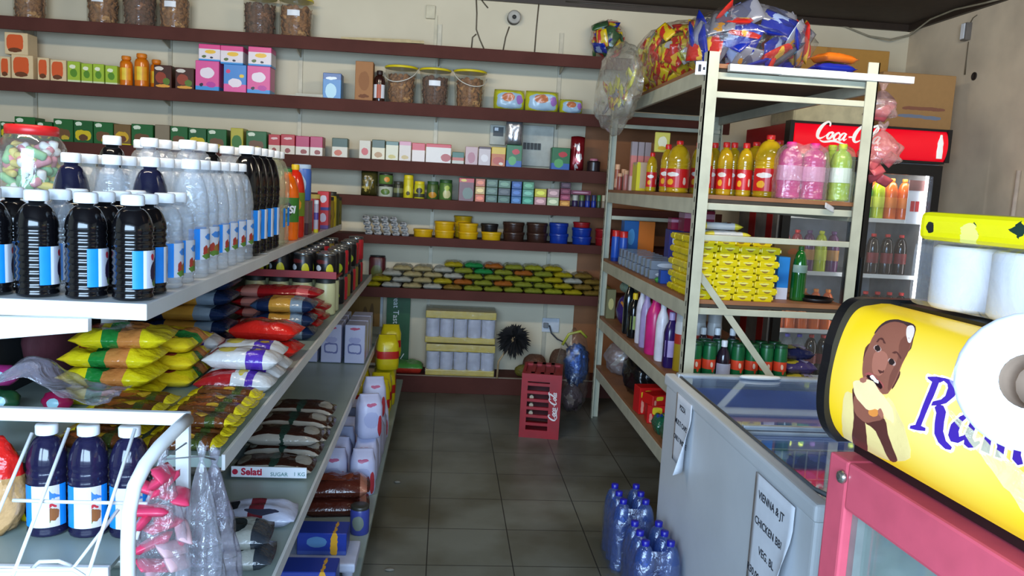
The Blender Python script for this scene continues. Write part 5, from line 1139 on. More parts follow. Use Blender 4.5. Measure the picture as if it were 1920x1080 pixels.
for i, (x, y, dz, rz, m_) in enumerate(((-.90, 2.905, .0, .02, ric), (-.89, 2.905, .0625, .03, ric), (-.642, 2.60, .0, -.02, ric2), (-.64, 2.735, .0, -.02, ric), (-.635, 2.665, .0625, -.03, ric), (-.642, 2.87, .0, .02, ric2), (-.645, 2.80, .0625, .03, ric), (-.935, 3.042, .0, .0, ric2))):
    o = mk('sugar_packet', bagk(.245, .127, .062, m_, 40 + i, name='sugar_packet'), None, (x, y, Z2 + dz), (0, 0, rz)); tag(o, ['white packet with purple band lying behind the yellow stack', 'white packet with purple band on top behind the yellow stack', 'red and white packet at the edge beside the brown packets', 'white and purple packet lying at the shelf edge, lower', 'white and purple packet resting across two others', 'red and white packet behind the shelf edge ones', 'white and purple packet on the red and white one', 'red and white packet in front of the navy bags'][i], 'packet', 'white, red and purple packets')
rice = pk('rice_navy', S(26, 42, 74), bands=[(.3, .62, S(186, 134, 52)), (.0, .12, S(50, 70, 96)), (.62, .8, S(120, 136, 150))], axis=0, rough=.16, var=.2, bump=.3)
for i in range(5):
    o = mk('rice_bag', bagk(.35, .23, .0585, rice, 50 + i, crimp=.05, name='rice_bag'), None, (-.99 + .004 * i, 3.245 + jit(.004), Z2 + i * .059), (0, 0, .06 * (i % 2))); tag(o, 'navy and gold rice bag, ' + ORD[i] + ' from the bottom of the five-high stack', 'rice bag', 'navy and gold rice bags')
for i in range(3):
    o = mk('rice_bag', bagk(.27, .19, .0585, rice, 60 + i, crimp=.05, name='rice_bag'), None, (-.665, 3.50 + jit(.01), Z2 + i * .059), (0, 0, .05)); tag(o, 'navy and gold rice bag in the low stack at the shelf edge, ' + ['bottom', 'middle', 'top'][i], 'rice bag', 'navy and gold rice bags')
redb = pk('red_bag', S(206, 34, 26), blobs=[(.5, .5, .36, .16, S(120, 60, 40), 2, 'xy')], bands=[(.0, .06, S(180, 150, 90))], axis=0, rough=.16, var=.1, bump=.3)
for i in range(2):
    o = mk('lentil_bag', bagk(.265, .18, .069, redb, 70 + i, name='lentil_bag'), None, (-.662, 3.13, Z2 + i * .07), (0, 0, -.1)); tag(o, 'shiny red bag at the shelf edge, ' + ['lower', 'upper'][i] + ' one', 'bag', 'shiny red bags')
redl = pk('red_long', S(156, 26, 30), bands=[(.12, .3, S(180, 120, 110)), (.72, .85, S(200, 90, 90))], axis=0, rough=.2, var=.1, bump=.2)
for r_ in range(2):
    for i in range(4 if r_ == 0 else 2):
        o = mk('pasta_bag', bagk(.4, .175, .0465, redl, 80 + i, crimp=.04, name='pasta_bag'), None, (-.735 + jit(.006), 3.74 + r_ * .19, Z2 + i * .047), (0, 0, .02 * (i % 2))); tag(o, 'long dark red bag, ' + ORD[i] + ' from the bottom in the ' + ['near', 'far'][r_] + ' stack', 'pasta bag', 'long dark red bags')
may = P(S(196, 196, 150), bands=[(0, .04, S(170, 170, 130))])
for r_ in range(2):
    for i in range(4):
        gcan(-.585 - .115 * i, 4.12 + .12 * r_, Z2, .052, .185, may, 'cream mayonnaise jar with dark lid, ' + ORD[i] + ' from the aisle in the ' + ['front', 'rear'][r_] + ' row', 'mayonnaise_jar', lid=pm('lid_black', S(36, 38, 36)), grp='cream jars', lidh=.14)
o = thing('fruit_tray', 'dark red cardboard tray lying across the cream jars', 'tray', (-.755, 4.18, Z2 + .1856)); MB().bb(-.23, .23, -.12, .12, 0, .006).obj('tray', pm('tray_red', S(140, 28, 36)), o); t_ = MB(); t_.bb(-.23, .23, -.123, -.1201, 0, .035); t_.obj('tray_wall', pm('tray_red', S(140, 28, 36)), o)
cof = P(S(24, 22, 24), blobs=[(.7, .3, .18, .3, S(196, 186, 40)), (.15, .4, .12, .14, S(210, 214, 220)), (.3, .7, .3, .1, S(90, 30, 30))])
for r_ in range(2):
    for i in range(4):
        gcan(-.585 - .115 * i, 4.125 + .115 * r_, Z2 + .192, .05, .115, cof, 'black tin on the red tray, ' + ORD[i] + ' from the aisle in the ' + ['front', 'rear'][r_] + ' row', 'coffee_tin', lid=pm('lid_tin', S(120, 124, 128), rough=.2, metal=.8), grp='black tins on the red tray', lidh=.08)
jm = [P(S(24, 22, 24), blobs=[(.6, .35, .25, .2, S(150, 170, 40)), (.25, .6, .15, .2, S(214, 216, 220))]), P(S(190, 40, 50), blobs=[(.5, .4, .3, .2, S(216, 200, 190))]), P(S(140, 120, 50), blobs=[(.5, .5, .3, .3, S(196, 70, 40))])]
for i, y in enumerate((4.5, 4.64, 4.78, 4.92, 5.06, 5.2, 5.34, 5.48)):
    for t in range(2):
        if i in (3, 6) and t: continue
        gcan(-.585, y, Z2 + t * .151, .05, .15, jm[(i + t) % 3 if t == 0 else i % 2], ('lower' if t == 0 else 'upper') + ' jar along the second shelf edge, ' + ORD[i] + ' past the red tray', 'jar', lid=pm('lid_tin', S(120, 124, 128), rough=.2, metal=.8), grp='jars at the far end of the second shelf')
for i, y in enumerate((4.45, 4.65, 4.85, 5.05, 5.25)):
    for t in range(2):
        gcan(-.72, y, Z2 + t * .151, .05, .15, jm[(i + t + 1) % 3], ('lower' if t == 0 else 'upper') + ' jar in the inner line of the second shelf, ' + ORD[i] + ' past the red tray', 'jar', lid=pm('lid_tin', S(120, 124, 128), rough=.2, metal=.8), grp='jars at the far end of the second shelf')
# dim goods behind the white bracket
mar = pm('cloth_maroon', S(70, 22, 34), rough=.8, bump=.4)
o = MB().blob((.16, .2, .16), (0, 0, .15), 3, .25, 1.6, 5, floor=0).obj('maroon_sack', mar, None, (-1.195, 2.64, Z2 + .001)); o.scale = (.42, .9, 1.0); tag(o, 'dark maroon sack in the shadow under the top shelf', 'sack')
pkm = pk('pink_toy', S(206, 40, 110), blobs=[(.5, .5, .25, .25, S(170, 210, 214), 2, 'xz')], rough=.3, wob=.02)
for i, (px, py, c) in enumerate(((12, 672, S(150, 40, 104)), (8, 700, S(24, 66, 38)), (52, 700, S(150, 24, 70)))):
    p = on(px, py, Y=2.5); o = MB().blob((.04, .035, .03), (0, 0, .026), 3, .15, 2, i, floor=0).obj('wrapped_sweet_bag', pk('wrapped_%d' % i, c, blobs=[(.5, .5, .2, .25, S(150, 190, 200), 2, 'xz')], rough=.3) , None, ((-1.06 if i == 2 else -1.20), 2.31, Z2 + (.0 if i else .07))); tag(o, ['pink wrapped packet resting on a green one in shadow', 'green wrapped packet in shadow under the bracket', 'magenta packet with pale round sticker under the bracket'][i], 'packet', 'wrapped packets in the shadow')

# ---------------------------------------------------------------- third shelf
Z3 = S3Z + .0046
mlk = P(S(176, 178, 206), blobs=[(.5, .38, .34, .14, S(96, 100, 150), 4), (.5, .38, .28, .1, S(176, 178, 206), 4), (.5, .9, .25, .03, S(170, 60, 90)), (.5, .6, .3, .08, S(150, 152, 190))])
for r_ in range(3):
    for i in range(3):
        gbox(-.49 - .135 * i, 4.68 + r_ * .17, Z3, .115, .15, .225, mlk, 'white paper sugar pack on the third shelf, ' + ORD[i] + ' from the edge in the ' + ['near', 'middle', 'far'][r_] + ' row', 'sugar_pack', grp='white paper packs on the third shelf', cat='pack')
sug = pk('sugar_bag', S(62, 33, 24), bands=[(.0, .10, S(160, 152, 140))], blobs=[(.85, .5, .1, .3, S(150, 148, 140), 2, 'xy'), (.12, .5, .08, .3, S(130, 124, 110), 2, 'xy'), (.5, .5, .06, .5, S(40, 60, 50), 2, 'xy')], axis=1, rough=.16, var=.2, bump=.25)
fst = None
for r_, y in enumerate((2.90, 3.08, 3.26, 3.44)):
    for l_ in range(2 if r_ else 1):
        for c in range(2):
            o = mk('sugar_bag', bagk(.285, .16, .0555, sug, 90 + r_ * 3 + l_ + c, crimp=.05, name='sugar_bag'), None, (-.575 - .3 * c, y + jit(.005), Z3 + l_ * .056), (0, 0, jit(.015)))
            tag(o, 'brown sugar bag with pale strip in the ' + ORD[r_] + ' row, ' + ['edge', 'inner'][c] + ' column, ' + ['lower', 'upper'][l_] + ' layer', 'sugar bag', 'brown sugar bags on the third shelf')
            if fst is None: fst = o
st = MB().bb(-.135, .125, -.0855, -.0805, .006, .044).obj('label_strip', LWHITE, fst)
red_ink = pm('ink_red', S(190, 20, 60)); teal_ink = pm('ink_teal', S(70, 130, 130))
mk('lettering', text_mesh('Selati', .034, red_ink, bold=.0012), st, (-.065, -.0862, .025), (PI / 2, 0, 0)); mk('lettering', text_mesh('SUGAR', .019, teal_ink), st, (.03, -.0862, .018), (PI / 2, 0, 0)); mk('lettering', text_mesh('1 KG', .019, teal_ink), st, (.1, -.0862, .02), (PI / 2, 0, 0))
d_ = MB().lathe([(.010, 0), (.010, .0012)], 16).obj('red_dot', red_ink, st, (-.122, -.0856, .025), (PI / 2, 0, 0))
wfl = pk('flour_white', S(190, 194, 216), bands=[(.45, .62, S(120, 40, 50))], blobs=[(.25, .5, .08, .3, S(40, 40, 50), 2, 'xy'), (.6, .2, .2, .1, S(60, 60, 80), 2, 'xy')], axis=0, rough=.22, bump=.2)
dpk = pk('dark_pack', S(60, 66, 74), bands=[(.5, .8, S(170, 170, 160))], blobs=[(.2, .5, .1, .3, S(40, 70, 84), 2, 'xy'), (.65, .5, .08, .3, S(40, 44, 44), 2, 'xy')], axis=0, rough=.18, var=.2, bump=.3)
for i, (x, y, m_, dz, lab) in enumerate(((-.55, 2.47, wfl, 0, 'white flour bag with dark red band lying on the third shelf'), (-.56, 2.19, dpk, 0, 'dark packet with pale end lying below the white flour bag, lower'), (-.57, 2.20, dpk, .055, 'dark packet with pale end lying below the white flour bag, upper'), (-.85, 2.45, wfl, 0, 'white flour bag further in on the third shelf'), (-.86, 2.2, dpk, 0, 'dark packet further in on the third shelf'))):
    o = mk('flour_bag', bagk(.26, .15, .0545, m_, 110 + i, name='flour_bag'), None, (x, y, Z3 + dz), (0, 0, .08)); tag(o, lab, 'packet', 'packets at the near end of the third shelf')
# ---------------------------------------------------------------- base shelf
Z4 = S4Z + .0006
def sack_mesh(w_, d, h, mat, seed, name='maize_bag', top=.7):
    b = MB(); n = 20; pr = [(.0, .86), (.04, .98), (.2, 1.03), (.5, 1.0), (.75, .97), (.88, .85), (.95, .62), (1.0, .5)]; vs = []
    for t, s_ in pr:
        for i in range(n):
            a = 2 * PI * i / n; q = (abs(math.cos(a)) ** 5 + abs(math.sin(a)) ** 5) ** (-1 / 5); nz = 1 + .05 * mnoise.noise(Vector((math.cos(a) * 2 + seed * 3, math.sin(a) * 2, t * 3)))
            sy = s_ if t < .85 else s_ * (1 - (t - .85) / .15 * .75)
            vs.append((q * math.cos(a) * w_ / 2 * (s_ if t < .85 else max(s_, .8)) * nz, q * math.sin(a) * d / 2 * sy * nz, h * t))
    k = len(pr); fs = [(j * n + i, j * n + (i + 1) % n, (j + 1) * n + (i + 1) % n, (j + 1) * n + i) for j in range(k - 1) for i in range(n)]
    b.add(vs, fs, 0, True); b.add(vs[:n], [tuple(range(n - 1, -1, -1))]); b.add(vs[-n:], [tuple(range(n))]); return b.mesh(name, mat)
ym = pk('maize_yellow', S(204, 186, 24), bands=[(.34, .56, S(176, 36, 30))], blobs=[(.5, .75, .2, .1, S(214, 200, 60))], rough=.3, var=.1)
wm_ = pk('maize_white', S(186, 190, 222), blobs=[(.5, .8, .2, .04, S(170, 80, 120)), (.5, .45, .3, .2, S(160, 166, 204)), (.85, .3, .1, .25, S(170, 50, 60))], rough=.4, var=.08)
for i, (x, y, dz, h, rz) in enumerate(((-.36, 4.9, 0, .25, .1), (-.36, 5.08, 0, .25, 0), (-.35, 5.26, 0, .25, .1), (-.36, 5.45, 0, .26, -.1), (-.37, 5.63, 0, .26, .1), (-.51, 5.0, 0, .25, 0), (-.51, 5.2, 0, .25, 0), (-.335, 5.18, .256, .22, .2), (-.335, 5.5, .266, .22, .1))):
    o = mk('maize_bag', sack_mesh(.14, .15, h, ym, i), None, (x, y, Z4 + dz), (0, 0, rz)); tag(o, ['yellow', 'yellow and red'][i % 2] + ' maize bag on the base shelf, ' + ORD[i] + (' near the back wall' if i < 7 else ' stacked on the others'), 'maize bag', 'yellow maize bags')
for i, (x, y, dz, rz) in enumerate([(-.335 - .13 * c, 3.72 + .17 * r_, 0, jit(.15)) for r_ in range(6) for c in range(2)] + [(-.33, 3.9, .216, .3), (-.335, 4.25, .216, .2)]):
    o = mk('flour_bag', sack_mesh(.118, .13, .21, wm_, 30 + i, 'flour_bag'), None, (x, y, Z4 + dz), (0, 0, rz))
    tag(o, ('white flour bag on the base shelf, ' + ORD[i // 2] + ' row, ' + ['edge', 'inner'][i % 2] + ' side') if i < 12 else 'white flour bag stacked on other flour bags, ' + ['nearer', 'farther'][i - 12], 'flour bag', 'white flour bags on the base shelf')
brp = pk('brown_pack', S(84, 36, 26), bands=[(.85, .95, S(170, 110, 90))], blobs=[(.5, .5, .25, .3, S(120, 56, 36), 2, 'xy')], axis=0, rough=.2, bump=.3)
for i in range(2):
    o = mk('bean_bag', bagk(.3, .2, .0815, brp, 130 + i, name='bean_bag'), None, (-.43, 3.5, Z4 + .082 * i), (0, 0, .1)); tag(o, 'dark brown bag on the base shelf, ' + ['lower', 'upper'][i] + ' one', 'bag', 'dark brown bags')
FOAM = pm('foam_tray', S(186, 190, 210), rough=.6)
blu = P(S(34, 54, 140), bands=[(.0, .2, S(60, 80, 150))], blobs=[(.75, .5, .07, .5, S(206, 150, 40), 4), (.4, .6, .2, .25, S(80, 120, 160))])
for r_ in range(2):
    for i in range(2):
        y = 2.62 + r_ * .3; x = -.40 - .29 * i
        o = thing('egg_tray', 'white foam egg tray on the base shelf, ' + ['near', 'far'][r_] + ' pair, ' + ['edge', 'inner'][i] + ' one', 'egg tray', (x, y, Z4), 0, 'foam egg trays')
        b = MB(); b.bb(-.13, .13, -.1, .1, .045, .08); b.obj('lid', FOAM, o, bevel=.008); c_ = MB()
        for q in range(5):
            for s_ in range(3): c_.lathe([(.016, 0), (.024, .0445)], 10, (-.1 + q * .05, -.064 + s_ * .064, 0))
        c_.obj('cup_grid', FOAM, o)
        o2 = mk('blue_carton', carton(.18, .11, .085, blu), None, (x + .0, y - .035, Z4 + .0806)); tag(o2, 'blue carton with orange stripe on a foam egg tray, ' + ['near', 'far'][r_] + ' ' + ['edge', 'inner'][i] + ' one', 'box', 'blue cartons on egg trays')
o = gcan(-.30, 3.27, Z4, .04, .12, P(S(60, 70, 150), blobs=[(.5, .5, .3, .3, S(120, 130, 120))]), 'blue tub at the edge of the base shelf near the brown bags', 'tub', cat='tub')

# ================================================================== white bottle stand in the near left corner
M_wt = pm('stand_white', S(226, 228, 230), rough=.35, var=.03)
stand = thing('bottle_stand', 'white metal display stand with curved tube and wire front', 'display stand')
BY = 1.86
def Pt(px, py, y): return on(px, py, Y=y)
zt = .985 + .04; sx1 = -.565
MB().bb(-1.15, sx1, BY, BY + .02, 1.012, 1.042).obj('top_rail', M_wt, stand, bevel=.003)
MB().bb(sx1 - .03, sx1, BY, BY + .02, .3, 1.0115).obj('post', M_wt, stand, bevel=.003)
MB().bb(-1.15, -1.12, BY, BY + .02, .0, 1.0115).obj('post', M_wt, stand, bevel=.003)
MB().bb(sx1 - .03, sx1, BY, BY + .02, .0, .2995).obj('post', M_wt, stand, bevel=.003)
MB().bb(-1.15, -.70, BY - .10, 2.03, .712, .722).obj('shelf', M_gshelf, stand)
MB().bb(-1.15, -.70, BY - .115, BY - .1001, .668, .724).obj('shelf_lip', M_wt, stand, bevel=.003)
tp = [Pt(352, 786, 1.86), Pt(330, 806, 1.80), Pt(300, 836, 1.72), Pt(272, 872, 1.66), Pt(252, 912, 1.62), Pt(242, 960, 1.60), Pt(240, 1020, 1.60), Pt(240, 1100, 1.60), Pt(240, 1300, 1.60), Pt(241, 1900, 1.60)]
MB().tube(tp, .0145, 14).obj('curved_tube', M_wt, stand)
wi = [([(129, 803), (24, 1080)], [1.85, 1.62]), ([(253, 804), (164, 1080)], [1.85, 1.62]), ([(306, 845), (255, 1012)], [1.85, 1.72]), ([(60, 812), (-20, 1000)], [1.85, 1.70]), ([(24, 938), (120, 941), (277, 944)], [1.735, 1.74, 1.745]),
      ([(222, 955), (180, 1010), (135, 1068), (0, 1069), (-40, 1069)], [1.735, 1.69, 1.63, 1.63, 1.63]), ([(60, 1066), (75, 1053), (110, 1052), (133, 1060)], [1.64, 1.62, 1.62, 1.63]), ([(135, 1066), (165, 1085)], [1.63, 1.63])]
for i, (pp, yy) in enumerate(wi):
    MB().tube([Pt(p[0], p[1], y) for p, y in zip(pp, yy)], .0042, 6).obj('wire', M_wt, stand)
bottle_kind('grape_bottle', .05, .27, pm('drink_grape', S(30, 28, 58), rough=.12, coat=.3), capr=.0265, caph=.024, rib=.0025, nrib=8, shoulder=.64, label=(.1, .48, -150, -25, [LBLUE, LWHITE, LWHITE, FRU, LBLUE]))
for i, px in enumerate((91, 168, 244, 310)):
    p = on(px, 980, Y=1.93); 
    if i < 3: put('grape_bottle', 'dark grape drink bottle on the white stand, ' + ORD[i] + ' from the left', (p.x, 1.93, .7226), .2, 'grape drink bottles', sc=(.91, .91, .98))
for i, px in enumerate((60, 130, 200)):
    put('grape_bottle', 'dark grape drink bottle in the second row of the stand, ' + ORD[i] + ' from the left', (on(px + 35, 960, Y=1.985).x + .0, 1.984 + .0, .7226) if False else (-1.05 + i * .115, 1.82, .7226), .2, 'grape drink bottles') if False else None
# red-topped bag at the left edge, yellow packet, clear bag over the rail
rbag = pk('red_sweet_bag', S(196, 150, 96), bands=[(.62, 1, S(206, 30, 26))], blobs=[(.5, .35, .4, .3, S(206, 160, 110))], wob=.15, rough=.2, var=.2, bump=.4)
p = on(15, 960, Y=1.72); o = MB().blob((.072, .045, .12), (0, 0, .115), 4, .14, 1.8, 9, floor=0).obj('snack_bag', rbag, None, (p.x - .01, 1.785 + .0, .7226)); o.location = (on(-14, 960, Y=1.90).x, 1.905, .7226); tag(o, 'puffy red and tan snack bag at the left edge of the white stand', 'snack bag')
ypk = pk('yellow_flag_pack', S(226, 200, 20), blobs=[(.6, .4, .2, .12, S(190, 40, 30), 2, 'xz'), (.4, .3, .12, .12, S(30, 30, 30), 2, 'xz')], rough=.25)
o = mk('yellow_packet', soft_pack(.06, .11, .03, ypk, 'yellow_packet', 3), None, (on(52, 915, Y=1.95).x, 1.955, .7226)); tag(o, 'small yellow packet standing between the snack bag and first grape bottle', 'packet')
cf = film('bag_film', tint=(.93, .93, .96), haze=.16, hazec=(.62, .62, .68), rough=.1, bump=1.0, scale=14, gloss=.5)
cfd = film('bag_film_dim', tint=(.90, .88, .93), haze=.22, hazec=(.45, .42, .50), rough=.14, bump=.9, scale=12, gloss=.35)
o = MB().grid(lambda u, v: (-1.13 + .36 * u, 1.93 + .16 * v - .02 * math.sin(u * 9), 1.045 + .085 * math.exp(-((u - .42) / .2) ** 2) * (1 - abs(v - .45)) + .012 * mnoise.noise(Vector((u * 7, v * 6, 1)))), 40, 16).obj('clear_plastic_sheet', cfd); so = o.modifiers.new('thickness', 'SOLIDIFY'); so.thickness = .0006; tag(o, 'crumpled clear plastic sheet lying behind the top rail of the white stand', 'plastic sheet')
# bags hanging off the stand's post
def hang_bag(name, lab, cat, top, w_, d, L_, mat, seed, inner=(), amp=.14, flare=1.15):
    o = thing(name, lab, cat, top)
    def fn(u, v):
        a = 2 * PI * u; s_ = (.10 + .9 * min(1, v * 2.1) ** .7) * (1 + (flare - 1) * v); n_ = mnoise.noise(Vector((math.cos(a) * 2.2 + seed, math.sin(a) * 2.2, v * 3.5))) + .5 * mnoise.noise(Vector((math.cos(a) * 6 + seed, math.sin(a) * 6, v * 5)))
        k = 1 + amp * 2 * n_ * min(1, v * 3)
        if v > .93: k *= 1 - (v - .93) * 5
        return (math.cos(a) * w_ / 2 * s_ * k, math.sin(a) * d / 2 * s_ * k, -v * L_)
    b = MB().grid(fn, 40, 22); b.obj('bag', mat, o)
    t_ = MB().grid(lambda u, v: (math.cos(2 * PI * u) * w_ * .07 * (1 + v * 1.3), math.sin(2 * PI * u) * d * .08 * (1 + v * 1.3), v * .035 + .008 * math.sin(u * 25) * v), 20, 4); t_.obj('knot', mat, o)
    for nm_, bld, mt in inner: bld.obj(nm_, mt, o)
    return o
pnk = [pm('pink_plastic', S(226, 64, 104), rough=.3), pm('pink_pale', S(232, 190, 196), rough=.35)]
rs = random.Random(11); inn = []
for i in range(16):
    b = MB(); q = Vector((rs.uniform(-.03, .03), rs.uniform(-.025, .025), -.03 - .0155 * i)); b.pillow(.085, .042, .02, 8, 6, M=Matrix.Translation(q) @ Matrix.Rotation(rs.uniform(-1, 1), 4, 'Y') @ Matrix.Rotation(rs.uniform(0, 3), 4, 'Z'), seed=i); inn.append(('pink_comb', b, pnk[0 if i < 9 else i % 2]))
hang_bag('pink_comb_bag', 'clear bag of bright pink plastic pieces hanging from the white stand', 'bag', on(304, 868, Y=1.76), .098, .07, .33, cf, 3, inn)
hang_bag('clear_plastic_bag', 'clear crumpled plastic bag hanging beside the pink bag', 'plastic bag', on(378, 862, Y=1.835), .08, .06, .42, cf, 8, flare=1.25, amp=.2)
hang_bag('clear_plastic_bag', 'longer dim clear plastic bag hanging in front of the sugar bags', 'plastic bag', on(402, 868, Y=1.925), .10, .06, .40, cfd, 15, flare=1.35, amp=.2)
for i, x in enumerate((0,)):
    hz = Vector((0, 0, .008)); hk = MB().tube([(sx1 - .005, BY + .001, .972), on(304, 868, Y=1.76) + hz, on(378, 862, Y=1.835) + hz, on(404, 868, Y=1.925) + hz], .0022, 6).obj('hook_wire', pm('wire_grey', S(130, 132, 134), rough=.4), stand)
# ================================================================== goods on the steel rack
def rz(i): return RZ[i] + .0066
# --- second level: oils, sprays, shrink-wrapped soda
OIL = pm('cooking_oil', S(196, 160, 26), rough=.1, var=.05, coat=.3, mix2=S(168, 128, 16))
OILLBL = pk('oil_label', S(206, 28, 28), blobs=[(.3, .7, .25, .12, S(236, 226, 216)), (.2, .3, .12, .16, S(236, 170, 40)), (.8, .35, .06, .2, S(226, 190, 170))], wob=.03)
CAPR = pm('cap_red', S(206, 30, 30), rough=.35)
bottle_kind('oil_bottle:small', .037, .26, OIL, CAPR, capr=.0165, caph=.026, neck=.014, shoulder=.62, rib=.0012, nrib=8, label=(.12, .5, -170, 10, [OILLBL]))
bottle_kind('oil_bottle:large', .066, .30, OIL, CAPR, capr=.02, caph=.022, neck=.018, shoulder=.6, rib=.0025, nrib=8, label=(.1, .46, -170, 10, [OILLBL]))
for i, (x, y, k, sc) in enumerate(((1.165, 4.62, 'small', .85), (1.20, 4.42, 'small', 1), (1.29, 4.50, 'small', 1), (1.205, 4.22, 'large', .9), (1.335, 4.3, 'small', 1.05), (1.265, 3.98, 'small', 1.08), (1.34, 4.06, 'small', 1.0), (1.365, 3.96, 'small', 1.0), (1.43, 4.03, 'small', 1.02), (1.455, 3.93, 'small', 1.0), (1.545, 3.86, 'large', 1), (1.55, 4.05, 'large', .92), (1.685, 4.09, 'large', .98))):
    put('oil_bottle:' + k, ('large ' if k == 'large' else '') + 'golden cooking oil bottle with red label, ' + ORD[i] + ' from the far end', (x, y, rz(1)), random.uniform(-.3, .1), 'cooking oil bottles', sc=sc)
def pbox(x, y, z, w_, d, h, mat, lab, name='carton', cat='box', r_=0, grp=None): return gbox(x, y, z, w_, d, h, mat, lab, name, grp, cat, r_)
tanb = P(S(196, 166, 136), bands=[(0, .1, S(214, 190, 40))], blobs=[(.1, .5, .12, .5, S(214, 200, 40), 4)])
pbox(1.165, 4.78, rz(1), .095, .12, .17, tanb, 'tan carton with yellow side beneath the three pink sticks')
for i in range(3): pbox(1.145 + .042 * i, 5.0 + .0 * i, rz(1), .036, .036, .30, P(S(220, 130, 120), bands=[(.72, 1, S(170, 150, 150)), (.0, .3, S(226, 190, 180))]), 'pink and grey slim carton, ' + ORD[i] + ' of three in a row', grp='slim pink cartons')
pbox(1.20, 4.56, rz(1) + .2235, .085, .02, .11, P(S(214, 200, 90), blobs=[(.5, .5, .3, .3, S(236, 226, 190)), (.5, .2, .3, .1, S(214, 170, 40))]), 'pale yellow packet perched on top of the first oil bottles', 'yellow_packet', 'packet')
o = MB().blob((.09, .10, .085), (0, 0, .075), 3, .2, 2, 4, floor=0).obj('black_bag', pm('black_plastic', S(18, 18, 20), rough=.25, bump=.6, scale=20), None, (1.30, 5.30, rz(1))); tag(o, 'small black plastic bag behind the pink cartons on the rack', 'bag')
rollm = P(S(206, 150, 120), bands=[(.55, 1, S(170, 96, 70)), (.0, .12, S(120, 60, 50))])
for i, (x, y, h) in enumerate(((1.135, 5.42, .17), (1.175, 5.40, .14), (1.135, 5.33, .11), (1.172, 5.31, .13))):
    gcan(x, y, rz(1), .018, h, (rollm, P(S(226, 190, 160)), P(S(150, 70, 60)), P(S(190, 120, 110)))[i], ORD[i] + ' small skin-toned cosmetic bottle by the far rack leg', 'cosmetic_bottle', lid=pm('lid_peach', S(226, 170, 130)), grp='cosmetic bottles', lidh=.2, cat='bottle')
pwrap = film('wrap_pink', tint=(.98, .9, .95), haze=.14, hazec=(.75, .6, .68), rough=.12, bump=.9, scale=16, gloss=.5)
def sodapack(x, y, z, nx, ny, r, h, mat, capm, lab, wrap, labm=None):
    o = thing('soda_multipack', lab, 'multipack', (x, y, z), 0, 'shrink-wrapped soda packs')
    b = MB().lathe(bottle_prof(r, h, r * .36, r * .4, .024, .002, 5, .66), 18).mesh('bottle', mat); c = MB().lathe([(r * .42, h - .024), (r * .42, h - .003), (r * .36, h), (r * .1, h)], 12).mesh('cap', capm)
    lb = label_patch(r, h * .32, h * .58, -PI, PI, [labm]) if labm else None
    for i in range(nx):
        for j in range(ny):
            q = mk('bottle', b, o, ((i - (nx - 1) / 2) * r * 2.04, (j - (ny - 1) / 2) * r * 2.04, .002)); mk('cap', c, q)
            if lb: mk('label', lb, q)
    w_, d = nx * r * 2.04 + .008, ny * r * 2.04 + .008
    def fn(u, v):
        a = 2 * PI * u; q = (abs(math.cos(a)) ** 7 + abs(math.sin(a)) ** 7) ** (-1 / 7); n_ = .006 * mnoise.noise(Vector((math.cos(a) * 5, math.sin(a) * 5, v * 7 + x * 9)))
        s_ = 1 - .16 * max(0, v - .7) / .3 - .25 * max(0, v - .92) / .08; hh = h * .97 * v + .004 * math.sin(a * 8) * v
        return (math.cos(a) * q * (w_ / 2 + n_) * s_, math.sin(a) * q * (d / 2 + n_) * s_, .001 + hh)
    MB().grid(fn, 56, 18).obj('shrink_wrap', wrap, o)
PKD = pm('drink_pink', S(206, 36, 130), rough=.15, coat=.2); LMD = pm('drink_lime', S(170, 196, 30), rough=.15, coat=.2)
sodapack(1.608, 3.63, rz(1), 2, 1, .054, .255, PKD, pm('cap_magenta', S(214, 30, 130)), 'shrink-wrapped pack of bright pink soda bottles at the front of the rack', pwrap, pm('label_pale_pink', S(226, 170, 196)))
sodapack(1.79, 3.67, rz(1), 1, 2, .048, .258, LMD, pm('cap_lime', S(196, 206, 40)), 'shrink-wrapped pack of lime green soda bottles behind the right rack leg', film('wrap_lime', tint=(.96, 1, .9), haze=.14, hazec=(.7, .76, .6), rough=.12, bump=.9, scale=16), LWHITE)
o = MB().pillow(.06, .03, .008, 8, 6, seed=5).obj('loose_wrap_end', film('wrap_end', haze=.5, hazec=(.8, .8, .85), rough=.2, bump=.6), None, (1.705, 3.522, rz(1) - .03), (1.2, .4, .3)); tag(o, 'white loose end of shrink wrap hanging over the rack board', 'wrap end')
# --- third level: yellow wrapped soaps etc.
soapm = pk('soap_wrap', S(226, 202, 20), blobs=[(.5, .5, .16, .3, S(150, 120, 50), 2, 'xz'), (.5, .62, .26, .12, S(238, 226, 120), 2, 'xz')], rough=.24, wob=.05, var=.06)
def soap_mesh(seed):
    b = MB(); L_, W_, T = .0948, .064, .0304; rs = random.Random(seed)
    vs = []; X = [(-.5, .62, 1.0), (-.465, .5, .95), (-.43, 1, .99), (-.2, 1, 1), (.2, 1, 1), (.43, 1, .99), (.465, .5, .95), (.5, .62, 1.0)]
    for x, sz, sy in X:
        z0 = T / 2 * (1 - sz); z1 = T / 2 * (1 + sz); y = W_ / 2 * sy
        vs += [(x * L_, -y * .96, z0), (x * L_, -y, z0 + (z1 - z0) * .2), (x * L_, -y, z1 - (z1 - z0) * .2), (x * L_, -y * .96, z1), (x * L_, y * .96, z1), (x * L_, y, z1 - (z1 - z0) * .2), (x * L_, y, z0 + (z1 - z0) * .2), (x * L_, y * .96, z0)]
    k = len(X); fs = [(j * 8 + i, j * 8 + (i + 1) % 8, (j + 1) * 8 + (i + 1) % 8, (j + 1) * 8 + i) for j in range(k - 1) for i in range(8)] + [tuple(range(7, -1, -1)), tuple(range((k - 1) * 8, k * 8))]
    return b.add(vs, fs).mesh('soap_bar', soapm)
sm = [soap_mesh(i) for i in range(2)]
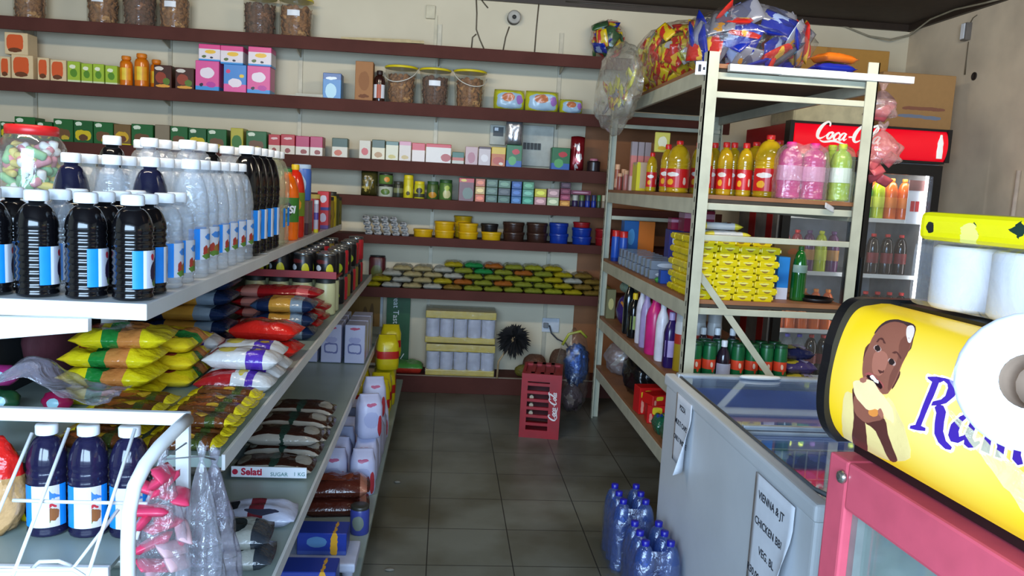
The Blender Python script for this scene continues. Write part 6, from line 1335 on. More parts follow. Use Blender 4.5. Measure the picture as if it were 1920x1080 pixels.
ROWN = ['bottom', 'second', 'third', 'fourth', 'fifth', 'sixth', 'seventh', 'eighth', 'ninth']
for j in range(9):
    for c in range(4):
        for d in range(6):
            if c > 0 and d > 0 and j < 8: continue
            if c > 1 and d > 1: continue
            if j == 8 and c > 1 and d == 0: continue
            if j == 7 and c == 3 and d == 0: pass
            x = 1.165 + .0955 * c + .018 * (j % 2); y = 3.585 + .068 * d
            o = mk('soap_bar', sm[(j + c) % 2], None, (x + jit(.002), y, rz(2) + j * .0308), (0, 0, jit(.05)))
            tag(o, 'soap bar in the yellow stack, ' + ROWN[j] + ' row, ' + (['first', 'second', 'third', 'fourth'][c] + ' from the left leg' if d == 0 else ORD[d] + ' back along the aisle') + ('' if c == 0 or d == 0 else ', ' + ORD[c] + ' column'), 'soap bar', 'yellow soap bars')
yl = pk('yellow_long', S(214, 200, 60), bands=[(.2, .8, S(196, 196, 196))], blobs=[(.7, .5, .05, .3, S(150, 60, 60), 2, 'xy')], axis=0, rough=.22, bump=.2)
zt2 = rz(2) + 9 * .0308
for i, (x, y, dz) in enumerate(((1.29, 3.62, 0), (1.27, 3.70, .0), (1.265, 3.66, .036))):
    z = zt2 + dz
    o = mk('biscuit_roll', bagk(.22, .06, .034, yl, 140 + i, crimp=.06, name='biscuit_roll', flat=.48), None, (x, y + .02, z), (0, 0, -.03)); tag(o, 'long yellow and silver packet lying on the soap stack, ' + ['front', 'rear', 'upper'][i] + ' one', 'packet', 'long packets on the soap stack')
SPB = P(S(30, 80, 180), bands=[(0, .15, S(20, 50, 130))])
for i, y in enumerate((5.32, 5.22)): gcan(1.135 + .03 * i, y, rz(2), .028, .205, SPB, 'blue spray can with red cap, ' + ['nearer the rack leg', 'slightly further along the rack'][i], 'spray_can', lid=CAPR, grp='blue spray cans', lidh=.2, cat='spray can')
tp_ = pk('clear_tube', S(150, 160, 176), blobs=[(.5, .5, .3, .25, S(206, 212, 224), 2, 'xz')], rough=.18, metal=.25, var=.2)
for r_ in range(2):
    for i in range(9):
        y = 5.08 - i * .098; o = mk('toothpaste_carton', carton(.17, .045, .05, tp_), None, (1.20 + .006 * r_, y + jit(.006), rz(2) + r_ * .051), (0, 0, jit(.06))); tag(o, 'silver-grey small carton lying on the rack, ' + ['lower', 'upper'][r_] + ' layer, ' + ORD[8 - i] + ' from the soap stack', 'box', 'silver-grey cartons')
pbox(1.17, 4.09, rz(2), .10, .05, .07, P(S(34, 70, 150), blobs=[(.7, .5, .2, .3, S(90, 180, 220)), (.95, .3, .1, .3, S(206, 90, 40))]), 'blue toothpaste carton at the rack edge next to the soap stack', 'toothpaste_carton')
o = MB().pillow(.08, .04, .03, 8, 6, seed=3).obj('green_packet', pm('green_pack', S(70, 140, 60), rough=.3), None, (1.15, 4.17, rz(2))); o.location.y = 4.155; o.location.x = 1.145; tag(o, 'small green packet at the rack edge by the silver cartons', 'packet')
o4 = P(S(60, 60, 130), blobs=[(.3, .75, .16, .12, S(214, 214, 224)), (.75, .7, .18, .13, S(214, 214, 224)), (.5, .3, .3, .12, S(150, 120, 140)), (.8, .5, .1, .1, S(206, 110, 40))])
pbox(1.36, 4.62, rz(2), .12, .1, .26, o4, 'tall dark blue carton with white ovals on the third rack level, nearer the wall'); pbox(1.44, 4.40, rz(2), .14, .1, .25, o4, 'tall dark blue carton with white ovals on the third rack level, nearer the soap')
mb = P(S(150, 24, 60), bands=[(.62, .85, S(206, 150, 170))])
pbox(1.40, 4.40, rz(2) + .2606, .17, .12, .12, mb, 'maroon carton stacked on the dark blue cartons'); pbox(1.335, 4.55, rz(2) + .2606, .10, .08, .07, mb, 'smaller maroon carton half behind the stacked maroon one')
pbox(1.25, 5.38, rz(2), .10, .1, .27, P(S(26, 90, 160), blobs=[(.5, .6, .25, .2, S(70, 140, 196))]), 'blue upright carton near the far rack leg'); pbox(1.355, 5.38, rz(2), .11, .1, .27, P(S(206, 110, 30)), 'plain orange carton near the far rack leg')
o = MB().blob((.06, .05, .05), (0, 0, .045), 3, .12, 2, 6, floor=0).obj('pale_net_bag', pk('net_pale', S(190, 196, 180), bands=[(.2, .3, S(120, 140, 120)), (.5, .6, S(120, 140, 120))], axis=0, rough=.3), None, (1.30, 4.22, rz(2))); tag(o, 'pale rounded packet behind the toothpaste carton', 'packet')
pbox(1.585, 3.66, rz(2), .055, .10, .2, P(S(40, 130, 206), bands=[(0, .28, S(206, 206, 220))]), 'bright blue narrow carton standing right of the soap stack'); pbox(1.565, 3.78, rz(2), .08, .08, .2, P(S(110, 124, 140)), 'grey-blue carton behind the bright blue carton')
GRN = pm('glass_green', S(20, 92, 30), rough=.06, coat=.5, var=.05)
bottle_kind('green_bottle', .034, .255, GRN, pm('cap_green_dark', S(20, 80, 30)), capr=.012, neck=.011, caph=.018, shoulder=.5, label=(.52, .66, -170, -10, [pm('label_silver', S(150, 170, 150))]))
put('green_bottle', 'dark green glass bottle standing beside the bright blue carton', (1.66, 3.66, rz(2)))
pbox(1.73, 3.95, rz(2), .16, .1, .26, P(S(166, 124, 70), blobs=[(.6, .8, .15, .06, S(196, 110, 60))], rough=.75), 'brown cardboard carton behind the green bottle')
o = thing('black_tray', 'shallow black tray tilted at the front right of the rack', 'tray', (1.75, 3.66, rz(2)), .1); MB().lathe([(.07, 0), (.085, .016), (.082, .018), (.066, .004), (.001, .004)], 24).obj('tray', pm('tray_black', S(20, 20, 22), rough=.4), o); o.rotation_euler = (0, .0, .1)
# --- fourth level: cleaning bottles
def clean_prof(r, h): return [(r * .9, 0), (r, .01), (r, h * .62), (r * .8, h * .74), (r * .5, h * .82), (r * .42, h * .86)]
def cbot(x, y, r, h, c, lab, cap=None, name='cleaner_bottle', grp='cleaner bottles', sq=4, lbl=None, i=3, z=None):
    o = thing(name, lab, 'bottle', (x, y, z or rz(i)), random.uniform(-.3, .3), grp)
    MB().lathe(clean_prof(r, h), 16, sq=sq).obj('body', c, o); MB().lathe([(r * .44, h * .86), (r * .46, h * .97), (r * .4, h), (r * .1, h)], 14).obj('cap', cap or CAPW, o)
    if lbl: mk('label', label_patch(r * 1.12, h * .2, h * .5, -2.6, -.4, [lbl], .0), o)
    return o
blk = pm('cleaner_black', S(18, 20, 22), rough=.15, coat=.2)
cbot(1.15, 4.86, .036, .34, blk, 'black cleaner bottle with yellow cap nearest the purple floral bag', pm('cap_yellow', S(214, 206, 30)))
cbot(1.15, 4.72, .034, .27, blk, 'shorter black cleaner bottle with yellow cap beside the white ones', pm('cap_yellow', S(214, 206, 30)), lbl=pm('label_lime', S(150, 170, 90)))
cbot(1.24, 4.80, .034, .30, pm('cleaner_red', S(150, 30, 24), rough=.2), 'dark red cleaner bottle behind the black ones', blk)
for i, (x, y, c, w2, r, h) in enumerate(((1.152, 4.56, S(214, 210, 220), 'white tall', .03, .33), (1.152, 4.44, S(168, 150, 196), 'lilac', .034, .32), (1.155, 4.26, S(206, 40, 116), 'bright pink', .05, .33), (1.225, 4.18, S(196, 34, 100), 'deeper pink', .042, .33), (1.15, 4.09, S(222, 218, 228), 'white slim', .034, .32))):
    cbot(x, y, r, h, pm('cleaner_' + w2.replace(' ', '_'), c, rough=.3), w2 + ' cleaner bottle on the fourth rack level', pm('cap_' + w2.replace(' ', '_'), c, rough=.35), sq=0)
cbot(1.155, 3.94, .034, .28, pm('cleaner_purple', S(44, 26, 84), rough=.2), 'dark purple cleaner bottle next to the near rack leg', pm('cap_lilac', S(150, 130, 190)), lbl=pm('label_lilac', S(170, 150, 200)))
flo = pk('floral_bag', S(60, 36, 120), blobs=[(.3, .4, .14, .12, S(214, 130, 40)), (.6, .7, .1, .06, S(196, 130, 150)), (.7, .25, .1, .05, S(206, 150, 130)), (.25, .75, .1, .07, S(206, 140, 60)), (.5, .15, .12, .06, S(206, 140, 120))], wob=.15, rough=.25)
o = MB().blob((.065, .12, .10), (0, 0, .095), 3, .1, 2, 3, floor=0).obj('floral_bag', flo, None, (1.205, 5.16, rz(3))); tag(o, 'purple bag with orange flower print on the fourth rack level', 'bag')
gbox(1.15, 5.40, rz(3), .06, .06, .2, P(S(120, 116, 80), blobs=[(.5, .5, .3, .2, S(190, 180, 120))]), 'dull yellow packet by the far rack leg on the fourth level', 'packet', cat='packet')
o = MB().blob((.065, .08, .045), (0, 0, .045), 3, .08, 1.6, 8, floor=0).obj('green_film_bag', film('film_green', tint=(.6, .8, .68), haze=.4, hazec=(.3, .46, .38), rough=.2, bump=.5), None, (1.215, 5.16, rz(3) + .206)); tag(o, 'translucent green plastic bag on top of the purple floral bag', 'bag')
grn = P(S(16, 96, 50), bands=[(.42, .66, S(214, 66, 36))], blobs=[(.5, .54, .1, .07, S(230, 200, 180)), (.62, .40, .1, .06, S(214, 66, 36))])
n = 0
for r_ in range(2):
    for i in range(7):
        x = 1.175 + .068 * i; y = 3.60 + .075 * r_
        if r_ == 0 and i in (2,): continue
        gcan(x, y, rz(3), .031, .20, grn, 'green canister with orange band, ' + ['front', 'rear'][r_] + ' row, ' + ORD[i] + ' from the near rack leg', 'canister', lid=pm('lid_green_dark', S(14, 70, 40), rough=.35), grp='green canisters', lidh=.08, cat='canister')
dkp = pm('bottle_dark_purple', S(34, 22, 36), rough=.15, coat=.3)
for i, (x, y) in enumerate(((1.19, 3.76), (1.26, 3.76), (1.33, 3.76), (1.405, 3.76), (1.311, 3.60))):
    cbot(x, y, .032, .24 if i < 4 else .21, dkp, ('dark bottle with white cap behind the green canisters, ' + ORD[i] + ' from the near leg') if i < 4 else 'dark bottle with white cap standing among the front green canisters', grp='dark bottles with white caps', sq=0, name='dark_bottle', lbl=pm('label_grey', S(170, 170, 190)) if i == 4 else None)
mus = P(S(170, 140, 30), bands=[(.55, .75, S(176, 50, 34)), (.75, 1, S(196, 196, 196))])
for i, x in enumerate((1.19, 1.27, 1.35)):
    gcan(x, 3.87, rz(3), .036, .33, mus, 'tall mustard and white bottle at the back of the canisters, ' + ORD[i] + ' from the leg', 'sauce_bottle', lid=pm('lid_grey', S(180, 180, 180)), grp='mustard and white bottles', cat='bottle', lidh=.25)
for i, (x, y, c, dz) in enumerate(((1.705, 3.63, S(120, 110, 50), 0), (1.715, 3.80, S(60, 60, 130), 0), (1.705, 3.70, S(70, 60, 110), .0575), (1.71, 3.75, S(40, 44, 84), .115))):
    o = mk('sanitary_packet', bagk(.165, .155, .057, pk('sani_%d' % i, c, blobs=[(.3, .5, .2, .3, S(196, 180, 60), 2, 'xy'), (.7, .5, .15, .3, S(150, 150, 190), 2, 'xy')], rough=.2, wob=.1, bump=.3), 150 + i, name='sanitary_packet'), None, (x, y, rz(3) + dz), (0, 0, .1)); tag(o, ['yellow-grey packet lying at the bottom beside the brace', 'blue-violet packet lying behind the yellow-grey one', 'violet packet resting on the yellow-grey one', 'dark blue packet at the top of the packet heap'][i], 'packet', 'packets beside the rack brace')
# --- lowest level
o = MB().blob((.095, .2, .125), (0, 0, .115), 4, .16, 2.4, 21, floor=0).obj('black_bin_bag', pm('black_plastic', S(18, 18, 20), rough=.25, bump=.6, scale=20), None, (1.215, 4.75, rz(4))); tag(o, 'black bin bag slumped on the lowest rack level', 'bag')
cb3 = film('bag_film', haze=.16)
o = MB().blob((.1, .13, .11), (0, 0, .10), 4, .2, 2.4, 31, floor=0).obj('clear_bag', cb3, None, (1.21, 5.28, rz(4))); tag(o, 'empty clear plastic bag behind the black bin bag', 'plastic bag')
o = MB().blob((.07, .06, .06), (0, 0, .05), 3, .12, 2, 14, floor=0).obj('red_packet', pm('red_pack', S(150, 26, 30), rough=.3), None, (1.42, 5.25, rz(4))); tag(o, 'dark red packet at the far end of the lowest rack level', 'packet')
redp = P(S(206, 26, 26), blobs=[(.4, .7, .2, .2, S(226, 200, 40), 4), (.15, .3, .06, .25, S(226, 150, 130), 3)])
for i, (x, y, dz, r_, w_, h) in enumerate(((1.175, 4.30, 0, .1, .13, .15), (1.18, 4.12, 0, -.1, .13, .10), (1.30, 4.26, 0, .2, .1, .14), (1.185, 4.12, .1006, .35, .11, .055))):
    ob = pbox(x, y, rz(4) + dz, w_, .1, h, redp, ['red carton with yellow letters on the lowest rack level, tallest one', 'red carton with yellow letters nearest the freezer', 'red carton behind the two front red cartons', 'red carton tilted on top of the front red carton'][i], 'red_carton', r_=r_, grp='red cartons on the lowest level')
    if i == 0: mk('lettering', text_mesh('RAJAH', .04, pm('ink_yellow', S(230, 206, 40)), bold=.001), ob, (0, -.001, .11), (PI / 2, 0, 0))
for i, (x, y) in enumerate(((1.165, 3.98), (1.17, 3.84), (1.165, 3.70))):
    o = mk('green_bag', bagk(.11, .13, .1, pk('green_bag', S(40, 110, 80), blobs=[(.3, .5, .15, .2, S(30, 80, 170), 2, 'xy'), (.6, .4, .15, .1, S(190, 190, 60), 2, 'xy')], rough=.2, wob=.15, var=.2, bump=.4), 160 + i, name='green_bag'), None, (x, y, rz(4))); tag(o, 'green and blue plastic packet on the lowest rack level, ' + ['farthest', 'middle', 'nearest'][i] + ' from camera of three' if False else 'green and blue plastic packet at the lowest level edge, ' + ORD[i] + ' after the red cartons', 'packet', 'green and blue packets')
# --- bags of snacks on top of the rack
def snack_sack(name, lab, c, r, n, cols, filmm, seed, rot=0, squash=.75, sz=(.13, .09)):
    o = thing(name, lab, 'bag of snacks', c, rot); rs = random.Random(seed)
    nrm_ = []
    for i in range(n):
        u = rs.uniform(-1, 1); a = rs.uniform(0, 2 * PI); q = rs.uniform(.66, .9); d = Vector((math.cos(a) * math.sqrt(1 - u * u), math.sin(a) * math.sqrt(1 - u * u), u))
        p = Vector((d.x * r[0] * q, d.y * r[1] * q, d.z * r[2] * q + r[2]));
        if p.z < .035: p.z = .035 + rs.random() * .02
        M = Matrix.Translation(p) @ (d + Vector((rs.gauss(0, .25), rs.gauss(0, .25), rs.gauss(0, .25)))).to_track_quat('Z', 'Y').to_matrix().to_4x4() @ Matrix.Rotation(rs.uniform(0, 6), 4, 'Z')
        b = MB(); b.pillow(sz[0], sz[1], .03, 10, 8, M=M @ Matrix.Translation((0, 0, -.02)), seed=i, crimp=.1); b.v = [(v[0], v[1], max(v[2], .005)) for v in b.v]; b.obj('snack_packet', cols[rs.randrange(len(cols))], o)
    MB().blob((r[0], r[1], r[2]), (0, 0, r[2]), 4, .12, 2.6, seed, floor=.003).obj('clear_sack', filmm, o)
    return o
sp_y = pk('snack_yellow', S(230, 196, 20), blobs=[(.3, .5, .14, .2, S(206, 40, 30), 2, 'xy'), (.7, .5, .1, .3, S(206, 60, 30), 2, 'xy')], rough=.2, wob=.15, axis=0, bands=[(0, .08, S(206, 40, 30)), (.92, 1, S(206, 40, 30))])
sp_r = pk('snack_red', S(196, 40, 30), blobs=[(.5, .5, .2, .3, S(226, 180, 60), 2, 'xy')], rough=.2, wob=.15); sp_b = pk('snack_blue', S(20, 40, 150), blobs=[(.5, .5, .2, .2, S(150, 170, 214), 2, 'xy')], rough=.2, wob=.15)
sp_s = pk('snack_silver', S(150, 152, 166), blobs=[(.5, .5, .25, .3, S(90, 94, 120), 2, 'xy'), (.3, .3, .1, .1, S(214, 150, 40), 2, 'xy')], rough=.2, wob=.2, metal=.3); sp_l = pk('snack_lime', S(206, 206, 60), blobs=[(.5, .5, .25, .25, S(190, 190, 200), 2, 'xy')], rough=.2, wob=.2); sp_g = pk('snack_grey', S(70, 74, 90), blobs=[(.4, .5, .2, .3, S(150, 60, 90), 2, 'xy'), (.7, .3, .1, .2, S(60, 160, 200), 2, 'xy')], rough=.2, wob=.2)
sf = film('sack_film', tint=(.98, .98, .98), haze=.03, hazec=(.62, .62, .6), rough=.08, bump=.9, scale=9, gloss=.35)
ztop = RZ[0] + .0066
snack_sack('snack_sack', 'big clear sack of yellow and red snack packets on top of the rack', (1.325, 4.98, ztop), (.21, .58, .22), 190, [sp_y, sp_y, sp_y, sp_y, sp_y, sp_y, sp_r, sp_l], sf, 3, sz=(.12, .08))
snack_sack('snack_sack', 'big clear sack of blue, red and silver packets at the front of the rack top', (1.475, 4.10, ztop), (.335, .20, .19), 75, [sp_b, sp_s, sp_s, sp_r, sp_g, sp_b], sf, 8, sz=(.2, .13))
snack_sack('snack_sack', 'clear sack of blue, yellow and green packets at the end of the topmost wall shelf', (1.16, 6.235, SHELF_Z['A'] + .0045), (.135, .13, .15), 26, [sp_b, sp_y, sp_r, pm('snack_green', S(50, 90, 50), rough=.2)], sf, 12)
o = thing('crumpled_clear_bag', 'crumpled empty clear bag hanging over the aisle side of the rack top', 'plastic bag', (.975, 4.78, ztop + .04))
MB().blob((.095, .46, .24), (-.01, 0, -.02), 4, .2, 2.6, 41).obj('bag', film('crumple_film', tint=(.97, .97, .95), haze=.14, hazec=(.8, .8, .74), rough=.1, bump=1.0, scale=16, gloss=.6), o)
rs = random.Random(5)
for i in range(16):
    b = MB(); y = -.34 + .045 * i; b.pillow(.11, .08, .022, 10, 8, M=Matrix.Translation((-.02 + .01 * rs.random(), y, -.10 + .12 * rs.random())) @ Matrix.Rotation(PI / 2 + rs.uniform(-.5, .5), 4, 'Y') @ Matrix.Rotation(rs.uniform(0, 3), 4, 'Z'), seed=i, crimp=.1); b.obj('snack_packet', [sp_l, sp_l, sp_s, sp_y][i % 4], o)
for i, (x, y, m_) in enumerate(((1.69, 3.605, sp_b), (1.75, 3.75, sp_s), (1.70, 3.61, pk('snack_orange', S(214, 110, 30), blobs=[(.5, .5, .3, .3, S(236, 180, 60), 2, 'xy')], wob=.2, rough=.2)))):
    o = mk('snack_packet', bagk(.2, .12, .045, m_, 170 + i, name='snack_packet', crimp=.1), None, (x + .0, y - .0, ztop + (.0, .0, .046)[i]), (0, 0, (.1, -.1, .3)[i])); tag(o, ['blue snack packet lying loose at the front right of the rack top', 'silver-grey snack packet lying loose behind the blue one', 'orange snack packet lying on the loose blue one'][i], 'packet', 'loose packets on the rack top')
o = thing('price_card', 'small white price card clipped to the near rack leg', 'card', (1.075, 3.52, 2.145), -.35); MB().bb(-.028, .028, -.002, 0, -.028, .028).obj('card', M_paper, o); MB().bb(-.016, -.004, -.0032, -.0021, -.015, .015).obj('print', M_ink, o); MB().bb(.004, .012, -.0032, -.0021, -.008, .004).obj('print', M_ink, o)
# pink bag hanging from the right front leg
pf = film('bag_pink_film', tint=(.98, .88, .88), haze=.26, hazec=(.72, .5, .5), rough=.12, bump=.9, scale=14, gloss=.5)
rs = random.Random(2); inn = []
for i in range(10):
    b = MB(); b.pillow(.07, .05, .02, 8, 6, M=Matrix.Translation((rs.uniform(-.05, .05), rs.uniform(-.03, .03), -.06 - .018 * i)) @ Matrix.Rotation(rs.uniform(0, 3), 4, 'X') @ Matrix.Rotation(rs.uniform(0, 3), 4, 'Z'), seed=i); inn.append(('pink_sweet', b, pm('pink_sweet', S(206, 90, 96), rough=.4)))
hang_bag('pink_sweet_bag', 'cloudy clear bag with red print hanging from the right rack leg, upper one', 'bag', (1.955, 3.63, 2.12), .13, .10, .125, pf, 22, inn[:4], flare=1.1)
hang_bag('pink_sweet_bag', 'pink-tinted plastic bag hanging below the upper one at the right rack leg', 'bag', (1.975, 3.63, 1.94), .15, .11, .15, pf, 27, inn[4:], flare=1.3)

# ================================================================== inside and on top of the drinks cooler
SG = pm('soda_green', S(20, 150, 50), rough=.15, coat=.2); SY = pm('soda_lime', S(176, 190, 20), rough=.15); SO = pm('soda_orange', S(214, 96, 30), rough=.15); SD = pm('soda_cola', S(34, 20, 18), rough=.12, coat=.3); SP = pm('soda_purple', S(90, 40, 90), rough=.2); SC = film('soda_clear', tint=(.8, .84, .88), haze=.15, hazec=(.4, .45, .5), rough=.08)
def soda(kn, mat, cap, lab=None): bottle_kind('chilled_bottle:' + kn, .042, .285, mat, cap, capr=.017, caph=.02, neck=.014, shoulder=.62, waist=.003, label=(.3, .55, -170, -10, [lab]) if lab else None)
soda('green', SG, pm('cap_lime', S(196, 206, 40)), pm('label_lime2', S(206, 214, 40))); soda('lime', SY, pm('cap_lime', S(196, 206, 40)), pm('label_lime3', S(196, 206, 60))); soda('orange', SO, pm('cap_orange', S(230, 130, 30)), pm('label_oran', S(220, 120, 40))); soda('cola', SD, pm('cap_redd', S(190, 30, 30)), pm('label_colared', S(120, 26, 30))); soda('orange_blue', SO, CAPW, pk('label_fan', S(226, 200, 40), bands=[(0, .5, S(110, 170, 206))])); soda('grape', SP, pm('cap_pur', S(90, 50, 110)), pm('label_pur', S(170, 120, 60))); soda('clear', SC, pm('cap_bluep', S(60, 50, 170)), pm('label_grey2', S(90, 96, 100))); soda('red', pm('soda_red', S(150, 30, 50), rough=.2), CAPR, pm('label_wr', S(214, 190, 196)))
R1 = [('green', 2.85), ('lime', 2.94), ('orange', 3.03), ('orange', 3.12)]; Lx = [2.312, 2.398, 2.484, 2.57, 2.656]
rows_ = [(0, R1, 'top shelf'), (1, [('orange_blue', 2.84), ('cola', 2.94), ('cola', 3.04), ('cola', 3.14)], 'second shelf'), (2, [('cola', 2.84), ('cola', 2.926), ('cola', 3.012), ('cola', 3.098), ('cola', 3.184)], 'third shelf'),
         (0, list(zip(('red', 'orange', 'lime', 'green', 'grape'), Lx)), 'top shelf'), (1, list(zip(('red', 'red', 'grape', 'lime', 'grape'), Lx)), 'second shelf'), (2, list(zip(('orange', 'orange', 'orange', 'orange', 'orange'), Lx)), 'third shelf'), (3, list(zip(('green', 'clear', 'clear', 'cola', 'cola'), Lx)), 'lowest shelf')]
for si, items, sn in rows_:
    for i, (k_, x) in enumerate(items):
        put('chilled_bottle:' + k_, {'orange_blue': 'orange', 'cola': 'cola', 'grape': 'purple'}.get(k_, k_) + ' soda bottle on the ' + sn + ' behind the ' + ('right' if x > 2.72 else 'left') + ' cooler door, ' + ORD[i] + ' from the left', (x, CY0 + .17, CSZ[si] + .0006), .0, 'chilled sodas in the drinks cooler')
for i, x in enumerate((2.87, 2.96, 3.05)): put('chilled_bottle:orange', 'orange soda bottle in the second line of the top cooler shelf, ' + ORD[i] + ' from the left', (x, CY0 + .27, CSZ[0] + .0006), 0, 'chilled sodas in the drinks cooler')
o = thing('cooler_poster', 'white advert sheet with two red cans at the right of the cooler interior', 'poster', (3.165, CY0 + .10, 1.62)); MB().bb(-.055, .055, 0, .002, -.13, .16).obj('sheet', M_paper, o); MB().bb(-.03, -.003, -.002, -.0002, -.05, .02).obj('printed_can', M_red, o); MB().bb(.003, .03, -.002, -.0002, -.05, .02).obj('printed_can', M_red, o); MB().bb(-.055, .055, -.002, -.0002, .09, .16).obj('red_band', pm('band_dull', S(130, 80, 76)), o)
ct = 2.1006
pbox(3.17, 5.42, ct, .52, .45, .40, P(S(176, 134, 84), blobs=[(.6, .42, .3, .03, S(140, 90, 70), 4), (.55, .28, .3, .03, S(120, 130, 150), 4)], rough=.8, var=.08), 'large brown cardboard box with faint print on top of the cooler', 'cardboard_box')
pbox(2.83, 5.885, ct + .0, .72, .08, .62, P(S(190, 140, 66), blobs=[(.35, .5, .03, .5, S(170, 120, 56), 6)], rough=.7, var=.08), 'yellowish cardboard box standing behind on top of the cooler', 'cardboard_box')
o = MB().bb(-.26, .26, -.2, .2, 0, .15).obj('foam_block', pm('foam_cream', S(206, 196, 160), rough=.85), None, (2.50, 5.45, ct), bevel=.03, seg=3); tag(o, 'cream foam block lying on top of the cooler beside the box', 'foam block')

# ================================================================== inside the freezer
fzm = [P(S(30, 60, 150), blobs=[(.5, .5, .3, .25, S(120, 150, 200))]), P(S(40, 90, 170), blobs=[(.4, .6, .2, .2, S(180, 190, 210))]), P(S(50, 120, 80), blobs=[(.5, .5, .3, .3, S(130, 160, 150))]), P(S(190, 180, 150), blobs=[(.5, .5, .3, .3, S(120, 130, 170))])]
k = 0
for i in range(5):
    for j in range(3):
        x = FX0 + .16 + .105 * i; y = FY0 + .22 + .13 * j
        o = gbox(x, y, bz0 + .0045, .09, .10, .20 + .03 * ((i + j) % 3), fzm[(i * 2 + j) % 4], ['blue', 'light blue', 'green', 'cream'][(i * 2 + j) % 4] + ' frozen carton in the wire basket, ' + ORD[i] + ' column, ' + ORD[j] + ' row from the near end', 'frozen_carton', 'frozen food cartons'); k += 1
sg_ = thing('ice_cream_sticker', 'magenta ice cream sign with white letters inside the near freezer end', 'sign', (1.24, FY0 + .19, .775)); sg_.rotation_euler = (-1.0, 0, 0)
MB().bb(-.16, .16, 0, .003, -.06, .06).obj('sign_plate', pm('sign_magenta', S(206, 30, 96), rough=.3), sg_); mk('lettering', text_mesh('kool', .085, LWHITE, bold=.003, shear=.25), sg_, (.0, -.0012, .0), (PI / 2, 0, 0))
MB().bb(FX0 + .075, FX1 - .075, 2.545, FY1 - .075, .1476, .4995).obj('compressor_step', M_fzin, fz)
for i in range(4):
    for j in range(3):
        c = [S(60, 84, 150), S(90, 110, 170), S(70, 120, 110), S(150, 60, 70)][(i + j * 3) % 4]
        o = mk('frozen_bag', bagk(.15, .19, .08, pk('frozen_%d' % ((i + j * 3) % 4), c, blobs=[(.5, .5, .3, .3, tuple(min(1, q * 1.8) for q in c), 2, 'xy')], rough=.25, wob=.1), 180 + i + j, name='frozen_bag'), None, (FX0 + .15 + .15 * i, 2.655 + .2 * j, .5)); tag(o, 'frozen bag on the floor of the freezer, ' + ORD[i] + ' column, ' + ORD[j] + ' row at the far half', 'frozen bag', 'bags on the freezer floor')

# ================================================================== floor: crate, bags, water packs
cr = thing('soda_crate', 'red plastic soda crate standing on its end in the aisle', 'crate', (.685, 5.19, 0), -.16)
M_crate = pm('crate_red', S(150, 12, 28), rough=.4, var=.05); cw, cd, ch = .255, .36, .42
b = MB(); t_ = .018
def slats(face, w_):                                     # one wall of the crate with its row of openings
    z = 0
    for k in range(8):
        hh = .05 if k in (0, 7) else .018
        zz = [0, .082, .134, .186, .238, .290, .342, ch - .05][k]; face(0, w_, zz, zz + hh + (.002 if k == 0 else 0))
def fr_(x0, x1, z0, z1): b.bb(-cw / 2 + x0, -cw / 2 + x1, -cd / 2, -cd / 2 + t_, z0, z1)
slats(lambda a, c, z0, z1: fr_(.04, cw - .075, z0, z1), cw); fr_(0, .04, 0, ch); fr_(cw - .075, cw, 0, ch)
for sx in (-1, 1):
    x0 = sx * (cw / 2 - t_ / 2)
    for y0, y1 in ((-cd / 2 + t_, -cd / 2 + .05), (cd / 2 - .05, cd / 2 - t_)): b.bb(x0 - t_ / 2, x0 + t_ / 2, y0, y1, 0, ch)
    for k in range(4): b.bb(x0 - t_ / 2, x0 + t_ / 2, -cd / 2 + .05, cd / 2 - .05, k * .13, k * .13 + .07 if k < 3 else ch)
b.bb(-cw / 2 + t_, cw / 2 - t_, -cd / 2 + t_, cd / 2 - t_, ch - .03, ch - .012); b.bb(-cw / 2 + t_, cw / 2 - t_, -cd / 2 + t_, cd / 2 - t_, 0, .015)
for x in (-.06, .0, .06): b.bb(x - .012, x + .012, -cd / 2 + t_, cd / 2, ch - .012, ch)
b.bb(-cw / 2 + t_, cw / 2 - t_, -cd / 2 + t_, -cd / 2 + .06, ch - .012, ch); b.bb(-cw / 2 + t_, cw / 2 - t_, cd / 2 - .06, cd / 2, ch - .012, ch)
b.obj('crate_wall', M_crate, cr)
MB().bb(-cw / 2 + t_ + .001, cw / 2 - t_ - .001, cd / 2 - .028, cd / 2 - .012, .02, ch - .035).obj('crate_base', pm('crate_dark', S(90, 12, 22), rough=.5), cr)
lgm = MB(); s2 = .20 / COLA_W; brush(lgm, COLA, lambda x, y: Vector((cw / 2 - .038 - (y - .55) * s2, -cd / 2 - .0002, .12 + x * s2)), None, None, (0, -1, 0), 1, thick=.0015); lgm.obj('script_logo', M_logo2, cr)
for i in range(3):
    q = MB(); q.lathe([(.013, 0), (.014, .01), (.014, .03)], 10); nb = q.obj('bottle_neck', pm('neck_pale', S(190, 176, 150), rough=.3), cr, (-.06, -cd / 2 + .06, .155 + .052 * i)); nb.rotation_euler = (PI / 2, 0, 0)
o = thing('clear_trinket_bag', 'clear bag with shiny blue foil standing between crate and rack', 'bag', (.955, 5.62, 0)); o.scale = (1, .9, 1)
MB().blob((.12, .14, .30), (0, 0, .30), 4, .14, 2.4, 17, floor=.002).obj('bag', sf, o); MB().blob((.085, .10, .15), (0.02, 0, .36), 4, .2, 4, 27).obj('blue_foil', pm('foil_blue', S(36, 84, 160), rough=.3, metal=.65, bump=1, scale=60), o); MB().blob((.08, .09, .10), (0, 0, .12), 3, .2, 4, 7, floor=.01).obj('dull_pack', pk('dull_mix', S(100, 80, 84), blobs=[(.4, .5, .2, .2, S(150, 130, 120)), (.7, .3, .2, .2, S(60, 40, 44))], wob=.3, rough=.3, bump=.8), o)
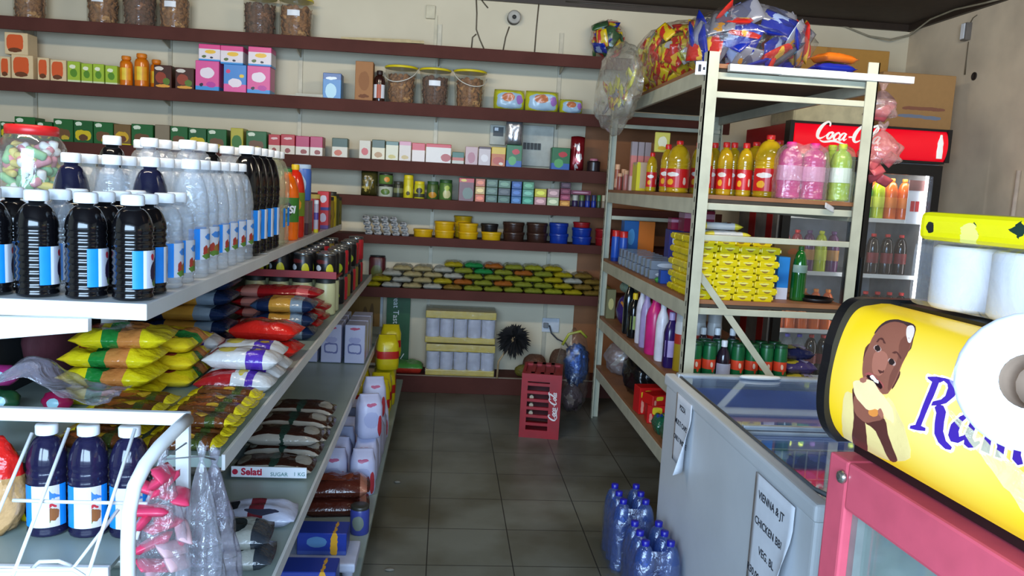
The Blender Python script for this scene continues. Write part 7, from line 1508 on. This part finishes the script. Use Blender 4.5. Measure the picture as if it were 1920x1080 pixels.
MB().tube([(-.09, -.02, .50), (-.05, -.03, .58), (.03, -.03, .605), (.08, -.02, .56)], .01, 8).obj('yellow_rim', pm('rim_yellow', S(170, 170, 60), rough=.35), o)
WB = film('water_blue', tint=(.30, .45, .86), haze=.3, hazec=(.08, .16, .42), rough=.06, bump=.3, scale=24, gloss=.6); CB = pm('cap_blue', S(24, 24, 150), rough=.35)
def waterpack(x, y, r_, lab):
    o = thing('water_bottle_pack', lab, 'multipack', (x, y, 0), r_, 'shrink-wrapped water packs'); r = .041; h = .31
    bm_ = MB().lathe(bottle_prof(r, h, .014, .015, .018, .002, 6, .68), 16).mesh('bottle', WB); cm_ = MB().lathe([(.0155, h - .02), (.016, h - .002), (.013, h), (.003, h)], 12).mesh('cap', CB)
    for i in range(2):
        for j in range(3):
            q = mk('bottle', bm_, o, ((i - .5) * .086 * 1.12, (j - 1) * .088, .002)); mk('cap', cm_, q)
    def fn(u, v):
        a = 2 * PI * u; q = (abs(math.cos(a)) ** 6 + abs(math.sin(a)) ** 6) ** (-1 / 6); n_ = .005 * mnoise.noise(Vector((math.cos(a) * 5, math.sin(a) * 5, v * 6 + y)))
        s_ = 1 - .2 * max(0, v - .75) / .25; return (math.cos(a) * q * (.094 + n_) * s_, math.sin(a) * q * (.136 + n_) * s_, .001 + .275 * v)
    MB().grid(fn, 48, 14).obj('shrink_wrap', film('wrap_water', tint=(.86, .92, 1), haze=.06, hazec=(.4, .5, .8), rough=.08, bump=.9, scale=16, gloss=.5), o)
waterpack(.851, 3.33, .0, 'pack of blue-capped water bottles on the floor by the freezer, farther one'); waterpack(.848, 2.93, .0, 'pack of blue-capped water bottles on the floor by the freezer, nearer one')
for i, (px, py, sc) in enumerate(((745, 905, 1), (730, 1070, 1.1))):
    p = on(px, py, Z=0); o = MB().blob((.018 * sc, .012, .006), (0, 0, .005), 2, .3, 3, i, floor=.0005).obj('litter_scrap', pm('scrap', S(120, 116, 106), rough=.8), None, (p.x, p.y, 0)); tag(o, ['small pale scrap lying on the tiles at the shelf foot', 'pale scrap on the tiles at the near shelf foot'][i], 'scrap')

# ================================================================== toilet-roll packs on the yellow-signed cooler
TW = pm('tissue_white', S(232, 230, 236), rough=.85, var=.02); CORE = pm('roll_core', S(150, 124, 104), rough=.8)
ybl = pk('pack_yellow_stars', S(240, 220, 16), blobs=[(.08, .45, .025, .2, S(30, 30, 26), 2, 'xz'), (.32, .35, .03, .4, S(20, 54, 44), 1, 'xz'), (.55, .6, .05, .3, S(20, 50, 40), .8, 'xz'), (.68, .45, .06, .35, S(214, 40, 40), .8, 'xz'), (.69, .6, .035, .18, S(240, 230, 226), 2, 'xz'), (.3, .2, .05, .5, S(244, 234, 120), 2, 'xz')], rough=.22, wob=.03)
pfm = film('pack_film', tint=(.99, .99, .99), haze=.10, hazec=(.85, .84, .88), rough=.1, bump=.8, scale=9, gloss=.5)
def roll_mesh():
    b = MB(); r, h = .056, .10
    pr = [(.022, .003), (.05, 0), (r, .006), (r, h - .006), (.05, h), (.022, h - .003)]; b.lathe(pr, 26, cap0=False, cap1=False, mi=0); b.lathe([(.0219, h - .003), (.0205, h - .01), (.0205, .01), (.0219, .003)], 20, cap0=False, cap1=False, mi=1); b.lathe([(.0205, .03), (.001, .03)], 16, cap0=False, mi=1)
    return b.mesh('roll', [TW, CORE])
rm = roll_mesh(); ztp = 1.4192
def tissue(u, q, z, rot, nx, ny, nz_, lab):
    o = thing('toilet_roll_pack', lab, 'toilet roll pack', RP(u, q, z), rot, 'toilet roll packs')
    r = .057
    for i in range(nx):
        for j in range(ny):
            for k in range(nz_): mk('roll', rm, o, ((i - (nx - 1) / 2) * 2 * r, (j - (ny - 1) / 2) * 2 * r, .002 + k * .102))
    w_, d, h = nx * 2 * r + .006, ny * 2 * r + .006, nz_ * .102 + .006
    b = MB(); b.bb(-w_ / 2, w_ / 2, -d / 2, d / 2, h, h + .045); b.obj('yellow_top', ybl, o, bevel=.014, seg=3)
    MB().box((0, 0, h / 2 + .002), (w_ + .012, d + .012, h)).obj('film_wrap', pfm, o, bevel=.022, seg=3)
    return o
tv = Vector((.2, -.98, 0)).normalized(); nv0 = Vector((.98, .2, 0)).normalized()
pc = Vector((.858, 1.435, 0)) + tv * .198 + nv0 * .130
o = tissue(0, 0, ztp, math.atan2(tv.y, tv.x), 3, 2, 1, 'clear pack of white toilet rolls with yellow top standing on the red-framed cooler')
o.location = (pc.x, pc.y, ztp); o.scale = (1.12, 1.05, 1.14)
c2 = on(1930, 715, Y=.77)
nv = (Vector((0, 0, CAM_H)) - c2).normalized(); nv = (nv + Vector((-.30, 0, .10))).normalized()
o = thing('toilet_roll_pack', 'toilet roll pack slung over the yellow sign with its brown roll core showing', 'toilet roll pack', c2, 0, 'toilet roll packs')
qm = nv.to_track_quat('Z', 'Y'); o.rotation_mode = 'QUATERNION'; o.rotation_quaternion = qm
mk('roll', rm, o, (0, 0, -.10)).scale = (1.3, 1.3, 1)
mk('roll', rm, o, (0.15, 0.01, -.10)).scale = (1.3, 1.3, 1)
def wrap2(u, v):
    a = 2 * PI * u; q = 1 + .05 * mnoise.noise(Vector((math.cos(a) * 3, math.sin(a) * 3, v * 4))); s_ = 1 if v > .12 else .55 + .45 * v / .12
    return (.085 + math.cos(a) * .155 * q * s_, math.sin(a) * .083 * q * s_, .004 - .112 * (1 - v))
MB().grid(wrap2, 36, 12).obj('film_wrap', pfm, o)
A = [on(1835, 800, Y=.90), on(1790, 745, Y=.95), on(1760, 770, Y=1.02)]
fl = MB(); B = [on(1880, 900, Y=.93), on(1840, 850, Y=.98), on(1775, 775, Y=1.03)]
inv = (Matrix.Translation(c2) @ qm.to_matrix().to_4x4()).inverted()
fl.grid(lambda u, v: inv @ (on(1775 + 150 * u, 765 + 125 * u + 70 * v * (u + .1), Y=.965 - .06 * u) + Vector((0, 0, .004 * mnoise.noise(Vector((u * 8, v * 6, 3)))))), 14, 6)
fl.obj('yellow_flap', film('flap_yellow', tint=(.95, .9, .6), haze=.45, hazec=(.85, .76, .4), rough=.15, bump=.6), o)
up = MB(); top_ = Vector((.90, 1.00, ztp + .012))
up.grid(lambda u, v: inv @ (c2 + Vector((.02 + .12 * u, -.05 + .12 * u, .070)).lerp(top_ - c2 + Vector((.10 * u, .10 * u - .05, 0)), v) + Vector((0, 0, .05 * math.sin(PI * v) + .006 * mnoise.noise(Vector((u * 7, v * 7, 1)))))), 12, 10)
up.obj('film_tail', pfm, o)
# ================================================================== cables and fittings by the right wall
cabm = pm('cable_grey', S(150, 142, 122), rough=.6)
pts = [on(1395, 8, Y=6.39), on(1470, 18, Y=6.39), on(1538, 32, Y=6.39), on(1590, 52, Y=6.39), on(1630, 68, Y=6.38), on(1670, 74, Y=6.3), on(1705, 66, X=3.59), on(1745, 36, X=3.59), on(1790, 18, X=3.59), on(1845, 6, X=3.59), on(1900, -8, X=3.59)]
o = MB().tube(pts, .007, 8).obj('sagging_cable', cabm); tag(o, 'grey cable sagging across the upper corner of the room', 'cable')
o = MB().tube([on(x, y, Y=6.385) for x, y in ((1060, 3), (1120, 8), (1200, 13), (1300, 14), (1380, 10))], .008, 8).obj('ceiling_cable', pm('cable_dark', S(60, 54, 46))); tag(o, 'dark cable running along the top of the back wall', 'cable')
p = on(1817, 60, X=RX); o = thing('wall_adapter', 'small white and grey adapter box hanging on the right wall', 'adapter', (RX - .001, p.y, p.z)); MB().bb(-.04, 0, -.03, .03, -.06, .06).obj('case', pm('adapter_grey', S(110, 104, 100), rough=.4), o, bevel=.004); MB().bb(-.046, -.0405, -.012, .026, -.05, .055).obj('white_face', LWHITE, o)
w2 = [on(1819, 44, X=RX - .01), on(1824, 34, X=RX - .008), on(1832, 28, X=RX - .006)]; MB().tube([Vector(q) - o.location for q in w2], .003, 5).obj('upper_wire', pm('cable_brown', S(96, 84, 66)), o)
w3 = [on(1816, 78, X=RX - .012), on(1812, 110, X=RX - .008), on(1809, 140, X=RX - .008)]; MB().tube([Vector(q) - o.location for q in w3], [.003, .003, .006], 5).obj('lower_wire', pm('cable_brown', S(96, 84, 66)), o)
p = on(1827, 143, X=RX); o = thing('wall_hole_cover', 'round dark conduit opening on the right wall', 'conduit opening', (RX, p.y, p.z)); o.rotation_euler = (0, -PI / 2, 0); MB().lathe([(.028, 0), (.028, .006), (.022, .007), (.02, .002), (.001, .002)], 20).obj('ring', pm('hole_dark', S(40, 30, 24), rough=.7), o)
p = on(1907, 380, X=RX); o = thing('wall_pipe', 'pale conduit pipe running down the right wall', 'pipe', (RX - .016, p.y, 0)); MB().tube([(0, 0, .02), (0, 0, on(1907, 320, X=RX).z)], .014, 10).obj('pipe', pm('pipe_pale', S(206, 190, 176)), o)
